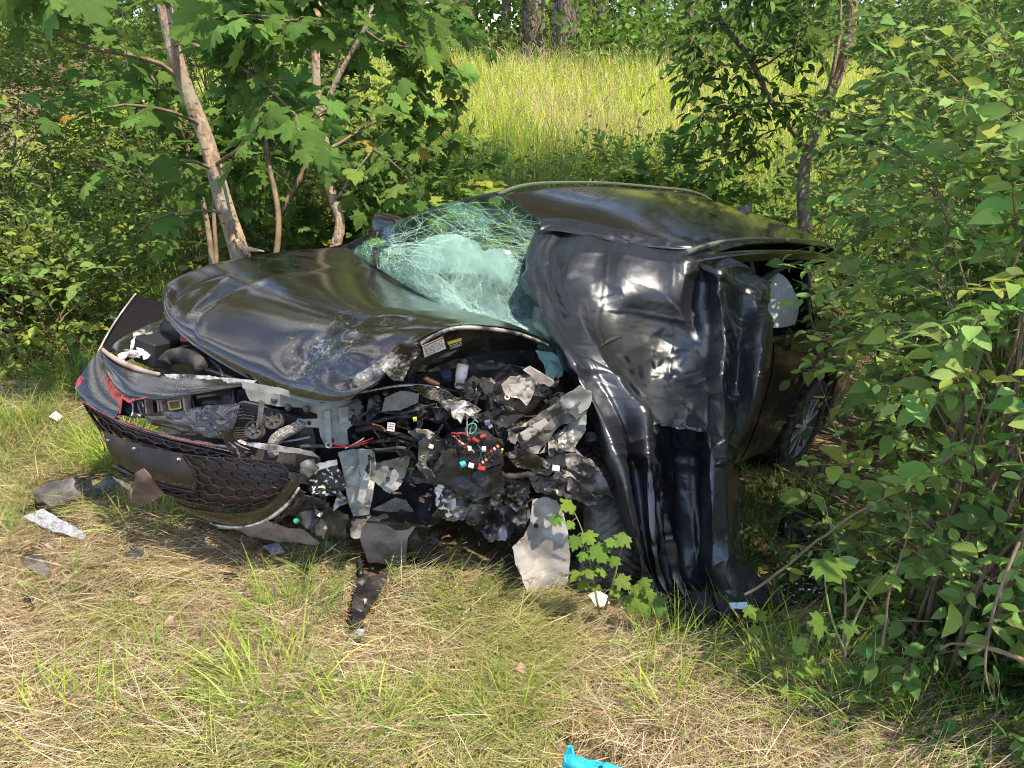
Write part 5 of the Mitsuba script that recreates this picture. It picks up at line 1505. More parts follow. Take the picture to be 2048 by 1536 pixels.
# ---- left front: bent-out wing skin, headlamp top and under-bonnet things
carpart('far_front_wing', strip([[[0.324,0.942,0.704],[0.373,0.922,0.688],[0.43,0.894,0.673]], [[0.211,0.874,0.592],[0.293,0.863,0.606],[0.375,0.831,0.613]], [[0.123,0.775,0.513],[0.187,0.757,0.535],[0.307,0.753,0.592]]], 14, 14, 0.004, 'pchip'), 'felt_black', smooth=40, label='far front wing bent outward, dark inner face')
carpart('far_front_wing__edge', tube([[0.322,0.938,0.708],[0.258,0.902,0.645],[0.175,0.826,0.575],[0.123,0.776,0.517]], 0.004, 6, 24), 'grey_liner', smooth=True)
carpart('headlamp', strip([[[0.143,0.693,0.566],[0.182,0.723,0.588],[0.246,0.754,0.607],[0.32,0.787,0.623],[0.4,0.812,0.637]], [[0.144,0.64,0.564],[0.188,0.662,0.583],[0.245,0.685,0.601],[0.312,0.709,0.614],[0.378,0.735,0.628]], [[0.144,0.582,0.55],[0.193,0.598,0.568],[0.245,0.611,0.589],[0.304,0.645,0.602],[0.363,0.678,0.613]]], 14, 30, 0.008), 'car_paint', smooth=40, label='top of the dislodged headlamp with torn grey brackets')
for i, pts in enumerate([[[0.19,0.641,0.611],[0.228,0.632,0.621],[0.21,0.595,0.604],[0.174,0.599,0.59]], [[0.155,0.604,0.585],[0.182,0.559,0.595],[0.177,0.523,0.58],[0.151,0.568,0.57]], [[0.188,0.591,0.607],[0.218,0.576,0.618],[0.205,0.53,0.595],[0.182,0.536,0.583]], [[0.243,0.637,0.633],[0.27,0.64,0.639],[0.249,0.606,0.622],[0.234,0.622,0.614]], [[0.132,0.597,0.566],[0.152,0.587,0.579],[0.147,0.556,0.571],[0.131,0.568,0.556]], [[0.206,0.663,0.627],[0.252,0.678,0.636],[0.244,0.65,0.629],[0.202,0.645,0.616]], [[0.188,0.534,0.595],[0.217,0.536,0.604],[0.209,0.505,0.588],[0.18,0.503,0.579]]]):
    carpart('headlamp__clip', sheet(pts, 0.006, 0.008, 0.005, 0.02, seed=50 + i), 'torn_metal' if i % 2 else 'white_plastic', smooth=25)
carpart('battery', box([[0.261,0.56,0.593]][0], (.07, .055, .05), [1, .3, 0], [-.3, 1, 0]), 'matt_black', smooth=20)
carpart('battery__terminal', box([[0.324,0.483,0.662]][0], (.016, .012, .012), [.6, -.8, .1], [.8, .6, 0]), 'red_plastic', smooth=20, label='red terminal cap')
carpart('air_duct', tube([[0.222,0.433,0.58],[0.251,0.443,0.602],[0.282,0.383,0.628],[0.285,0.287,0.642],[0.267,0.234,0.628]], [0.026, 0.03, 0.03, 0.028, 0.022], 14, 30), 'rubber', smooth=True)
carpart('strut_brace', tube([[0.295,0.522,0.603],[0.348,0.473,0.636],[0.411,0.444,0.666]], 0.009, 8, 10), 'black_plastic', smooth=True)
for i, ps in enumerate([[[0.31,0.624,0.609],[0.35,0.672,0.632],[0.389,0.719,0.658]], [[0.249,0.611,0.596],[0.304,0.656,0.623],[0.367,0.691,0.647]], [[0.273,0.26,0.627],[0.299,0.195,0.629],[0.325,0.1,0.637]], [[0.311,0.26,0.653],[0.313,0.188,0.649],[0.301,0.143,0.629]]]):
    carpart('engine_pipe', tube(ps, 0.008, 7, 14), 'black_plastic', smooth=True)

# ---- dark well of the engine bay
carpart('engine_bay_floor', sheet([[0.308,0.627,0.69],[0.516,0.278,0.67],[0.846,-0.052,0.633],[1.305,-0.511,0.879],[1.542,-0.748,0.508],[1.6,-0.806,0.265],[1.32,-0.526,0.195],[0.95,-0.156,0.173],[0.671,0.123,0.033],[0.495,0.299,0.104],[0.376,0.418,0.253],[0.276,0.66,0.43]], 0.01, 0.05, 0.03, 0.15, seed=60), 'black_plastic', smooth=30)
carpart('engine_bay_floor', sheet([[.35, .75, .62], [1.2, .75, .80], [1.25, -.5, .62], [.75, -.55, .25], [.3, -.1, .25], [.25, .6, .3]], 0.01, 0.05, 0.02, 0.15, seed=61), 'black_plastic', smooth=30)
carpart('engine_block', box([.82, .12, .52], (.22, .26, .2), [1, 0, 0], [0, 1, 0]), 'black_plastic', smooth=20)


def piece(name, pts, mat, crump=0.004, cell=0.04, rag=0.004, thick=0.003, seed=None, label=None, res=0.010, wave=0.0):
    return carpart(name, sheet(pts, thick, res, crump, cell, wave, rag, len(scene) if seed is None else seed), mat, smooth=28, label=label)


def hole_disc(name, p, r_, mat='ink_and_hole_shade', axis=(-.6, -.55, .55), h=0.003):
    carpart(name, lathe([(0, h), (r_, h), (r_ * 1.02, -h * 2)], p, axis, 14), mat)  # a dark disc painted as the shaded inside of an open hole


# radiator support (grey-blue), condenser, pulleys
s = piece('radiator_support', [[0.27,-0.042,0.685],[0.312,-0.084,0.685],[0.375,-0.147,0.689],[0.453,-0.225,0.668],[0.529,-0.3,0.695],[0.538,-0.31,0.62],[0.495,-0.267,0.617],[0.453,-0.224,0.617],[0.409,-0.181,0.629],[0.358,-0.13,0.621],[0.292,-0.064,0.626]], 'primer_steel', .003, .05, .002, label='grey bare radiator support beam')
piece('radiator_support__flange', [[0.25,-0.078,0.704],[0.336,-0.164,0.702],[0.43,-0.258,0.681],[0.431,-0.259,0.663],[0.337,-0.166,0.681],[0.253,-0.081,0.68]], 'primer_steel', .001, .05, .001)
for p in [[0.31,-0.103,0.628],[0.372,-0.165,0.628],[0.415,-0.208,0.634],[0.339,-0.132,0.647]]:
    carpart('radiator_support__bolt', lathe([(0, .009), (.006, .009), (.009, .004), (.011, 0), (.011, -.01)], p, [-.6, -.55, .55], 12), 'dirty_steel', smooth=30)
piece('radiator_support__upright', [[0.433,-0.233,0.663],[0.515,-0.315,0.695],[0.53,-0.33,0.656],[0.527,-0.327,0.611],[0.512,-0.312,0.589],[0.521,-0.321,0.535],[0.497,-0.297,0.517],[0.469,-0.269,0.51],[0.452,-0.252,0.547],[0.442,-0.242,0.604]], 'primer_steel', .003, .05, .002, label='pale grey stamped upright with holes')
piece('radiator_support__upright_rib', [[0.446,-0.263,0.644],[0.46,-0.277,0.652],[0.474,-0.291,0.538],[0.461,-0.277,0.531]], 'primer_steel', .001, .05, 0)
piece('radiator_support__upright_rib', [[0.477,-0.294,0.665],[0.502,-0.319,0.677],[0.505,-0.322,0.623],[0.487,-0.304,0.611]], 'primer_steel', .001, .05, 0)
for p in [[0.462,-0.273,0.599],[0.476,-0.287,0.541],[0.418,-0.229,0.591],[0.498,-0.31,0.641]]:
    hole_disc('radiator_support__hole', p, .006)
piece('radiator_support__arm', [[0.398,-0.198,0.596],[0.447,-0.247,0.608],[0.449,-0.249,0.576],[0.403,-0.203,0.568]], 'primer_steel', .002, .05, .002)
# condenser with fins
rad = patch([[[0.259,0.011,0.538],[0.297,-0.026,0.6],[0.381,-0.11,0.588],[0.456,-0.186,0.567]], [[0.264,0.007,0.472],[0.315,-0.045,0.493],[0.393,-0.122,0.501],[0.471,-0.2,0.506]], [[0.279,-0.008,0.419],[0.331,-0.061,0.422],[0.403,-0.132,0.441],[0.475,-0.204,0.459]]], 40, 60, 'pchip')
carpart('radiator', shell(rad if grid_normals(rad)[20, 30] @ np.array([-1, -1, 1]) > 0 else rad[:, ::-1], 0.02), 'fin_metal', smooth=40, label='dark finned radiator')
fins = [tube(rad[i, 2:-2:8] + np.array([-.006, -.006, .003]), 0.0022, 4) for i in range(1, 40, 2)]
carpart('radiator__fin', join(fins), 'fin_metal', kind='stuff')
for c, r_, off in [([[0.287,-0.115,0.539]][0], .030, 0), ([[0.344,-0.13,0.576]][0], .034, 0)]:
    A = unit([-.75, -.5, .42])
    carpart('pulley', lathe([(0, .0), (r_ * .35, .004), (r_ * .4, -.004), (r_ * .75, -.004), (r_ * .8, .006), (r_, .006), (r_, .001), (r_ * .93, -.003), (r_, -.007), (r_ * .93, -.011), (r_, -.015), (r_ * .93, -.019), (r_, -.024), (r_ * .6, -.03)], c, A, 36), 'rubber', smooth=30, label=None)
    x = unit(np.cross(A, [0, 0, 1.0])); y = np.cross(A, x)
    carpart('pulley__spokes', join([box(c + (math.cos(a) * x + math.sin(a) * y) * r_ * .57 - A * .001, (r_ * .2, r_ * .05, .004), math.cos(a) * x + math.sin(a) * y, A) for a in np.arange(6) * math.pi / 3]), 'fin_metal')
piece('horn_bracket', [[0.292,-0.12,0.645],[0.303,-0.132,0.644],[0.304,-0.132,0.558],[0.29,-0.119,0.558]], 'dirty_steel', .002, .03, .002)
carpart('coolant_hose', tube([[0.406,-0.206,0.591],[0.386,-0.186,0.556],[0.354,-0.154,0.518],[0.344,-0.144,0.482],[0.35,-0.15,0.446]], [.016, .018, .02, .02, .019], 14, 34), 'speckled_hose', smooth=True, label='thick speckled grey coolant hose')
carpart('air_box', box([[0.442,-0.129,0.465]][0], (.055, .05, .035), [.7, -.7, 0], [.5, .5, .6]), 'matt_black', smooth=20)
carpart('air_box__lid_rib', tube([[0.374,-0.146,0.492],[0.406,-0.178,0.508],[0.44,-0.212,0.528]], .004, 6, 8), 'grey_liner', smooth=True)
# lower beam and bent channels
piece('crash_beam', [[0.276,-0.048,0.463],[0.339,-0.139,0.473],[0.41,-0.21,0.469],[0.458,-0.258,0.468],[0.463,-0.263,0.402],[0.403,-0.203,0.398],[0.331,-0.131,0.407],[0.288,-0.06,0.417]], 'dirty_steel', .004, .05, .003, 0.012, label='battered grey crash beam')
piece('crash_beam__top', [[0.251,-0.065,0.487],[0.321,-0.164,0.502],[0.421,-0.263,0.502],[0.44,-0.282,0.484],[0.381,-0.223,0.484],[0.299,-0.142,0.48],[0.248,-0.09,0.484]], 'torn_metal', .003, .04, .004)
piece('crash_beam__lower_rail', [[0.301,-0.087,0.393],[0.373,-0.159,0.392],[0.47,-0.256,0.393],[0.468,-0.254,0.354],[0.375,-0.161,0.358],[0.309,-0.095,0.368]], 'primer_steel', .003, .05, .002)
piece('chassis_leg', [[0.486,-0.315,0.507],[0.52,-0.349,0.528],[0.567,-0.395,0.542],[0.58,-0.408,0.483],[0.583,-0.411,0.378],[0.582,-0.41,0.289],[0.543,-0.372,0.275],[0.521,-0.349,0.362],[0.506,-0.334,0.446]], 'primer_steel', .012, .05, .005, 0.006, label='pale blue-grey chassis leg, bent and scraped')
piece('chassis_leg__fold', [[0.513,-0.383,0.546],[0.545,-0.416,0.55],[0.551,-0.421,0.448],[0.545,-0.416,0.351],[0.528,-0.399,0.356],[0.529,-0.399,0.452]], 'primer_steel', .006, .04, .003)
piece('chassis_leg__bracket', [[0.582,-0.396,0.477],[0.613,-0.427,0.501],[0.635,-0.449,0.525],[0.665,-0.479,0.544],[0.664,-0.478,0.479],[0.657,-0.471,0.435],[0.648,-0.462,0.401],[0.628,-0.443,0.377],[0.606,-0.42,0.402],[0.583,-0.397,0.416]], 'primer_steel', .012, .05, .004, label='pale green-grey bracket with a round hole')
piece('chassis_leg__bracket', [[0.589,-0.445,0.465],[0.613,-0.469,0.49],[0.627,-0.484,0.467],[0.614,-0.47,0.433],[0.594,-0.451,0.432]], 'primer_steel', .002, .05, .002)
for p in [[0.599,-0.463,0.495],[0.597,-0.46,0.451]]:
    hole_disc('chassis_leg__hole', p, .007)
piece('lamp_bracket', [[0.407,-0.249,0.419],[0.433,-0.275,0.452],[0.478,-0.321,0.479],[0.496,-0.339,0.438],[0.509,-0.351,0.38],[0.49,-0.332,0.348],[0.452,-0.295,0.331],[0.424,-0.267,0.351]], 'chipped_black', .008, .03, .008, label='black panel flecked with white paint chips')
piece('lamp_bracket__edge', [[0.402,-0.266,0.436],[0.433,-0.296,0.47],[0.469,-0.332,0.49],[0.473,-0.336,0.472],[0.437,-0.3,0.448],[0.411,-0.274,0.419]], 'white_plastic', .004, .02, .005)
piece('lamp_bracket__tab', [[0.389,-0.246,0.457],[0.421,-0.277,0.478],[0.437,-0.294,0.451],[0.414,-0.271,0.407],[0.395,-0.251,0.415]], 'dirty_steel', .006, .02, .006)
piece('lower_shield', [[0.26,0.038,0.101],[0.335,-0.128,0.189],[0.461,-0.192,0.142],[0.526,-0.232,0.09],[0.46,-0.079,0.031],[0.353,0.058,0.038]], 'dusty_plastic', .006, .05, .01)
piece('lower_shield', [[0.379,-0.252,0.349],[0.444,-0.306,0.335],[0.529,-0.372,0.283],[0.544,-0.344,0.179],[0.476,-0.287,0.189],[0.413,-0.252,0.233],[0.362,-0.23,0.284]], 'black_plastic', .010, .04, .012)
piece('lower_shield', [[0.346,-0.249,0.403],[0.391,-0.291,0.365],[0.373,-0.273,0.293],[0.337,-0.205,0.209],[0.336,-0.237,0.304]], 'black_plastic', .008, .03, .008)
carpart('lower_shield__plug', lathe([(0, .01), (.008, .01), (.010, 0), (.010, -.01)], [[0.393,-0.258,0.238]][0], [-.6, -.5, .6], 12), 'green_plastic')
for i, (ps, w) in enumerate([([[0.249,-0.106,0.459],[0.312,-0.168,0.391],[0.363,-0.219,0.337],[0.4,-0.256,0.317]], .003), ([[0.268,-0.139,0.442],[0.342,-0.213,0.382],[0.406,-0.277,0.354]], .003), ([[0.213,-0.084,0.502],[0.245,-0.116,0.436],[0.236,-0.106,0.406]], .004), ([[0.171,-0.042,0.554],[0.213,-0.084,0.505],[0.266,-0.137,0.479]], .004), ([[0.223,-0.093,0.477],[0.268,-0.139,0.405],[0.319,-0.19,0.376]], .0025)]):
    carpart('bumper__splinter', tube(ps, [w, w * 1.6, w * .4], 5, 16), 'black_plastic' if i % 2 else 'torn_metal')
piece('bumper__torn_end', [[0.196,-0.066,0.512],[0.23,-0.101,0.506],[0.267,-0.137,0.47],[0.305,-0.176,0.405],[0.276,-0.146,0.416],[0.245,-0.116,0.446],[0.224,-0.094,0.459]], 'scuffed_paint', .006, .03, .006)
piece('bumper__torn_end', [[0.172,-0.057,0.551],[0.215,-0.1,0.533],[0.234,-0.119,0.506],[0.209,-0.093,0.499]], 'scuffed_paint', .005, .03, .006)

# crushed corner: wing remnants, rails, tower
piece('wing_remnant', [[0.568,-0.51,0.811],[0.596,-0.537,0.827],[0.632,-0.573,0.83],[0.672,-0.613,0.809],[0.709,-0.651,0.796],[0.742,-0.683,0.775],[0.733,-0.675,0.752],[0.708,-0.649,0.752],[0.697,-0.638,0.732],[0.668,-0.61,0.756],[0.633,-0.574,0.782],[0.597,-0.538,0.796]], 'scuffed_paint', .008, .03, .006, 0.004, label='curled silver strip torn from the front wing')
piece('wing_remnant__crumple', [[0.644,-0.628,0.805],[0.674,-0.658,0.809],[0.699,-0.683,0.795],[0.717,-0.701,0.783],[0.707,-0.691,0.759],[0.685,-0.669,0.767],[0.68,-0.664,0.738],[0.661,-0.645,0.758]], 'torn_metal', .014, .018, .008)
carpart('wing_remnant__lip', tube([[0.411,-0.282,0.705],[0.499,-0.37,0.745],[0.575,-0.446,0.788],[0.631,-0.502,0.806],[0.677,-0.548,0.808]], [.003, .005, .004], 6, 30), 'torn_metal', smooth=True)
piece('headlamp_carrier', [[0.57,-0.412,0.735],[0.602,-0.444,0.767],[0.646,-0.488,0.771],[0.646,-0.488,0.737],[0.608,-0.451,0.704],[0.569,-0.411,0.687]], 'primer_steel', .003, .04, .004)
piece('inner_wing', [[0.801,-0.459,0.823],[0.867,-0.526,0.881],[0.979,-0.638,0.883],[1.055,-0.714,0.838],[1.017,-0.675,0.713],[0.911,-0.569,0.743],[0.835,-0.494,0.742]], 'black_plastic', .010, .05, .006)
piece('inner_wing__rib', [[0.818,-0.576,0.831],[0.874,-0.632,0.824],[0.917,-0.674,0.783],[0.895,-0.653,0.759],[0.843,-0.601,0.783]], 'black_plastic', .006, .03, .004)
carpart('brake_reservoir', lathe([(0, .042), (.017, .042), (.02, .036), (.02, -.004), (.017, -.008), (.016, -.03), (.014, -.042), (0, -.045)], [[0.771,-0.542,0.838]][0], [.15, .15, 1], 20), 'white_plastic', smooth=40, label='white fluid reservoir with black cap')
carpart('brake_reservoir__cap', lathe([(0, .062), (.019, .06), (.021, .055), (.021, .043), (0, .043)], [[0.771,-0.542,0.838]][0], [.15, .15, 1], 20), 'black_plastic', smooth=30)
carpart('coolant_cap', lathe([(0, .022), (.017, .02), (.021, .012), (.021, -.012), (.0, -.014)], [[0.736,-0.508,0.829]][0], [-.5, -.4, .6], 18), 'dark_blue_plastic', smooth=30)
carpart('brake_union', tube([[0.672,-0.472,0.819],[0.689,-0.489,0.809],[0.711,-0.511,0.804]], [.009, .011, .007], 8, 8), 'copper', smooth=True)
piece('aluminium_bracket', [[0.805,-0.69,0.864],[0.822,-0.707,0.893],[0.853,-0.738,0.894],[0.875,-0.76,0.91],[0.885,-0.77,0.864],[0.882,-0.767,0.824],[0.873,-0.758,0.801],[0.853,-0.738,0.824],[0.823,-0.708,0.823]], 'dirty_alu', .012, .03, .003, 0.005, label='light grey cast bracket broken loose')
piece('aluminium_bracket__rib', [[0.793,-0.735,0.875],[0.84,-0.782,0.901],[0.845,-0.786,0.886],[0.8,-0.742,0.857]], 'dirty_alu', .004, .03, .002, 0.006)
piece('aluminium_bracket__rib', [[0.815,-0.756,0.902],[0.826,-0.767,0.906],[0.843,-0.784,0.836],[0.831,-0.773,0.837]], 'dirty_alu', .004, .03, .002, 0.006)
carpart('aluminium_bracket__eye', lathe([(.005, .006), (.009, .006), (.009, -.006), (.005, -.006), (.005, .006)], [[0.795,-0.736,0.833]][0], [-.6, -.5, .6], 14), 'dirty_alu', smooth=30)
piece('scuttle_foam', [[0.849,-0.734,0.921],[0.863,-0.747,0.938],[0.914,-0.799,0.91],[0.925,-0.809,0.903],[0.916,-0.801,0.883],[0.891,-0.776,0.889]], 'dusty_plastic', .003, .02, .004, 0.014)
piece('suspension_tower', [[0.824,-0.737,0.71],[0.853,-0.766,0.743],[0.893,-0.806,0.789],[0.932,-0.845,0.845],[0.951,-0.864,0.878],[0.978,-0.892,0.896],[0.998,-0.911,0.866],[0.998,-0.911,0.82],[0.976,-0.889,0.796],[0.954,-0.867,0.765],[0.93,-0.843,0.704],[0.909,-0.822,0.655],[0.881,-0.794,0.646],[0.862,-0.775,0.676]], 'dirty_steel', .014, .05, .008, 0.006, label='torn grey suspension tower with a row of holes')
piece('suspension_tower__flange', [[0.833,-0.789,0.723],[0.882,-0.838,0.789],[0.894,-0.849,0.775],[0.849,-0.805,0.695]], 'dirty_alu', .003, .05, .003, .004)
piece('suspension_tower__wall', [[0.936,-0.807,0.641],[0.96,-0.831,0.694],[0.983,-0.853,0.751],[1.025,-0.896,0.806],[1.036,-0.907,0.739],[1.019,-0.89,0.679],[0.986,-0.857,0.654]], 'primer_steel', .010, .04, .008)
for p in [[0.853,-0.802,0.707],[0.867,-0.815,0.729],[0.88,-0.829,0.748],[0.86,-0.808,0.759]]:
    carpart('suspension_tower__ring', lathe([(.004, .003), (.008, .005), (.012, .003), (.013, -.003)], p, [-.6, -.55, .55], 14), 'dirty_steel', smooth=30)
piece('box_section', [[0.798,-0.782,0.651],[0.813,-0.797,0.677],[0.834,-0.818,0.678],[0.905,-0.889,0.646],[0.918,-0.902,0.623],[0.905,-0.889,0.601],[0.869,-0.853,0.603],[0.821,-0.805,0.621]], 'scuffed_paint', .008, .04, .004, .02, label='crumpled dark box section with scraped edges')
carpart('box_section__clip', box([[0.9,-0.912,0.639]][0], (.009, .012, .006), [.3, .3, 1], [1, -1, 0]), 'white_plastic')
piece('wheel_arch_liner', [[0.947,-0.832,0.696],[0.977,-0.862,0.719],[1.025,-0.909,0.67],[1.07,-0.955,0.634],[1.108,-0.993,0.571],[1.136,-1.021,0.516],[1.097,-0.982,0.535],[1.062,-0.947,0.517],[1.022,-0.906,0.536],[0.976,-0.861,0.572],[0.948,-0.832,0.613]], 'torn_liner', .016, .03, .012, label='shredded grey wheel arch liner')
piece('wheel_arch_liner__tear', [[0.933,-0.875,0.739],[0.961,-0.903,0.757],[0.976,-0.918,0.71],[0.964,-0.906,0.68],[0.942,-0.883,0.698]], 'dirty_alu', .010, .02, .010)
piece('wheel_arch_liner__tear', [[0.953,-0.894,0.677],[1.016,-0.957,0.675],[1.054,-0.996,0.629],[1.015,-0.956,0.609],[0.963,-0.905,0.624]], 'torn_liner', .012, .02, .012)
piece('wheel_arch_liner__shred', [[0.871,-0.841,0.577],[0.927,-0.896,0.604],[0.991,-0.96,0.583],[1.051,-1.021,0.553],[1.027,-0.997,0.512],[0.95,-0.92,0.531],[0.891,-0.86,0.526]], 'black_plastic', .014, .025, .012)
# fuse box spilled open
piece('fuse_box', [[0.674,-0.615,0.651],[0.703,-0.645,0.698],[0.766,-0.708,0.707],[0.811,-0.752,0.668],[0.817,-0.758,0.605],[0.767,-0.709,0.565],[0.701,-0.642,0.576]], 'matt_black', .008, .03, .003, .02, label='burst black fuse box with coloured fuses')
piece('fuse_box__lid', [[0.655,-0.625,0.619],[0.688,-0.657,0.638],[0.699,-0.669,0.579],[0.664,-0.634,0.58]], 'black_plastic', .003, .03, .002, .006)
piece('fuse_box__lid', [[0.767,-0.68,0.542],[0.827,-0.74,0.586],[0.851,-0.764,0.516],[0.823,-0.736,0.481],[0.765,-0.679,0.504]], 'black_plastic', .008, .03, .004)
rr = np.random.default_rng(12)
for (p, h, m_) in [([[0.688,-0.7,0.6]][0], (.012, .010, .009), 'cyan_plastic'), ([[0.707,-0.719,0.599]][0], (.010, .010, .009), 'white_plastic'), ([[0.706,-0.718,0.69]][0], (.016, .006, .006), 'dark_red_plastic'), ([[0.72,-0.732,0.708]][0], (.012, .006, .008), 'red_plastic'),
                    ([[0.732,-0.744,0.595]][0], (.016, .009, .008), 'dark_red_plastic'), ([[0.695,-0.708,0.659]][0], (.007, .006, .02), 'white_plastic'), ([[0.728,-0.74,0.664]][0], (.009, .009, .008), 'white_plastic'), ([[0.57,-0.568,0.722]][0], (.008, .007, .007), 'yellow_plastic'),
                    ([[0.777,-0.775,0.663]][0], (.004, .004, .018), 'yellow_plastic'), ([[0.747,-0.731,0.736]][0], (.010, .007, .006), 'blue_grey'), ([[0.739,-0.723,0.748]][0], (.012, .009, .008), 'blue_grey'), ([[0.631,-0.6,0.629]][0], (.010, .008, .006), 'white_plastic')]:
    carpart('fuse_box__fuse' if p[0] > 0.6 else 'connector', box(p, np.array(h) * 0.75, unit(rr.normal(size=3) * .3 + [.7, -.7, .2]), unit(rr.normal(size=3) * .3 + [.3, .3, .8])), m_)
for i in range(14):
    base_ = np.array([[0.726,-0.731,0.617]][0])
    d_ = np.array([[0.768,-0.773,0.689]][0]) - base_
    carpart('fuse_box__fuse', box(base_ + d_ * (i // 2) / 7 + np.array([.004, -.004, -.012]) * (i % 2), (.0035, .005, .005), d_, [.3, .3, .9]), ['black_plastic', 'dark_red_plastic', 'black_plastic', 'grey_liner', 'black_plastic', 'orange_plastic', 'black_plastic'][i % 7])
decal('identification_tag', [[0.504,-0.517,0.701],[0.522,-0.534,0.702],[0.523,-0.535,0.673],[0.506,-0.518,0.672]], 'white_plastic', 0.002, 'small white label on the wiring', 3)
# wiring and hoses
q = np.random.default_rng(99)


def cable(name, ps, r_, mat, wob=0.012, n=24):
    P = np.asarray(ps, float)
    S_ = spline(P, n)
    S_ = S_ + (meshkit.fbm(S_ * 14, 2, int(q.integers(99)))[:, None] - .5) * wob * q.normal(size=3)
    carpart(name, tube(S_, r_, 7, cap=False), mat, smooth=True)


for ps, r_ in [([[0.527,-0.327,0.611],[0.586,-0.386,0.641],[0.654,-0.454,0.673],[0.727,-0.527,0.668]], .008), ([[0.534,-0.334,0.587],[0.595,-0.395,0.61],[0.638,-0.438,0.599],[0.699,-0.499,0.596]], .009), ([[0.527,-0.327,0.57],[0.571,-0.371,0.553],[0.629,-0.429,0.578],[0.691,-0.491,0.565],[0.749,-0.549,0.59]], .007), ([[0.522,-0.35,0.64],[0.558,-0.387,0.678],[0.616,-0.445,0.686],[0.671,-0.5,0.726],[0.733,-0.561,0.709]], .006),
               ([[0.562,-0.334,0.642],[0.618,-0.389,0.689],[0.69,-0.461,0.689],[0.755,-0.526,0.654],[0.775,-0.547,0.584]], .008), ([[0.527,-0.37,0.57],[0.577,-0.42,0.546],[0.623,-0.465,0.565],[0.665,-0.508,0.531]], .006), ([[0.683,-0.483,0.739],[0.724,-0.524,0.695],[0.754,-0.554,0.647]], .007), ([[0.762,-0.562,0.778],[0.806,-0.606,0.716],[0.834,-0.634,0.687]], .008), ([[0.832,-0.632,0.796],[0.853,-0.653,0.729],[0.894,-0.694,0.702]], .010),
               ([[0.819,-0.69,0.802],[0.861,-0.731,0.759],[0.918,-0.789,0.775]], .003), ([[0.666,-0.551,0.643],[0.691,-0.576,0.631],[0.713,-0.598,0.646],[0.739,-0.624,0.634]], .005), ([[0.733,-0.49,0.79],[0.795,-0.552,0.779],[0.876,-0.634,0.81],[0.952,-0.71,0.793]], .004), ([[0.847,-0.718,0.552],[0.891,-0.762,0.544],[0.914,-0.785,0.559],[0.946,-0.817,0.549]], .012), ([[0.864,-0.72,0.53],[0.916,-0.772,0.515],[0.962,-0.819,0.536]], .011),
               ([[0.843,-0.728,0.576],[0.84,-0.724,0.687],[0.846,-0.731,0.725]], .011), ([[0.561,-0.389,0.526],[0.595,-0.424,0.544],[0.643,-0.472,0.547],[0.683,-0.511,0.519],[0.7,-0.528,0.456]], .006), ([[0.668,-0.539,0.582],[0.685,-0.556,0.641],[0.698,-0.569,0.681]], .005)]:
    cable('hose', ps, r_, 'rubber')
for ps, m_ in [([[0.666,-0.65,0.689],[0.68,-0.664,0.671],[0.696,-0.68,0.661],[0.708,-0.692,0.678],[0.697,-0.681,0.693],[0.677,-0.661,0.695]], 'dark_red_plastic'), ([[0.671,-0.654,0.683],[0.689,-0.673,0.666],[0.712,-0.695,0.651],[0.723,-0.706,0.637]], 'white_plastic'), ([[0.66,-0.644,0.691],[0.683,-0.666,0.679],[0.7,-0.684,0.649],[0.708,-0.692,0.66]], 'dark_red_plastic'),
               ([[0.7,-0.67,0.702],[0.706,-0.675,0.733],[0.722,-0.692,0.729],[0.717,-0.686,0.701],[0.704,-0.674,0.707]], 'teal_wire'), ([[0.708,-0.678,0.686],[0.712,-0.681,0.723],[0.716,-0.686,0.741],[0.725,-0.695,0.737]], 'teal_wire'), ([[0.708,-0.692,0.678],[0.695,-0.679,0.71],[0.692,-0.675,0.753],[0.684,-0.668,0.791]], 'grey_liner'),
               ([[0.436,-0.335,0.544],[0.47,-0.369,0.556],[0.499,-0.398,0.569],[0.519,-0.418,0.584]], 'red_plastic'), ([[0.441,-0.34,0.554],[0.48,-0.379,0.564],[0.513,-0.412,0.591],[0.532,-0.431,0.607]], 'red_plastic'), ([[0.47,-0.369,0.551],[0.497,-0.396,0.58],[0.51,-0.409,0.598]], 'white_plastic'), ([[0.505,-0.446,0.664],[0.525,-0.466,0.662],[0.535,-0.477,0.647]], 'orange_plastic'),
               ([[0.78,-0.778,0.646],[0.817,-0.815,0.677],[0.87,-0.868,0.717],[0.905,-0.903,0.756],[0.915,-0.913,0.791]], 'black_plastic'), ([[0.668,-0.666,0.681],[0.681,-0.679,0.699],[0.698,-0.696,0.685],[0.692,-0.69,0.659],[0.674,-0.672,0.665]], 'rubber'), ([[0.716,-0.714,0.651],[0.742,-0.74,0.675],[0.754,-0.752,0.714],[0.745,-0.743,0.738]], 'black_plastic'), ([[0.72,-0.717,0.67],[0.731,-0.729,0.646],[0.73,-0.728,0.618]], 'green_plastic')]:
    cable('wire', ps, .0022, m_, 0.02)
cable('wiring_loom', [[0.379,-0.25,0.52],[0.425,-0.295,0.534],[0.482,-0.353,0.547],[0.516,-0.387,0.561]], .006, 'rubber', .004)
carpart('wiring_loom__eyelet', lathe([(.006, .003), (.011, .003), (.011, -.003), (.006, -.003), (.006, .003)], [[0.426,-0.339,0.557]][0], [-.6, -.5, .6], 16), 'grey_liner', smooth=30)
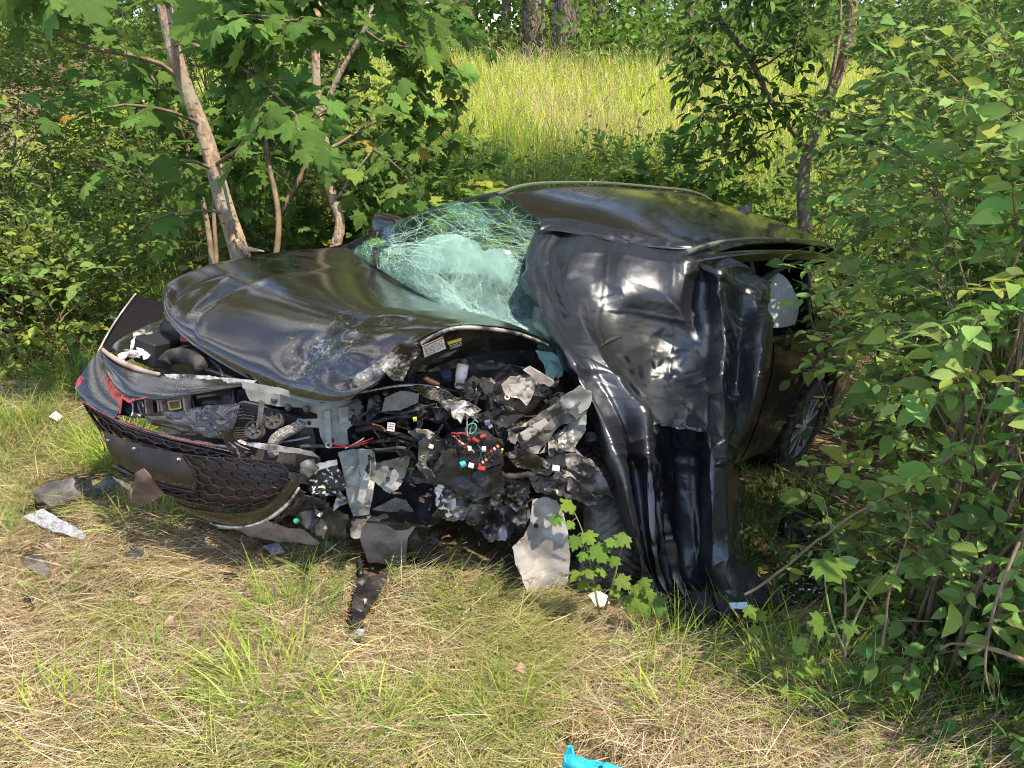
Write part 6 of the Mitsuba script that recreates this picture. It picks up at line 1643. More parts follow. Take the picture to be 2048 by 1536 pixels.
# heaps of small torn bits filling the crushed corner: each its own piece
mats_ = ['black_plastic', 'dirty_steel', 'matt_black', 'scuffed_paint', 'black_plastic', 'rubber', 'torn_liner', 'black_plastic', 'crushed_foil', 'matt_black']
CL = np.asarray([[0.648,-0.477,0.72],[0.687,-0.515,0.697],[0.707,-0.535,0.729],[0.743,-0.571,0.679],[0.679,-0.507,0.658],[0.621,-0.449,0.647],[0.645,-0.473,0.62],[0.601,-0.429,0.586],[0.681,-0.509,0.556],[0.711,-0.54,0.545],[0.67,-0.498,0.506],[0.72,-0.549,0.51],[0.581,-0.409,0.57],[0.552,-0.381,0.593],[0.524,-0.352,0.673],[0.554,-0.382,0.702],[0.749,-0.578,0.574],[0.732,-0.56,0.474],[0.798,-0.626,0.481],[0.85,-0.678,0.6],[0.864,-0.692,0.725],[0.829,-0.658,0.752],[0.791,-0.619,0.77],[0.766,-0.594,0.826],[0.936,-0.764,0.852],[0.967,-0.796,0.843],[0.986,-0.814,0.802],[0.957,-0.785,0.795],[0.9,-0.728,0.725],[0.859,-0.687,0.671],[0.889,-0.718,0.629],[1.052,-0.88,0.545],[1.09,-0.918,0.506],[1.006,-0.834,0.514],[0.937,-0.766,0.467],[0.898,-0.726,0.477],[0.852,-0.68,0.495],[0.763,-0.592,0.511],[0.679,-0.508,0.603],[0.62,-0.448,0.541],[0.644,-0.472,0.566],[0.574,-0.402,0.267],[0.526,-0.354,0.255],[0.486,-0.314,0.285],[0.461,-0.289,0.298],[0.541,-0.369,0.218],[0.485,-0.313,0.229],[0.438,-0.267,0.273],[0.501,-0.329,0.338],[1.076,-0.904,0.667],[0.973,-0.802,0.564],[1.037,-0.865,0.6]])
for i, c in enumerate(CL):
    for j in range(2):
        e1 = unit(q.normal(size=3)); e2 = unit(np.cross(e1, unit(q.normal(size=3) + np.array([-.6, -.5, .6]) * 1.0)))
        s_ = q.uniform(.022, .062)
        a_ = np.sort(q.uniform(0, 2 * np.pi, 6))
        off = q.normal(0, .02, 3) + np.array([.7, .7, 0]) * q.uniform(-.03, .08)
        pts = [c + off + s_ * q.uniform(.5, 1.2) * (math.cos(t) * e1 * 1.5 + math.sin(t) * e2 * .7) for t in a_]
        try:
            carpart('torn_scrap', sheet(pts, .002, .009, .013, .032, ragged=.006, seed=700 + i * 4 + j), mats_[int(q.integers(len(mats_)))], smooth=25)
        except Exception:
            pass
piece('bulkhead_sheet', [[0.833,-0.605,0.712],[0.888,-0.66,0.759],[0.928,-0.7,0.737],[0.917,-0.689,0.674],[0.881,-0.653,0.63],[0.844,-0.616,0.647]], 'dirty_steel', .012, .05, .006, label='bent grey bulkhead sheet behind the fuse box')
piece('wing_stay', [[0.634,-0.533,0.622],[0.668,-0.567,0.653],[0.701,-0.6,0.617],[0.702,-0.601,0.547],[0.674,-0.573,0.499],[0.645,-0.544,0.542]], 'dirty_steel', .012, .045, .006)
piece('inner_wing_rail', [[0.631,-0.516,0.532],[0.723,-0.608,0.568],[0.847,-0.731,0.549],[0.871,-0.756,0.479],[0.81,-0.695,0.454],[0.71,-0.595,0.471],[0.637,-0.522,0.458]], 'black_plastic', .012, .05, .008, label='dark lower rail of the crushed corner')
piece('inner_wing_rail', [[0.923,-0.85,0.852],[0.96,-0.888,0.914],[0.994,-0.921,0.895],[0.996,-0.923,0.844],[0.966,-0.893,0.81],[0.939,-0.867,0.81]], 'primer_steel', .012, .04, .006)
carpart('coil_spring', tube(np.asarray([[0.991,-0.791,0.633]][0]) + np.stack([.035 * np.cos(np.linspace(0, 26, 140)), .035 * np.sin(np.linspace(0, 26, 140)), np.linspace(-.09, .09, 140)], 1), .006, 7), 'rubber', smooth=True)
# front wheel on the crushed corner
WC = [[1.318,-0.846,0.293]][0]
AX = unit(np.array(CAR)[:3, :3].T @ np.array([.95, .22, -.16]))
thing_wheel = key_for('wrecked_car__wheel').replace('wrecked_car__', '')
wheel('wheel', WC, AX, 0.30, 0.21, tyre='dusty_rubber')
tread = []
x = unit(np.cross(AX, [0.2, 0.4, 0.9])); y = np.cross(AX, x)
for i in range(64):
    a = 2 * np.pi * i / 64
    d = math.cos(a) * x + math.sin(a) * y
    t_ = -math.sin(a) * x + math.cos(a) * y
    for s_ in (-1, 1):
        for w_, tl in ((.068, .55), (.025, .75)):
            tread.append(box(np.asarray(WC) + d * .302 + AX * s_ * w_, (.020, .009, .006), AX * s_ + t_ * tl, t_, 0.2))
carpart('wheel_003__tread', join(tread), 'dusty_rubber', label='directional tread blocks')


# ================================================================ black plastic sheet over the driver's side
CTRL = np.array([[[0.135,3.606,0.786],[0.215,3.609,0.792],[0.336,3.566,0.795],[0.453,3.507,0.787],[0.566,3.449,0.782],[0.677,3.39,0.776],[0.786,3.341,0.767],[0.894,3.302,0.756],[0.993,3.305,0.715],[1.099,3.324,0.664],[1.19,3.362,0.606],[1.253,3.389,0.569],[1.28,3.412,0.547]],[[0.066,3.359,0.736],[0.106,3.265,0.748],[0.177,3.307,0.719],[0.285,3.214,0.757],[0.401,3.233,0.752],[0.527,3.17,0.758],[0.635,3.143,0.749],[0.743,3.075,0.747],[0.84,3.145,0.708],[0.901,3.039,0.717],[1.044,3.191,0.619],[1.143,3.192,0.575],[1.248,3.334,0.502]],[[0.041,3.029,0.675],[0.091,2.885,0.722],[0.162,2.972,0.672],[0.231,2.891,0.687],[0.357,2.983,0.65],[0.483,2.958,0.643],[0.615,2.965,0.611],[0.734,2.957,0.596],[0.846,3.058,0.574],[0.884,2.938,0.647],[1.042,3.122,0.522],[1.115,3.084,0.536],[1.208,3.229,0.469]],[[0.072,2.729,0.63],[0.115,2.584,0.697],[0.176,2.625,0.645],[0.253,2.531,0.681],[0.329,2.766,0.569],[0.48,2.861,0.491],[0.623,2.924,0.437],[0.748,2.933,0.41],[0.847,2.896,0.425],[0.893,2.821,0.498],[0.994,2.934,0.457],[1.055,2.855,0.523],[1.181,3.097,0.427]],[[0.145,2.398,0.636],[0.168,2.289,0.686],[0.24,2.354,0.636],[0.329,2.329,0.631],[0.405,2.665,0.453],[0.505,2.751,0.355],[0.611,2.789,0.297],[0.718,2.789,0.297],[0.815,2.762,0.333],[0.854,2.669,0.416],[0.958,2.804,0.372],[1.013,2.708,0.45],[1.141,2.946,0.344]],[[0.216,2.263,0.542],[0.238,2.157,0.598],[0.312,2.239,0.539],[0.407,2.217,0.538],[0.484,2.516,0.353],[0.566,2.586,0.29],[0.646,2.589,0.298],[0.722,2.578,0.321],[0.797,2.6,0.319],[0.834,2.534,0.366],[0.921,2.654,0.294],[0.969,2.574,0.357],[1.08,2.788,0.249]],[[0.286,2.17,0.396],[0.311,2.09,0.461],[0.381,2.179,0.415],[0.451,2.141,0.475],[0.506,2.296,0.381],[0.544,2.29,0.368],[0.588,2.271,0.375],[0.642,2.251,0.38],[0.69,2.214,0.395],[0.751,2.196,0.405],[0.834,2.347,0.302],[0.869,2.377,0.272],[0.946,2.536,0.189]],[[0.312,2.136,0.326],[0.335,2.041,0.405],[0.41,2.178,0.321],[0.454,2.079,0.391],[0.513,2.263,0.269],[0.587,2.401,0.185],[0.642,2.432,0.159],[0.711,2.396,0.176],[0.675,2.118,0.357],[0.755,2.152,0.337],[0.819,2.309,0.225],[0.855,2.375,0.178],[0.902,2.478,0.114]],[[0.347,2.102,0.257],[0.368,2.005,0.331],[0.436,2.152,0.244],[0.461,2.042,0.316],[0.517,2.224,0.187],[0.583,2.341,0.109],[0.638,2.373,0.082],[0.713,2.337,0.1],[0.67,2.051,0.29],[0.75,2.092,0.259],[0.813,2.248,0.146],[0.845,2.312,0.095],[0.888,2.392,0.029]],[[0.393,2.019,0.086],[0.404,1.922,0.161],[0.462,2.051,0.061],[0.471,1.956,0.139],[0.538,2.117,0.014],[0.537,2.003,0.099],[0.622,2.179,-0.042],[0.704,2.174,-0.052],[0.668,1.947,0.121],[0.737,1.969,0.099],[0.793,2.085,-0.005],[0.827,2.128,-0.055],[0.865,2.172,-0.102]],[[0.45,1.947,-0.061],[0.461,1.881,-0.014],[0.504,1.973,-0.1],[0.516,1.912,-0.041],[0.562,2.004,-0.127],[0.576,1.947,-0.061],[0.64,2.044,-0.135],[0.673,2.017,-0.1],[0.678,1.919,-0.004],[0.719,1.903,0.031],[0.794,1.944,0.001],[0.862,1.974,-0.051],[0.915,2.015,-0.105]],[[0.489,1.896,-0.12],[0.497,1.847,-0.083],[0.532,1.892,-0.129],[0.546,1.855,-0.09],[0.585,1.895,-0.123],[0.61,1.873,-0.098],[0.652,1.896,-0.12],[0.678,1.853,-0.071],[0.716,1.846,-0.064],[0.766,1.846,-0.064],[0.823,1.861,-0.078],[0.885,1.876,-0.092],[0.937,1.901,-0.11]]])
NU, NV = 66, 50
f_ = PchipInterpolator(np.linspace(0, 1, CTRL.shape[1]), CTRL, axis=1)(np.linspace(0, 1, NV))
X = PchipInterpolator(np.linspace(0, 1, CTRL.shape[0]), f_, axis=0)(np.linspace(0, 1, NU))
X0 = X.copy()
q = np.random.default_rng(3)
ua, va = np.meshgrid(np.linspace(0, 1, NU), np.linspace(0, 1, NV), indexing='ij')
slack = 1.004 + 0.05 * np.clip(meshkit.fbm(np.stack([ua * 4, va * 3, ua * 0], -1), 3, 6) - 0.35, 0, 1)
uv2 = np.c_[ua.ravel() * 1.9, va.ravel()]
X = X + grid_normals(X) * (facets(uv2, 31, 0.14, 0.016) + facets(uv2, 32, 0.07, 0.008)).reshape(ua.shape)[..., None]


def part_of(di, dj):
    if dj >= 0:
        return (slice(0, NU - di), slice(0, NV - dj)), (slice(di, NU), slice(dj, NV))
    return (slice(0, NU - di), slice(-dj, NV)), (slice(di, NU), slice(0, NV + dj))


links = [(1, 0, .45), (0, 1, .45), (1, 1, .22), (1, -1, .22), (2, 0, .05), (0, 2, .05)]
R0 = []
for di, dj, _ in links:
    ia, ib = part_of(di, dj)
    R0.append(np.linalg.norm(X0[ia] - X0[ib], axis=-1) * slack[ia])
for it in range(40):
    for (di, dj, k_), L0 in zip(links, R0):
        ia, ib = part_of(di, dj)
        d = X[ib] - X[ia]
        c = d * (1 - L0[..., None] / np.maximum(np.linalg.norm(d, axis=-1, keepdims=True), 1e-9)) * (0.5 * k_)
        D = np.zeros_like(X)
        D[ia] += c
        D[ib] -= c
        D[0] = 0
        X = X + D
    X = X + (X0 - X) * 0.06
# finer grid: straight between the coarse points, ridges only slightly rounded
K = 6
fu, fv = np.linspace(0, NU - 1, (NU - 1) * K + 1), np.linspace(0, NV - 1, (NV - 1) * K + 1)
X = np.stack([np.interp(fu, np.arange(NU), X[:, j, c]) for j in range(NV) for c in range(3)], 1).reshape(len(fu), NV, 3)
X = np.stack([np.interp(fv, np.arange(NV), X[i, :, c]) for i in range(len(fu)) for c in range(3)], 0).reshape(len(fu), 3, len(fv)).transpose(0, 2, 1)
from scipy.ndimage import gaussian_filter
X = np.stack([gaussian_filter(X[..., c], 1.6, mode='nearest') for c in range(3)], -1)
NU, NV = X.shape[:2]
ua, va = np.meshgrid(np.linspace(0, 1, NU), np.linspace(0, 1, NV), indexing='ij')
uv2 = np.c_[ua.ravel() * 1.9, va.ravel()]
from scipy.spatial import cKDTree


def film_folds(xy, seed, cell, depth, stretch):
    """ridges between shallow hollows, as a crumpled film folds; stretch draws them out along the fall of the sheet"""
    r = np.random.default_rng(seed)
    s = np.array([1 / stretch, 1.0])
    P = r.random((int(1.9 * 1.0 / cell ** 2 / stretch), 2)) * [1.9, 1.0]
    warp = np.c_[meshkit.fbm(np.c_[xy * 3, xy[:, :1] * 0 + seed], 2, seed), meshkit.fbm(np.c_[xy * 3, xy[:, :1] * 0 + seed + 9], 2, seed)] - 0.5
    d = cKDTree(P * s).query((xy + warp * 0.12) * s, k=2)[0]
    return -depth * np.clip((d[:, 1] - d[:, 0]) / cell, 0, 0.75) ** 0.8


amount = np.clip(0.35 + 1.3 * (meshkit.fbm(np.c_[uv2 * 2.2, uv2[:, :1] * 0], 3, 17) - 0.35), 0.15, 1.2)
relief = film_folds(uv2, 51, 0.19, 0.014, 1.9) + facets(uv2, 41, 0.13, 0.0130) + (facets(uv2, 42, 0.06, 0.0052) + film_folds(uv2, 53, 0.035, 0.0022, 1.0)) * amount
X = X + grid_normals(X) * relief.reshape(ua.shape)[..., None]
pl = grid_normals(X)
# straight packing creases of the new sheet
for ln_ in (0.18, 0.36, 0.55, 0.74):
    X = X + pl * (0.0022 * np.exp(-((va - ln_) / 0.006) ** 2))[..., None]
for ln_ in (0.1, 0.22, 0.34, 0.47, 0.6, 0.75):
    X = X + pl * (0.0022 * np.exp(-((ua - ln_) / 0.005) ** 2))[..., None]
add('plastic_sheet', (X.reshape(-1, 3), grid_faces(NU, NV)), 'black_film', smooth=True, label='black plastic sheet draped over the driver side of the wreck', cat='plastic sheet')
# folded-over hem along the roof
hem = patch([[[0.151,3.593,0.804],[0.262,3.577,0.817],[0.401,3.484,0.81],[0.536,3.412,0.799],[0.667,3.338,0.784],[0.818,3.275,0.768]], [[0.136,3.5,0.796],[0.256,3.48,0.801],[0.405,3.398,0.793],[0.537,3.324,0.778],[0.655,3.263,0.767],[0.822,3.236,0.758]], [[0.13,3.47,0.78],[0.249,3.438,0.783],[0.402,3.366,0.772],[0.534,3.295,0.763],[0.659,3.256,0.752],[0.827,3.253,0.746]]], 24, 90)
u_, v_2 = np.meshgrid(np.linspace(0, 1, 24), np.linspace(0, 1, 90), indexing='ij')
hem = hem + grid_normals(hem) * facets(np.c_[u_.ravel() * .3, v_2.ravel()], 9, .07, .004).reshape(u_.shape)[..., None]
add('plastic_sheet__hem', (hem.reshape(-1, 3), grid_faces(24, 90)), 'black_film', smooth=True, label='folded-back top hem of the sheet')


# ================================================================ pieces thrown on the ground
def debris(name, label, cat, pts, mat, thick=0.003, crump=0.004, cell=0.05, rag=0.004, res=0.012, group=None, wave=0.0, seed=None, sag=None):
    return add(name, sheet(pts, thick, res, crump, cell, wave, rag, len(scene) if seed is None else seed, sag), mat, smooth=28, label=label, cat=cat, group=group)


t = debris('undertray_panel', 'dusty brown-grey undertray panel leaning against the wreck on the grass', 'car undertray', [[-0.575,2.138,0.056],[-0.542,2.147,0.076],[-0.473,2.145,0.117],[-0.416,2.142,0.156],[-0.377,2.138,0.148],[-0.359,2.139,0.104],[-0.34,2.135,0.05],[-0.38,2.135,-0.018],[-0.398,2.131,-0.139],[-0.473,2.149,-0.149],[-0.54,2.152,-0.143],[-0.554,2.136,-0.039]], 'dusty_plastic', .004, .003, .08, .003)
add(t + '__lug', lathe([(0, .006), (.012, .006), (.016, .002), (.016, -.004)], [[-0.556,2.119,0.064]][0], [.1, -.8, .6], 16), 'dusty_plastic', smooth=30)
add(t + '__fold', sheet([[-0.454,2.125,0.053],[-0.399,2.125,0.11],[-0.344,2.131,0.088],[-0.338,2.126,0.056],[-0.378,2.128,0.024],[-0.424,2.13,0.018]], .003, .01, .003, .05, 0, .003, 8), 'black_plastic', smooth=30)
debris('plastic_fragment', 'black bent plastic piece right beside the dusty undertray panel', 'car fragment', [[-0.386,2.158,-0.04],[-0.355,2.171,-0.013],[-0.333,2.168,-0.064],[-0.289,2.173,-0.099],[-0.249,2.173,-0.146],[-0.259,2.174,-0.189],[-0.313,2.187,-0.186],[-0.369,2.18,-0.176],[-0.401,2.173,-0.146]], 'black_plastic', .004, .008, .04, .005)
t = debris('wing_panel', 'long grey wheel arch panel standing in the grass before the tyre', 'car panel', [[0.071,2.121,0.16],[0.116,2.118,0.175],[0.155,2.113,0.165],[0.183,2.09,0.118],[0.198,2.072,0.058],[0.206,2.052,-0.028],[0.202,2.037,-0.128],[0.189,2.033,-0.204],[0.131,2.025,-0.221],[0.069,2.008,-0.21],[0.039,2.009,-0.116],[0.014,2.022,-0.043],[0,2.049,0.01],[0.039,2.056,0.048],[0.063,2.075,0.086]], 'grey_liner', .004, .006, .06, .004, sag=.035)
add(t + '__bolt_hole', lathe([(0, .002), (.008, .002), (.009, -.002)], [[0.084,2.061,0.092]][0], [0, -.8, .6], 12), 'ink_and_hole_shade')  # dark disc in place of the shade inside the opening
for lab, pts, m_, a_, cl in [
    ('white-streaked crumpled metal ball lying before the engine bay', [[-0.29,2.166,0.161],[-0.263,2.168,0.209],[-0.215,2.163,0.245],[-0.161,2.143,0.25],[-0.108,2.121,0.227],[-0.068,2.108,0.201],[-0.06,2.097,0.156],[-0.099,2.098,0.112],[-0.167,2.102,0.096],[-0.221,2.105,0.081],[-0.258,2.131,0.088],[-0.288,2.155,0.114]], 'crushed_foil', .036, .052),
    ('black crumpled sheet metal between the metal ball and the grey panel', [[-0.147,2.105,0.171],[-0.068,2.108,0.201],[-0.032,2.14,0.221],[0.011,2.151,0.22],[0.043,2.147,0.189],[0.055,2.122,0.138],[0.081,2.098,0.112],[0.046,2.083,0.058],[-0.007,2.088,-0.001],[-0.07,2.108,-0.005],[-0.125,2.124,0.027],[-0.164,2.111,0.092]], 'crushed_foil', .036, .050),
    ('small silver-edged crumpled scrap propped above the black crumpled metal', [[-0.035,2.091,0.212],[-0.017,2.097,0.247],[0.028,2.102,0.257],[0.066,2.099,0.228],[0.063,2.084,0.175],[0.021,2.074,0.155],[-0.021,2.081,0.167]], 'crushed_foil', .026, .034),
]:
    debris('crumpled_metal', lab, 'crumpled metal', pts, m_, .002, a_, cl, .010, .007, sag=.03)
for lab, pts in [('white folded lip of crumpled metal hanging over the metal ball', [[-0.276,2.137,0.181],[-0.249,2.138,0.228],[-0.208,2.136,0.259],[-0.189,2.122,0.252],[-0.231,2.122,0.218],[-0.25,2.121,0.181],[-0.236,2.104,0.146],[-0.209,2.091,0.121],[-0.227,2.091,0.109],[-0.265,2.115,0.134]])]:
    debris('crumpled_metal', lab, 'crumpled metal', pts, 'white_chipped', .003, .012, .02, .006, .006)
t = debris('broken_bracket', 'black broken bracket with a silver tip lying on straw-coloured grass', 'car bracket', [[-0.568,2.085,-0.096],[-0.537,2.024,-0.086],[-0.501,2.001,-0.088],[-0.448,2.06,-0.103],[-0.448,1.996,-0.097],[-0.461,1.853,-0.071],[-0.481,1.772,-0.055],[-0.457,1.671,-0.035],[-0.493,1.654,-0.024],[-0.526,1.84,-0.052],[-0.534,1.942,-0.072]], 'black_plastic', .008, .010, .04, .002)
add(t + '__tip', box([[-0.475,1.66,-0.011]][0], (.022, .012, .008), [1, .1, 0], [0, 1, .2]), 'torn_metal')
add(t + '__peg', tube([[-0.561,2.085,-0.096],[-0.549,2.062,-0.054],[-0.529,1.99,-0.065]], [.006, .008, .01], 7, 10), 'black_plastic', smooth=True)
debris('plastic_fragment', 'large dark curved fragment lying left of the bumper', 'car fragment', [[-1.96,2.466,-0.046],[-1.895,2.52,-0.026],[-1.82,2.541,-0.03],[-1.789,2.59,-0.067],[-1.734,2.499,-0.071],[-1.78,2.453,-0.073],[-1.84,2.389,-0.067],[-1.911,2.42,-0.05]], 'dusty_black', .005, .006, .08, .004)
debris('plastic_fragment', 'dark fragment just right of the large curved one, near the bumper', 'car fragment', [[-1.757,2.543,-0.071],[-1.695,2.595,-0.055],[-1.619,2.584,-0.078],[-1.623,2.528,-0.101],[-1.721,2.493,-0.082]], 'dusty_black', .005, .008, .06, .005)
debris('plastic_shard', 'blue-grey pointed shard on bare soil at the left', 'car shard', [[-1.892,2.291,-0.039],[-1.85,2.354,-0.047],[-1.726,2.285,-0.053],[-1.598,2.198,-0.048],[-1.598,2.172,-0.056],[-1.723,2.217,-0.054]], 'shard_blue_grey', .004, .003, .06, .003)
debris('plastic_fragment', 'brown triangular fragment leaning against the bumper', 'car fragment', [[-1.3,2.112,0.278],[-1.264,2.112,0.299],[-1.234,2.103,0.26],[-1.207,2.107,0.199],[-1.32,2.15,0.127],[-1.363,2.153,0.133]], 'brown_plastic', .005, .004, .06, .004)
for lab, pts, m_ in [
    ('small black shard left of the green tuft', [[-1.406,2.086,-0.051],[-1.373,2.111,-0.044],[-1.34,2.105,-0.057],[-1.344,2.076,-0.07],[-1.395,2.074,-0.073]], 'black_plastic'),
    ('grey shard at the left edge below the blue-grey one', [[-1.737,2.03,-0.028],[-1.689,2.051,-0.031],[-1.599,1.98,-0.039],[-1.584,1.935,-0.04],[-1.689,1.997,-0.049]], 'dusty_black'),
    ('tiny black shard in the straw near the left edge', [[-1.612,1.835,-0.016],[-1.592,1.838,-0.01],[-1.526,1.772,-0.008],[-1.556,1.786,-0.026]], 'black_plastic'),
    ('thin black shard below the lower shield', [[-1.02,2.007,-0.075],[-0.975,2.008,-0.072],[-0.96,1.985,-0.074],[-1.005,1.982,-0.081]], 'black_plastic'),
    ('glinting grey shard under the bumper lip', [[-0.943,2.194,-0.101],[-0.891,2.215,-0.104],[-0.852,2.168,-0.109],[-0.893,2.162,-0.122]], 'shard_blue_grey'),
    ('clear grey shard right of the lower shield', [[-0.742,2.246,-0.133],[-0.718,2.269,-0.132],[-0.683,2.225,-0.13],[-0.717,2.216,-0.148]], 'shard_blue_grey'),
    ('white shard on the grass beside the bumper corner', [[-2.478,3.41,-0.21],[-2.466,3.457,-0.204],[-2.403,3.412,-0.205],[-2.417,3.383,-0.219]], 'white_plastic'),
    ('white torn fragment under the maple seedling', [[0.266,1.959,-0.128],[0.298,1.965,-0.115],[0.33,1.943,-0.114],[0.337,1.931,-0.139],[0.297,1.908,-0.14]], 'white_plastic'),
    ('pale shard between undertray and crumpled metal', [[-0.336,2.333,-0.182],[-0.314,2.356,-0.18],[-0.288,2.331,-0.186],[-0.316,2.322,-0.204]], 'shard_blue_grey'),
    ('black shard at the foot of the black bent plastic piece', [[-0.264,2.084,-0.146],[-0.229,2.106,-0.146],[-0.205,2.082,-0.149],[-0.244,2.058,-0.152]], 'black_plastic'),
]:
    debris('small_shard', lab, 'car shard', pts, m_, .003, .003, .03, .003, .008)
for lab, pts in [('curled brown dead leaf on the straw, left of centre', [[-1.247,1.828,-0.031],[-1.225,1.851,-0.03],[-1.179,1.831,-0.025],[-1.188,1.823,-0.042],[-1.221,1.821,-0.045]]), ('reddish-brown dead leaf on the straw, right of centre', [[0.009,1.539,-0.031],[0.027,1.562,-0.028],[0.044,1.541,-0.026],[0.035,1.517,-0.031]]), ('greyish dead leaf below the curled brown one', [[-1.098,1.72,-0.025],[-1.085,1.746,-0.017],[-1.069,1.742,-0.025],[-1.076,1.716,-0.034]])]:
    debris('dead_leaf', lab, 'dead leaf', pts, 'dead_leaf_skin', .0015, .005, .03, .004, .006)
# right of the sheet: lamp unit, torn strip and trim in the shade
t = thing('broken_lamp', 'black broken lamp unit lying in the shaded grass right of the sheet', 'car lamp')
C_ = [[1.294,2.662,-0.373]][0]
add(t + '__housing', box(C_, (.075, .06, .05), [.8, .5, .1], [-.5, .8, .2], .3), 'glossy_black', smooth=25)
add(t + '__bezel', sheet([[1.196,2.605,-0.308],[1.265,2.707,-0.328],[1.326,2.684,-0.329],[1.311,2.581,-0.312],[1.29,2.544,-0.342],[1.233,2.538,-0.354],[1.19,2.55,-0.331]], .008, .01, .008, .04, 0, .004, 3), 'black_plastic', smooth=25)
t = debris('torn_trim', 'narrow torn black trim strip with bright specks below the broken lamp', 'car trim', [[1.249,2.572,-0.376],[1.292,2.59,-0.384],[1.257,2.455,-0.342],[1.196,2.265,-0.277],[1.153,2.128,-0.237],[1.127,2.144,-0.251],[1.172,2.296,-0.303],[1.227,2.468,-0.362]], 'speckled_black', .006, .006, .04, .005)
add(t + '__label', box([[1.236,2.463,-0.326]][0], (.014, .010, .002), [1, .2, 0], [0, 1, .3]), 'white_plastic')
debris('plastic_fragment', 'flat black fragment at the right end of the sheet hem', 'car fragment', [[1.002,2.097,-0.21],[1.088,2.135,-0.224],[1.175,2.125,-0.244],[1.139,2.059,-0.242],[1.023,2.006,-0.213],[0.968,2.008,-0.21]], 'speckled_black', .005, .006, .05, .005)
t = thing('plastic_block', 'black ribbed plastic unit sticking out under the sheet hem', 'car part')
for i, px_ in enumerate([[0.631,1.839,-0.101],[0.708,1.839,-0.101],[0.781,1.855,-0.112]]):
    add(t + '__cell', box(px_, (.034, .05, .055), [1, .08, 0], [0, 1, .1], .12), 'matt_black', smooth=20)
add(t + '__label', box([[0.745,1.82,-0.048]][0], (.03, .012, .002), [1, .08, 0], [0, 1, .3]), 'pale_blue')
# blue rubber glove at the lower edge
t = thing('rubber_glove', 'crumpled bright blue rubber glove on the grass at the bottom edge', 'glove')
palm = sheet([[0.116,1.142,0.068],[0.125,1.174,0.087],[0.133,1.17,0.126],[0.145,1.17,0.126],[0.149,1.16,0.105],[0.176,1.156,0.096],[0.209,1.154,0.092],[0.238,1.163,0.065],[0.237,1.121,0.07],[0.199,1.092,0.058],[0.134,1.092,0.058],[0.11,1.117,0.062]], .006, .006, .013, .028, .006, .002, 5)
fing = [tube([[0.215,1.147,0.078],[0.242,1.144,0.073],[0.266,1.151,0.042]], [.013, .012, .008], 10, 14), tube([[0.198,1.108,0.089],[0.244,1.118,0.064],[0.265,1.114,0.055]], [.013, .011, .008], 10, 14), tube([[0.181,1.098,0.068],[0.221,1.091,0.055],[0.25,1.09,0.053]], [.012, .011, .008], 10, 14), tube([[0.156,1.082,0.082],[0.179,1.07,0.058],[0.207,1.067,0.052]], [.012, .011, .008], 10, 14)]
add(t + '__palm', palm, 'glove_rubber', smooth=40)
for v, f in fing:
    add(t + '__finger', (v + (np.stack([meshkit.noise(v * 70, k_) for k_ in range(3)], 1) - .5) * .010, f), 'glove_rubber', smooth=True)


# ================================================================ seedlings, twigs and weeds
def seedling(label, stems, leaf_px, size, color, seed, shapes=None, cat='maple seedling', name='maple_seedling'):
    """stems: polylines; leaf_px: (point, facing tweak)"""
    q = np.random.default_rng(seed)
    t = thing(name, label, cat)
    for s in stems:
        add(t + '__stem', tube(np.asarray(s), [.004, .003, .0015], 6, 14, cap=False), 'green_stem', smooth=True)
    L_ = np.asarray(leaf_px)
    n = len(L_)
    allS = np.vstack([spline(s, 24) for s in stems])
    col = vary(color, n, q, 0.18, 0.08)
    for i in range(n):
        k = np.argmin(np.linalg.norm(allS - L_[i], axis=1) + .02 * q.random(len(allS)))
        a = L_[i] - allS[k]
        ax = unit(a + np.array([0, -.25, -.25]) * .06 + q.normal(0, .012, 3))
        nor = unit(np.array([q.normal(0, .35), -0.55, 0.8 + q.normal(0, .2)]))
        v, f = (shapes or MAPLES)[int(q.integers(len(shapes or MAPLES)))]
        sz = size * math.exp(q.normal(0, .22))
        V, F, Cc = place_leaves((v, f), (L_[i] - ax * sz * .4)[None], ax[None], nor[None], sz, col[i:i + 1])
        add(t + '__leaf', (V, F), 'leaf_skin', smooth=True, color=Cc)
        add(t + '__petiole', tube([allS[k], (allS[k] + L_[i] - ax * sz * .4) / 2 + [0, 0, .006], L_[i] - ax * sz * .4], .0012, 4, 6, cap=False), 'green_stem', smooth=True)


YG = (0.20, 0.30, 0.045)
seedling('bright green maple seedling between the grey panel and the sheet', [[[0.289,1.807,-0.075],[0.262,1.849,0.057],[0.236,1.882,0.172],[0.186,1.924,0.279]], [[0.305,1.814,-0.06],[0.332,1.833,0.07],[0.355,1.867,0.164]], [[0.368,1.792,-0.06],[0.389,1.805,0.012],[0.427,1.818,0.062]]],
         [[0.177,1.906,0.288],[0.14,1.886,0.248],[0.184,1.871,0.24],[0.201,1.855,0.183],[0.245,1.862,0.198],[0.225,1.837,0.148],[0.279,1.833,0.161],[0.314,1.847,0.19],[0.352,1.852,0.2],[0.249,1.816,0.105],[0.202,1.817,0.084],[0.287,1.809,0.111],[0.324,1.822,0.14],[0.227,1.811,0.048],[0.266,1.8,0.048],[0.354,1.799,0.069],[0.392,1.788,0.047],[0.44,1.782,0.033],[0.421,1.799,0.069],[0.333,1.793,0.033],[0.46,1.779,-0.017],[0.402,1.779,0.005]], .050, (0.15, 0.25, 0.05), 1)
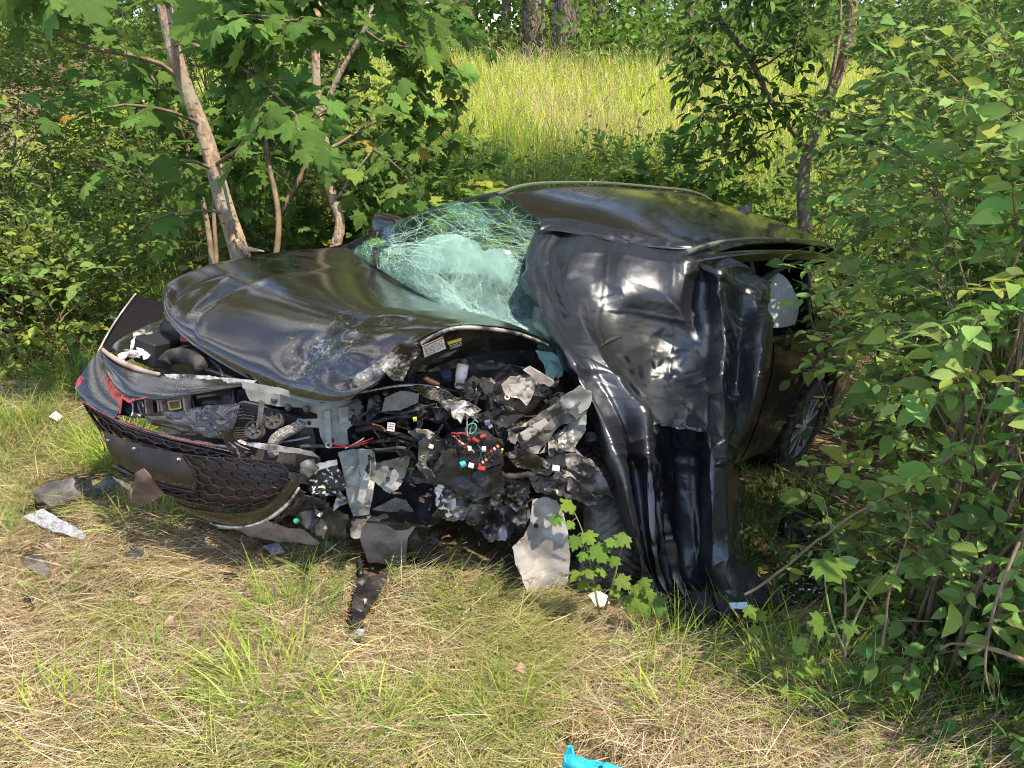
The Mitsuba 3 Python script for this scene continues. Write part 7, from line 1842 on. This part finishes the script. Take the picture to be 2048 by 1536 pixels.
seedling('pale green maple seedling in the grass right of the sheet hem', [[[0.715,1.401,-0.153],[0.713,1.451,-0.052],[0.694,1.513,0.075],[0.683,1.567,0.163]], [[0.73,1.401,-0.153],[0.747,1.444,-0.043],[0.782,1.487,0.045]]],
         [[0.673,1.561,0.174],[0.698,1.547,0.169],[0.687,1.536,0.124],[0.771,1.498,0.091],[0.806,1.504,0.103],[0.75,1.474,0.04],[0.802,1.463,0.042],[0.841,1.474,0.04],[0.775,1.439,-0.008],[0.823,1.433,-0.021],[0.74,1.419,-0.094]], .048, (0.18, 0.28, 0.06), 2)
seedling('single big maple leaf on a thin stem in front of the right bush', [[[0.873,1.402,0.191],[0.906,1.429,0.337],[0.959,1.447,0.419]], [[0.873,1.402,0.191],[0.827,1.46,0.308],[0.818,1.5,0.391]]],
         [[0.951,1.405,0.424],[0.902,1.422,0.368],[0.825,1.481,0.398],[0.872,1.405,0.266],[0.807,1.431,0.249]], .062, (0.13, 0.22, 0.05), 3)
for lab, P, r0 in [
    ('long bare brown twig slanting across the shade right of the sheet', [[0.723,1.735,0.075],[0.854,1.71,0.252],[0.956,1.677,0.412],[1.111,1.645,0.575],[1.156,1.6,0.711]], .005),
    ('upright reddish twig rising from the grass, left of two', [[0.921,1.464,0.089],[0.909,1.509,0.227],[0.898,1.555,0.344],[0.86,1.6,0.46],[0.843,1.624,0.509]], .004),
    ('curved reddish twig rising from the grass, right of two', [[0.96,1.421,0.116],[0.99,1.436,0.191],[0.994,1.469,0.282],[1.017,1.506,0.403],[1.039,1.547,0.532]], .004),
    ('thin pale stem lying on the shaded dry grass behind the broken lamp', [[1.078,2.549,0.034],[1.151,2.35,0.081],[1.212,2.147,0.12],[1.268,1.952,0.178]], .004),
    ('bare twig curving down at the right edge', [[1.121,1.287,0.639],[1.077,1.239,0.54],[1.062,1.205,0.426],[1.094,1.168,0.28]], .004),
    ('brown branch at the lower right corner behind the leaves', [[1.215,1.239,0.313],[1.166,1.291,0.306],[1.125,1.334,0.279],[1.092,1.365,0.229]], .007),
]:
    P = spline(P, 20)
    P = P + (meshkit.noise(P * 20, 4)[:, None] - .5) * .012
    add('bare_twig', tube(P, [r0, r0 * .8, r0 * .4], 6), 'twig_bark', smooth=True, label=lab, cat='twig')
# shade-loving weeds under the bush
q = np.random.default_rng(8)
for i, (lab, c, n_) in enumerate([('low leafy weeds in the shade right of the sheet', [1.15, 2.2], 80), ('leafy weeds at the foot of the near bush', [1.35, 1.6], 150), ('broad-leaved weeds in the lower right corner', [1.5, 1.2], 130), ('sparse leafy weeds by the broken lamp', [1.5, 2.9], 60)]):
    t = thing('weed', lab, 'weeds')
    xy = np.asarray(c) + q.normal(0, [.22, .20], (n_, 2))
    P0 = np.c_[xy, ground_z(xy[:, 0], xy[:, 1])]
    P = twigs(P0, unit(q.normal(0, .35, (n_, 3)) + [0, 0, 1.0]), q.uniform(.08, .3, n_), q, .2, 5)
    pos, ax, nor, sz = leaves_on(P, 6, q, .042)
    foliage(t, [OVAL, LONG_LEAF], pos, ax, nor, sz, vary((.07, .14, .04), len(pos), q, .25, .1), restname='leaves')
    add(t + '__stems', tubes3(P, np.full(n_, .002), np.full(n_, .0008)), 'green_stem', smooth=True, kind='stuff')

# crumbs of the broken side glass in the grass
q = np.random.default_rng(18)
cr = []
for c, n_, sp in [([[1.186,2.766,-0.435]][0], 140, .10), ([[0.377,1.83,-0.119]][0], 90, .14), ([[-0.046,2.203,-0.175]][0], 90, .2), ([[-0.71,2.124,-0.11]][0], 60, .2)]:
    for _ in range(n_):
        p = np.asarray(c) + np.r_[q.normal(0, sp, 2), 0]
        p[2] = ground_z(p[0], p[1]) + q.uniform(.015, .05)
        cr.append(box(p, q.uniform(.0015, .0035, 3), unit(q.normal(size=3)), unit(q.normal(size=3))))
add('glass_crumbs', join(cr), 'crack_edge', label='scattered pale crumbs of broken side glass in the grass', cat='broken glass', kind='stuff')
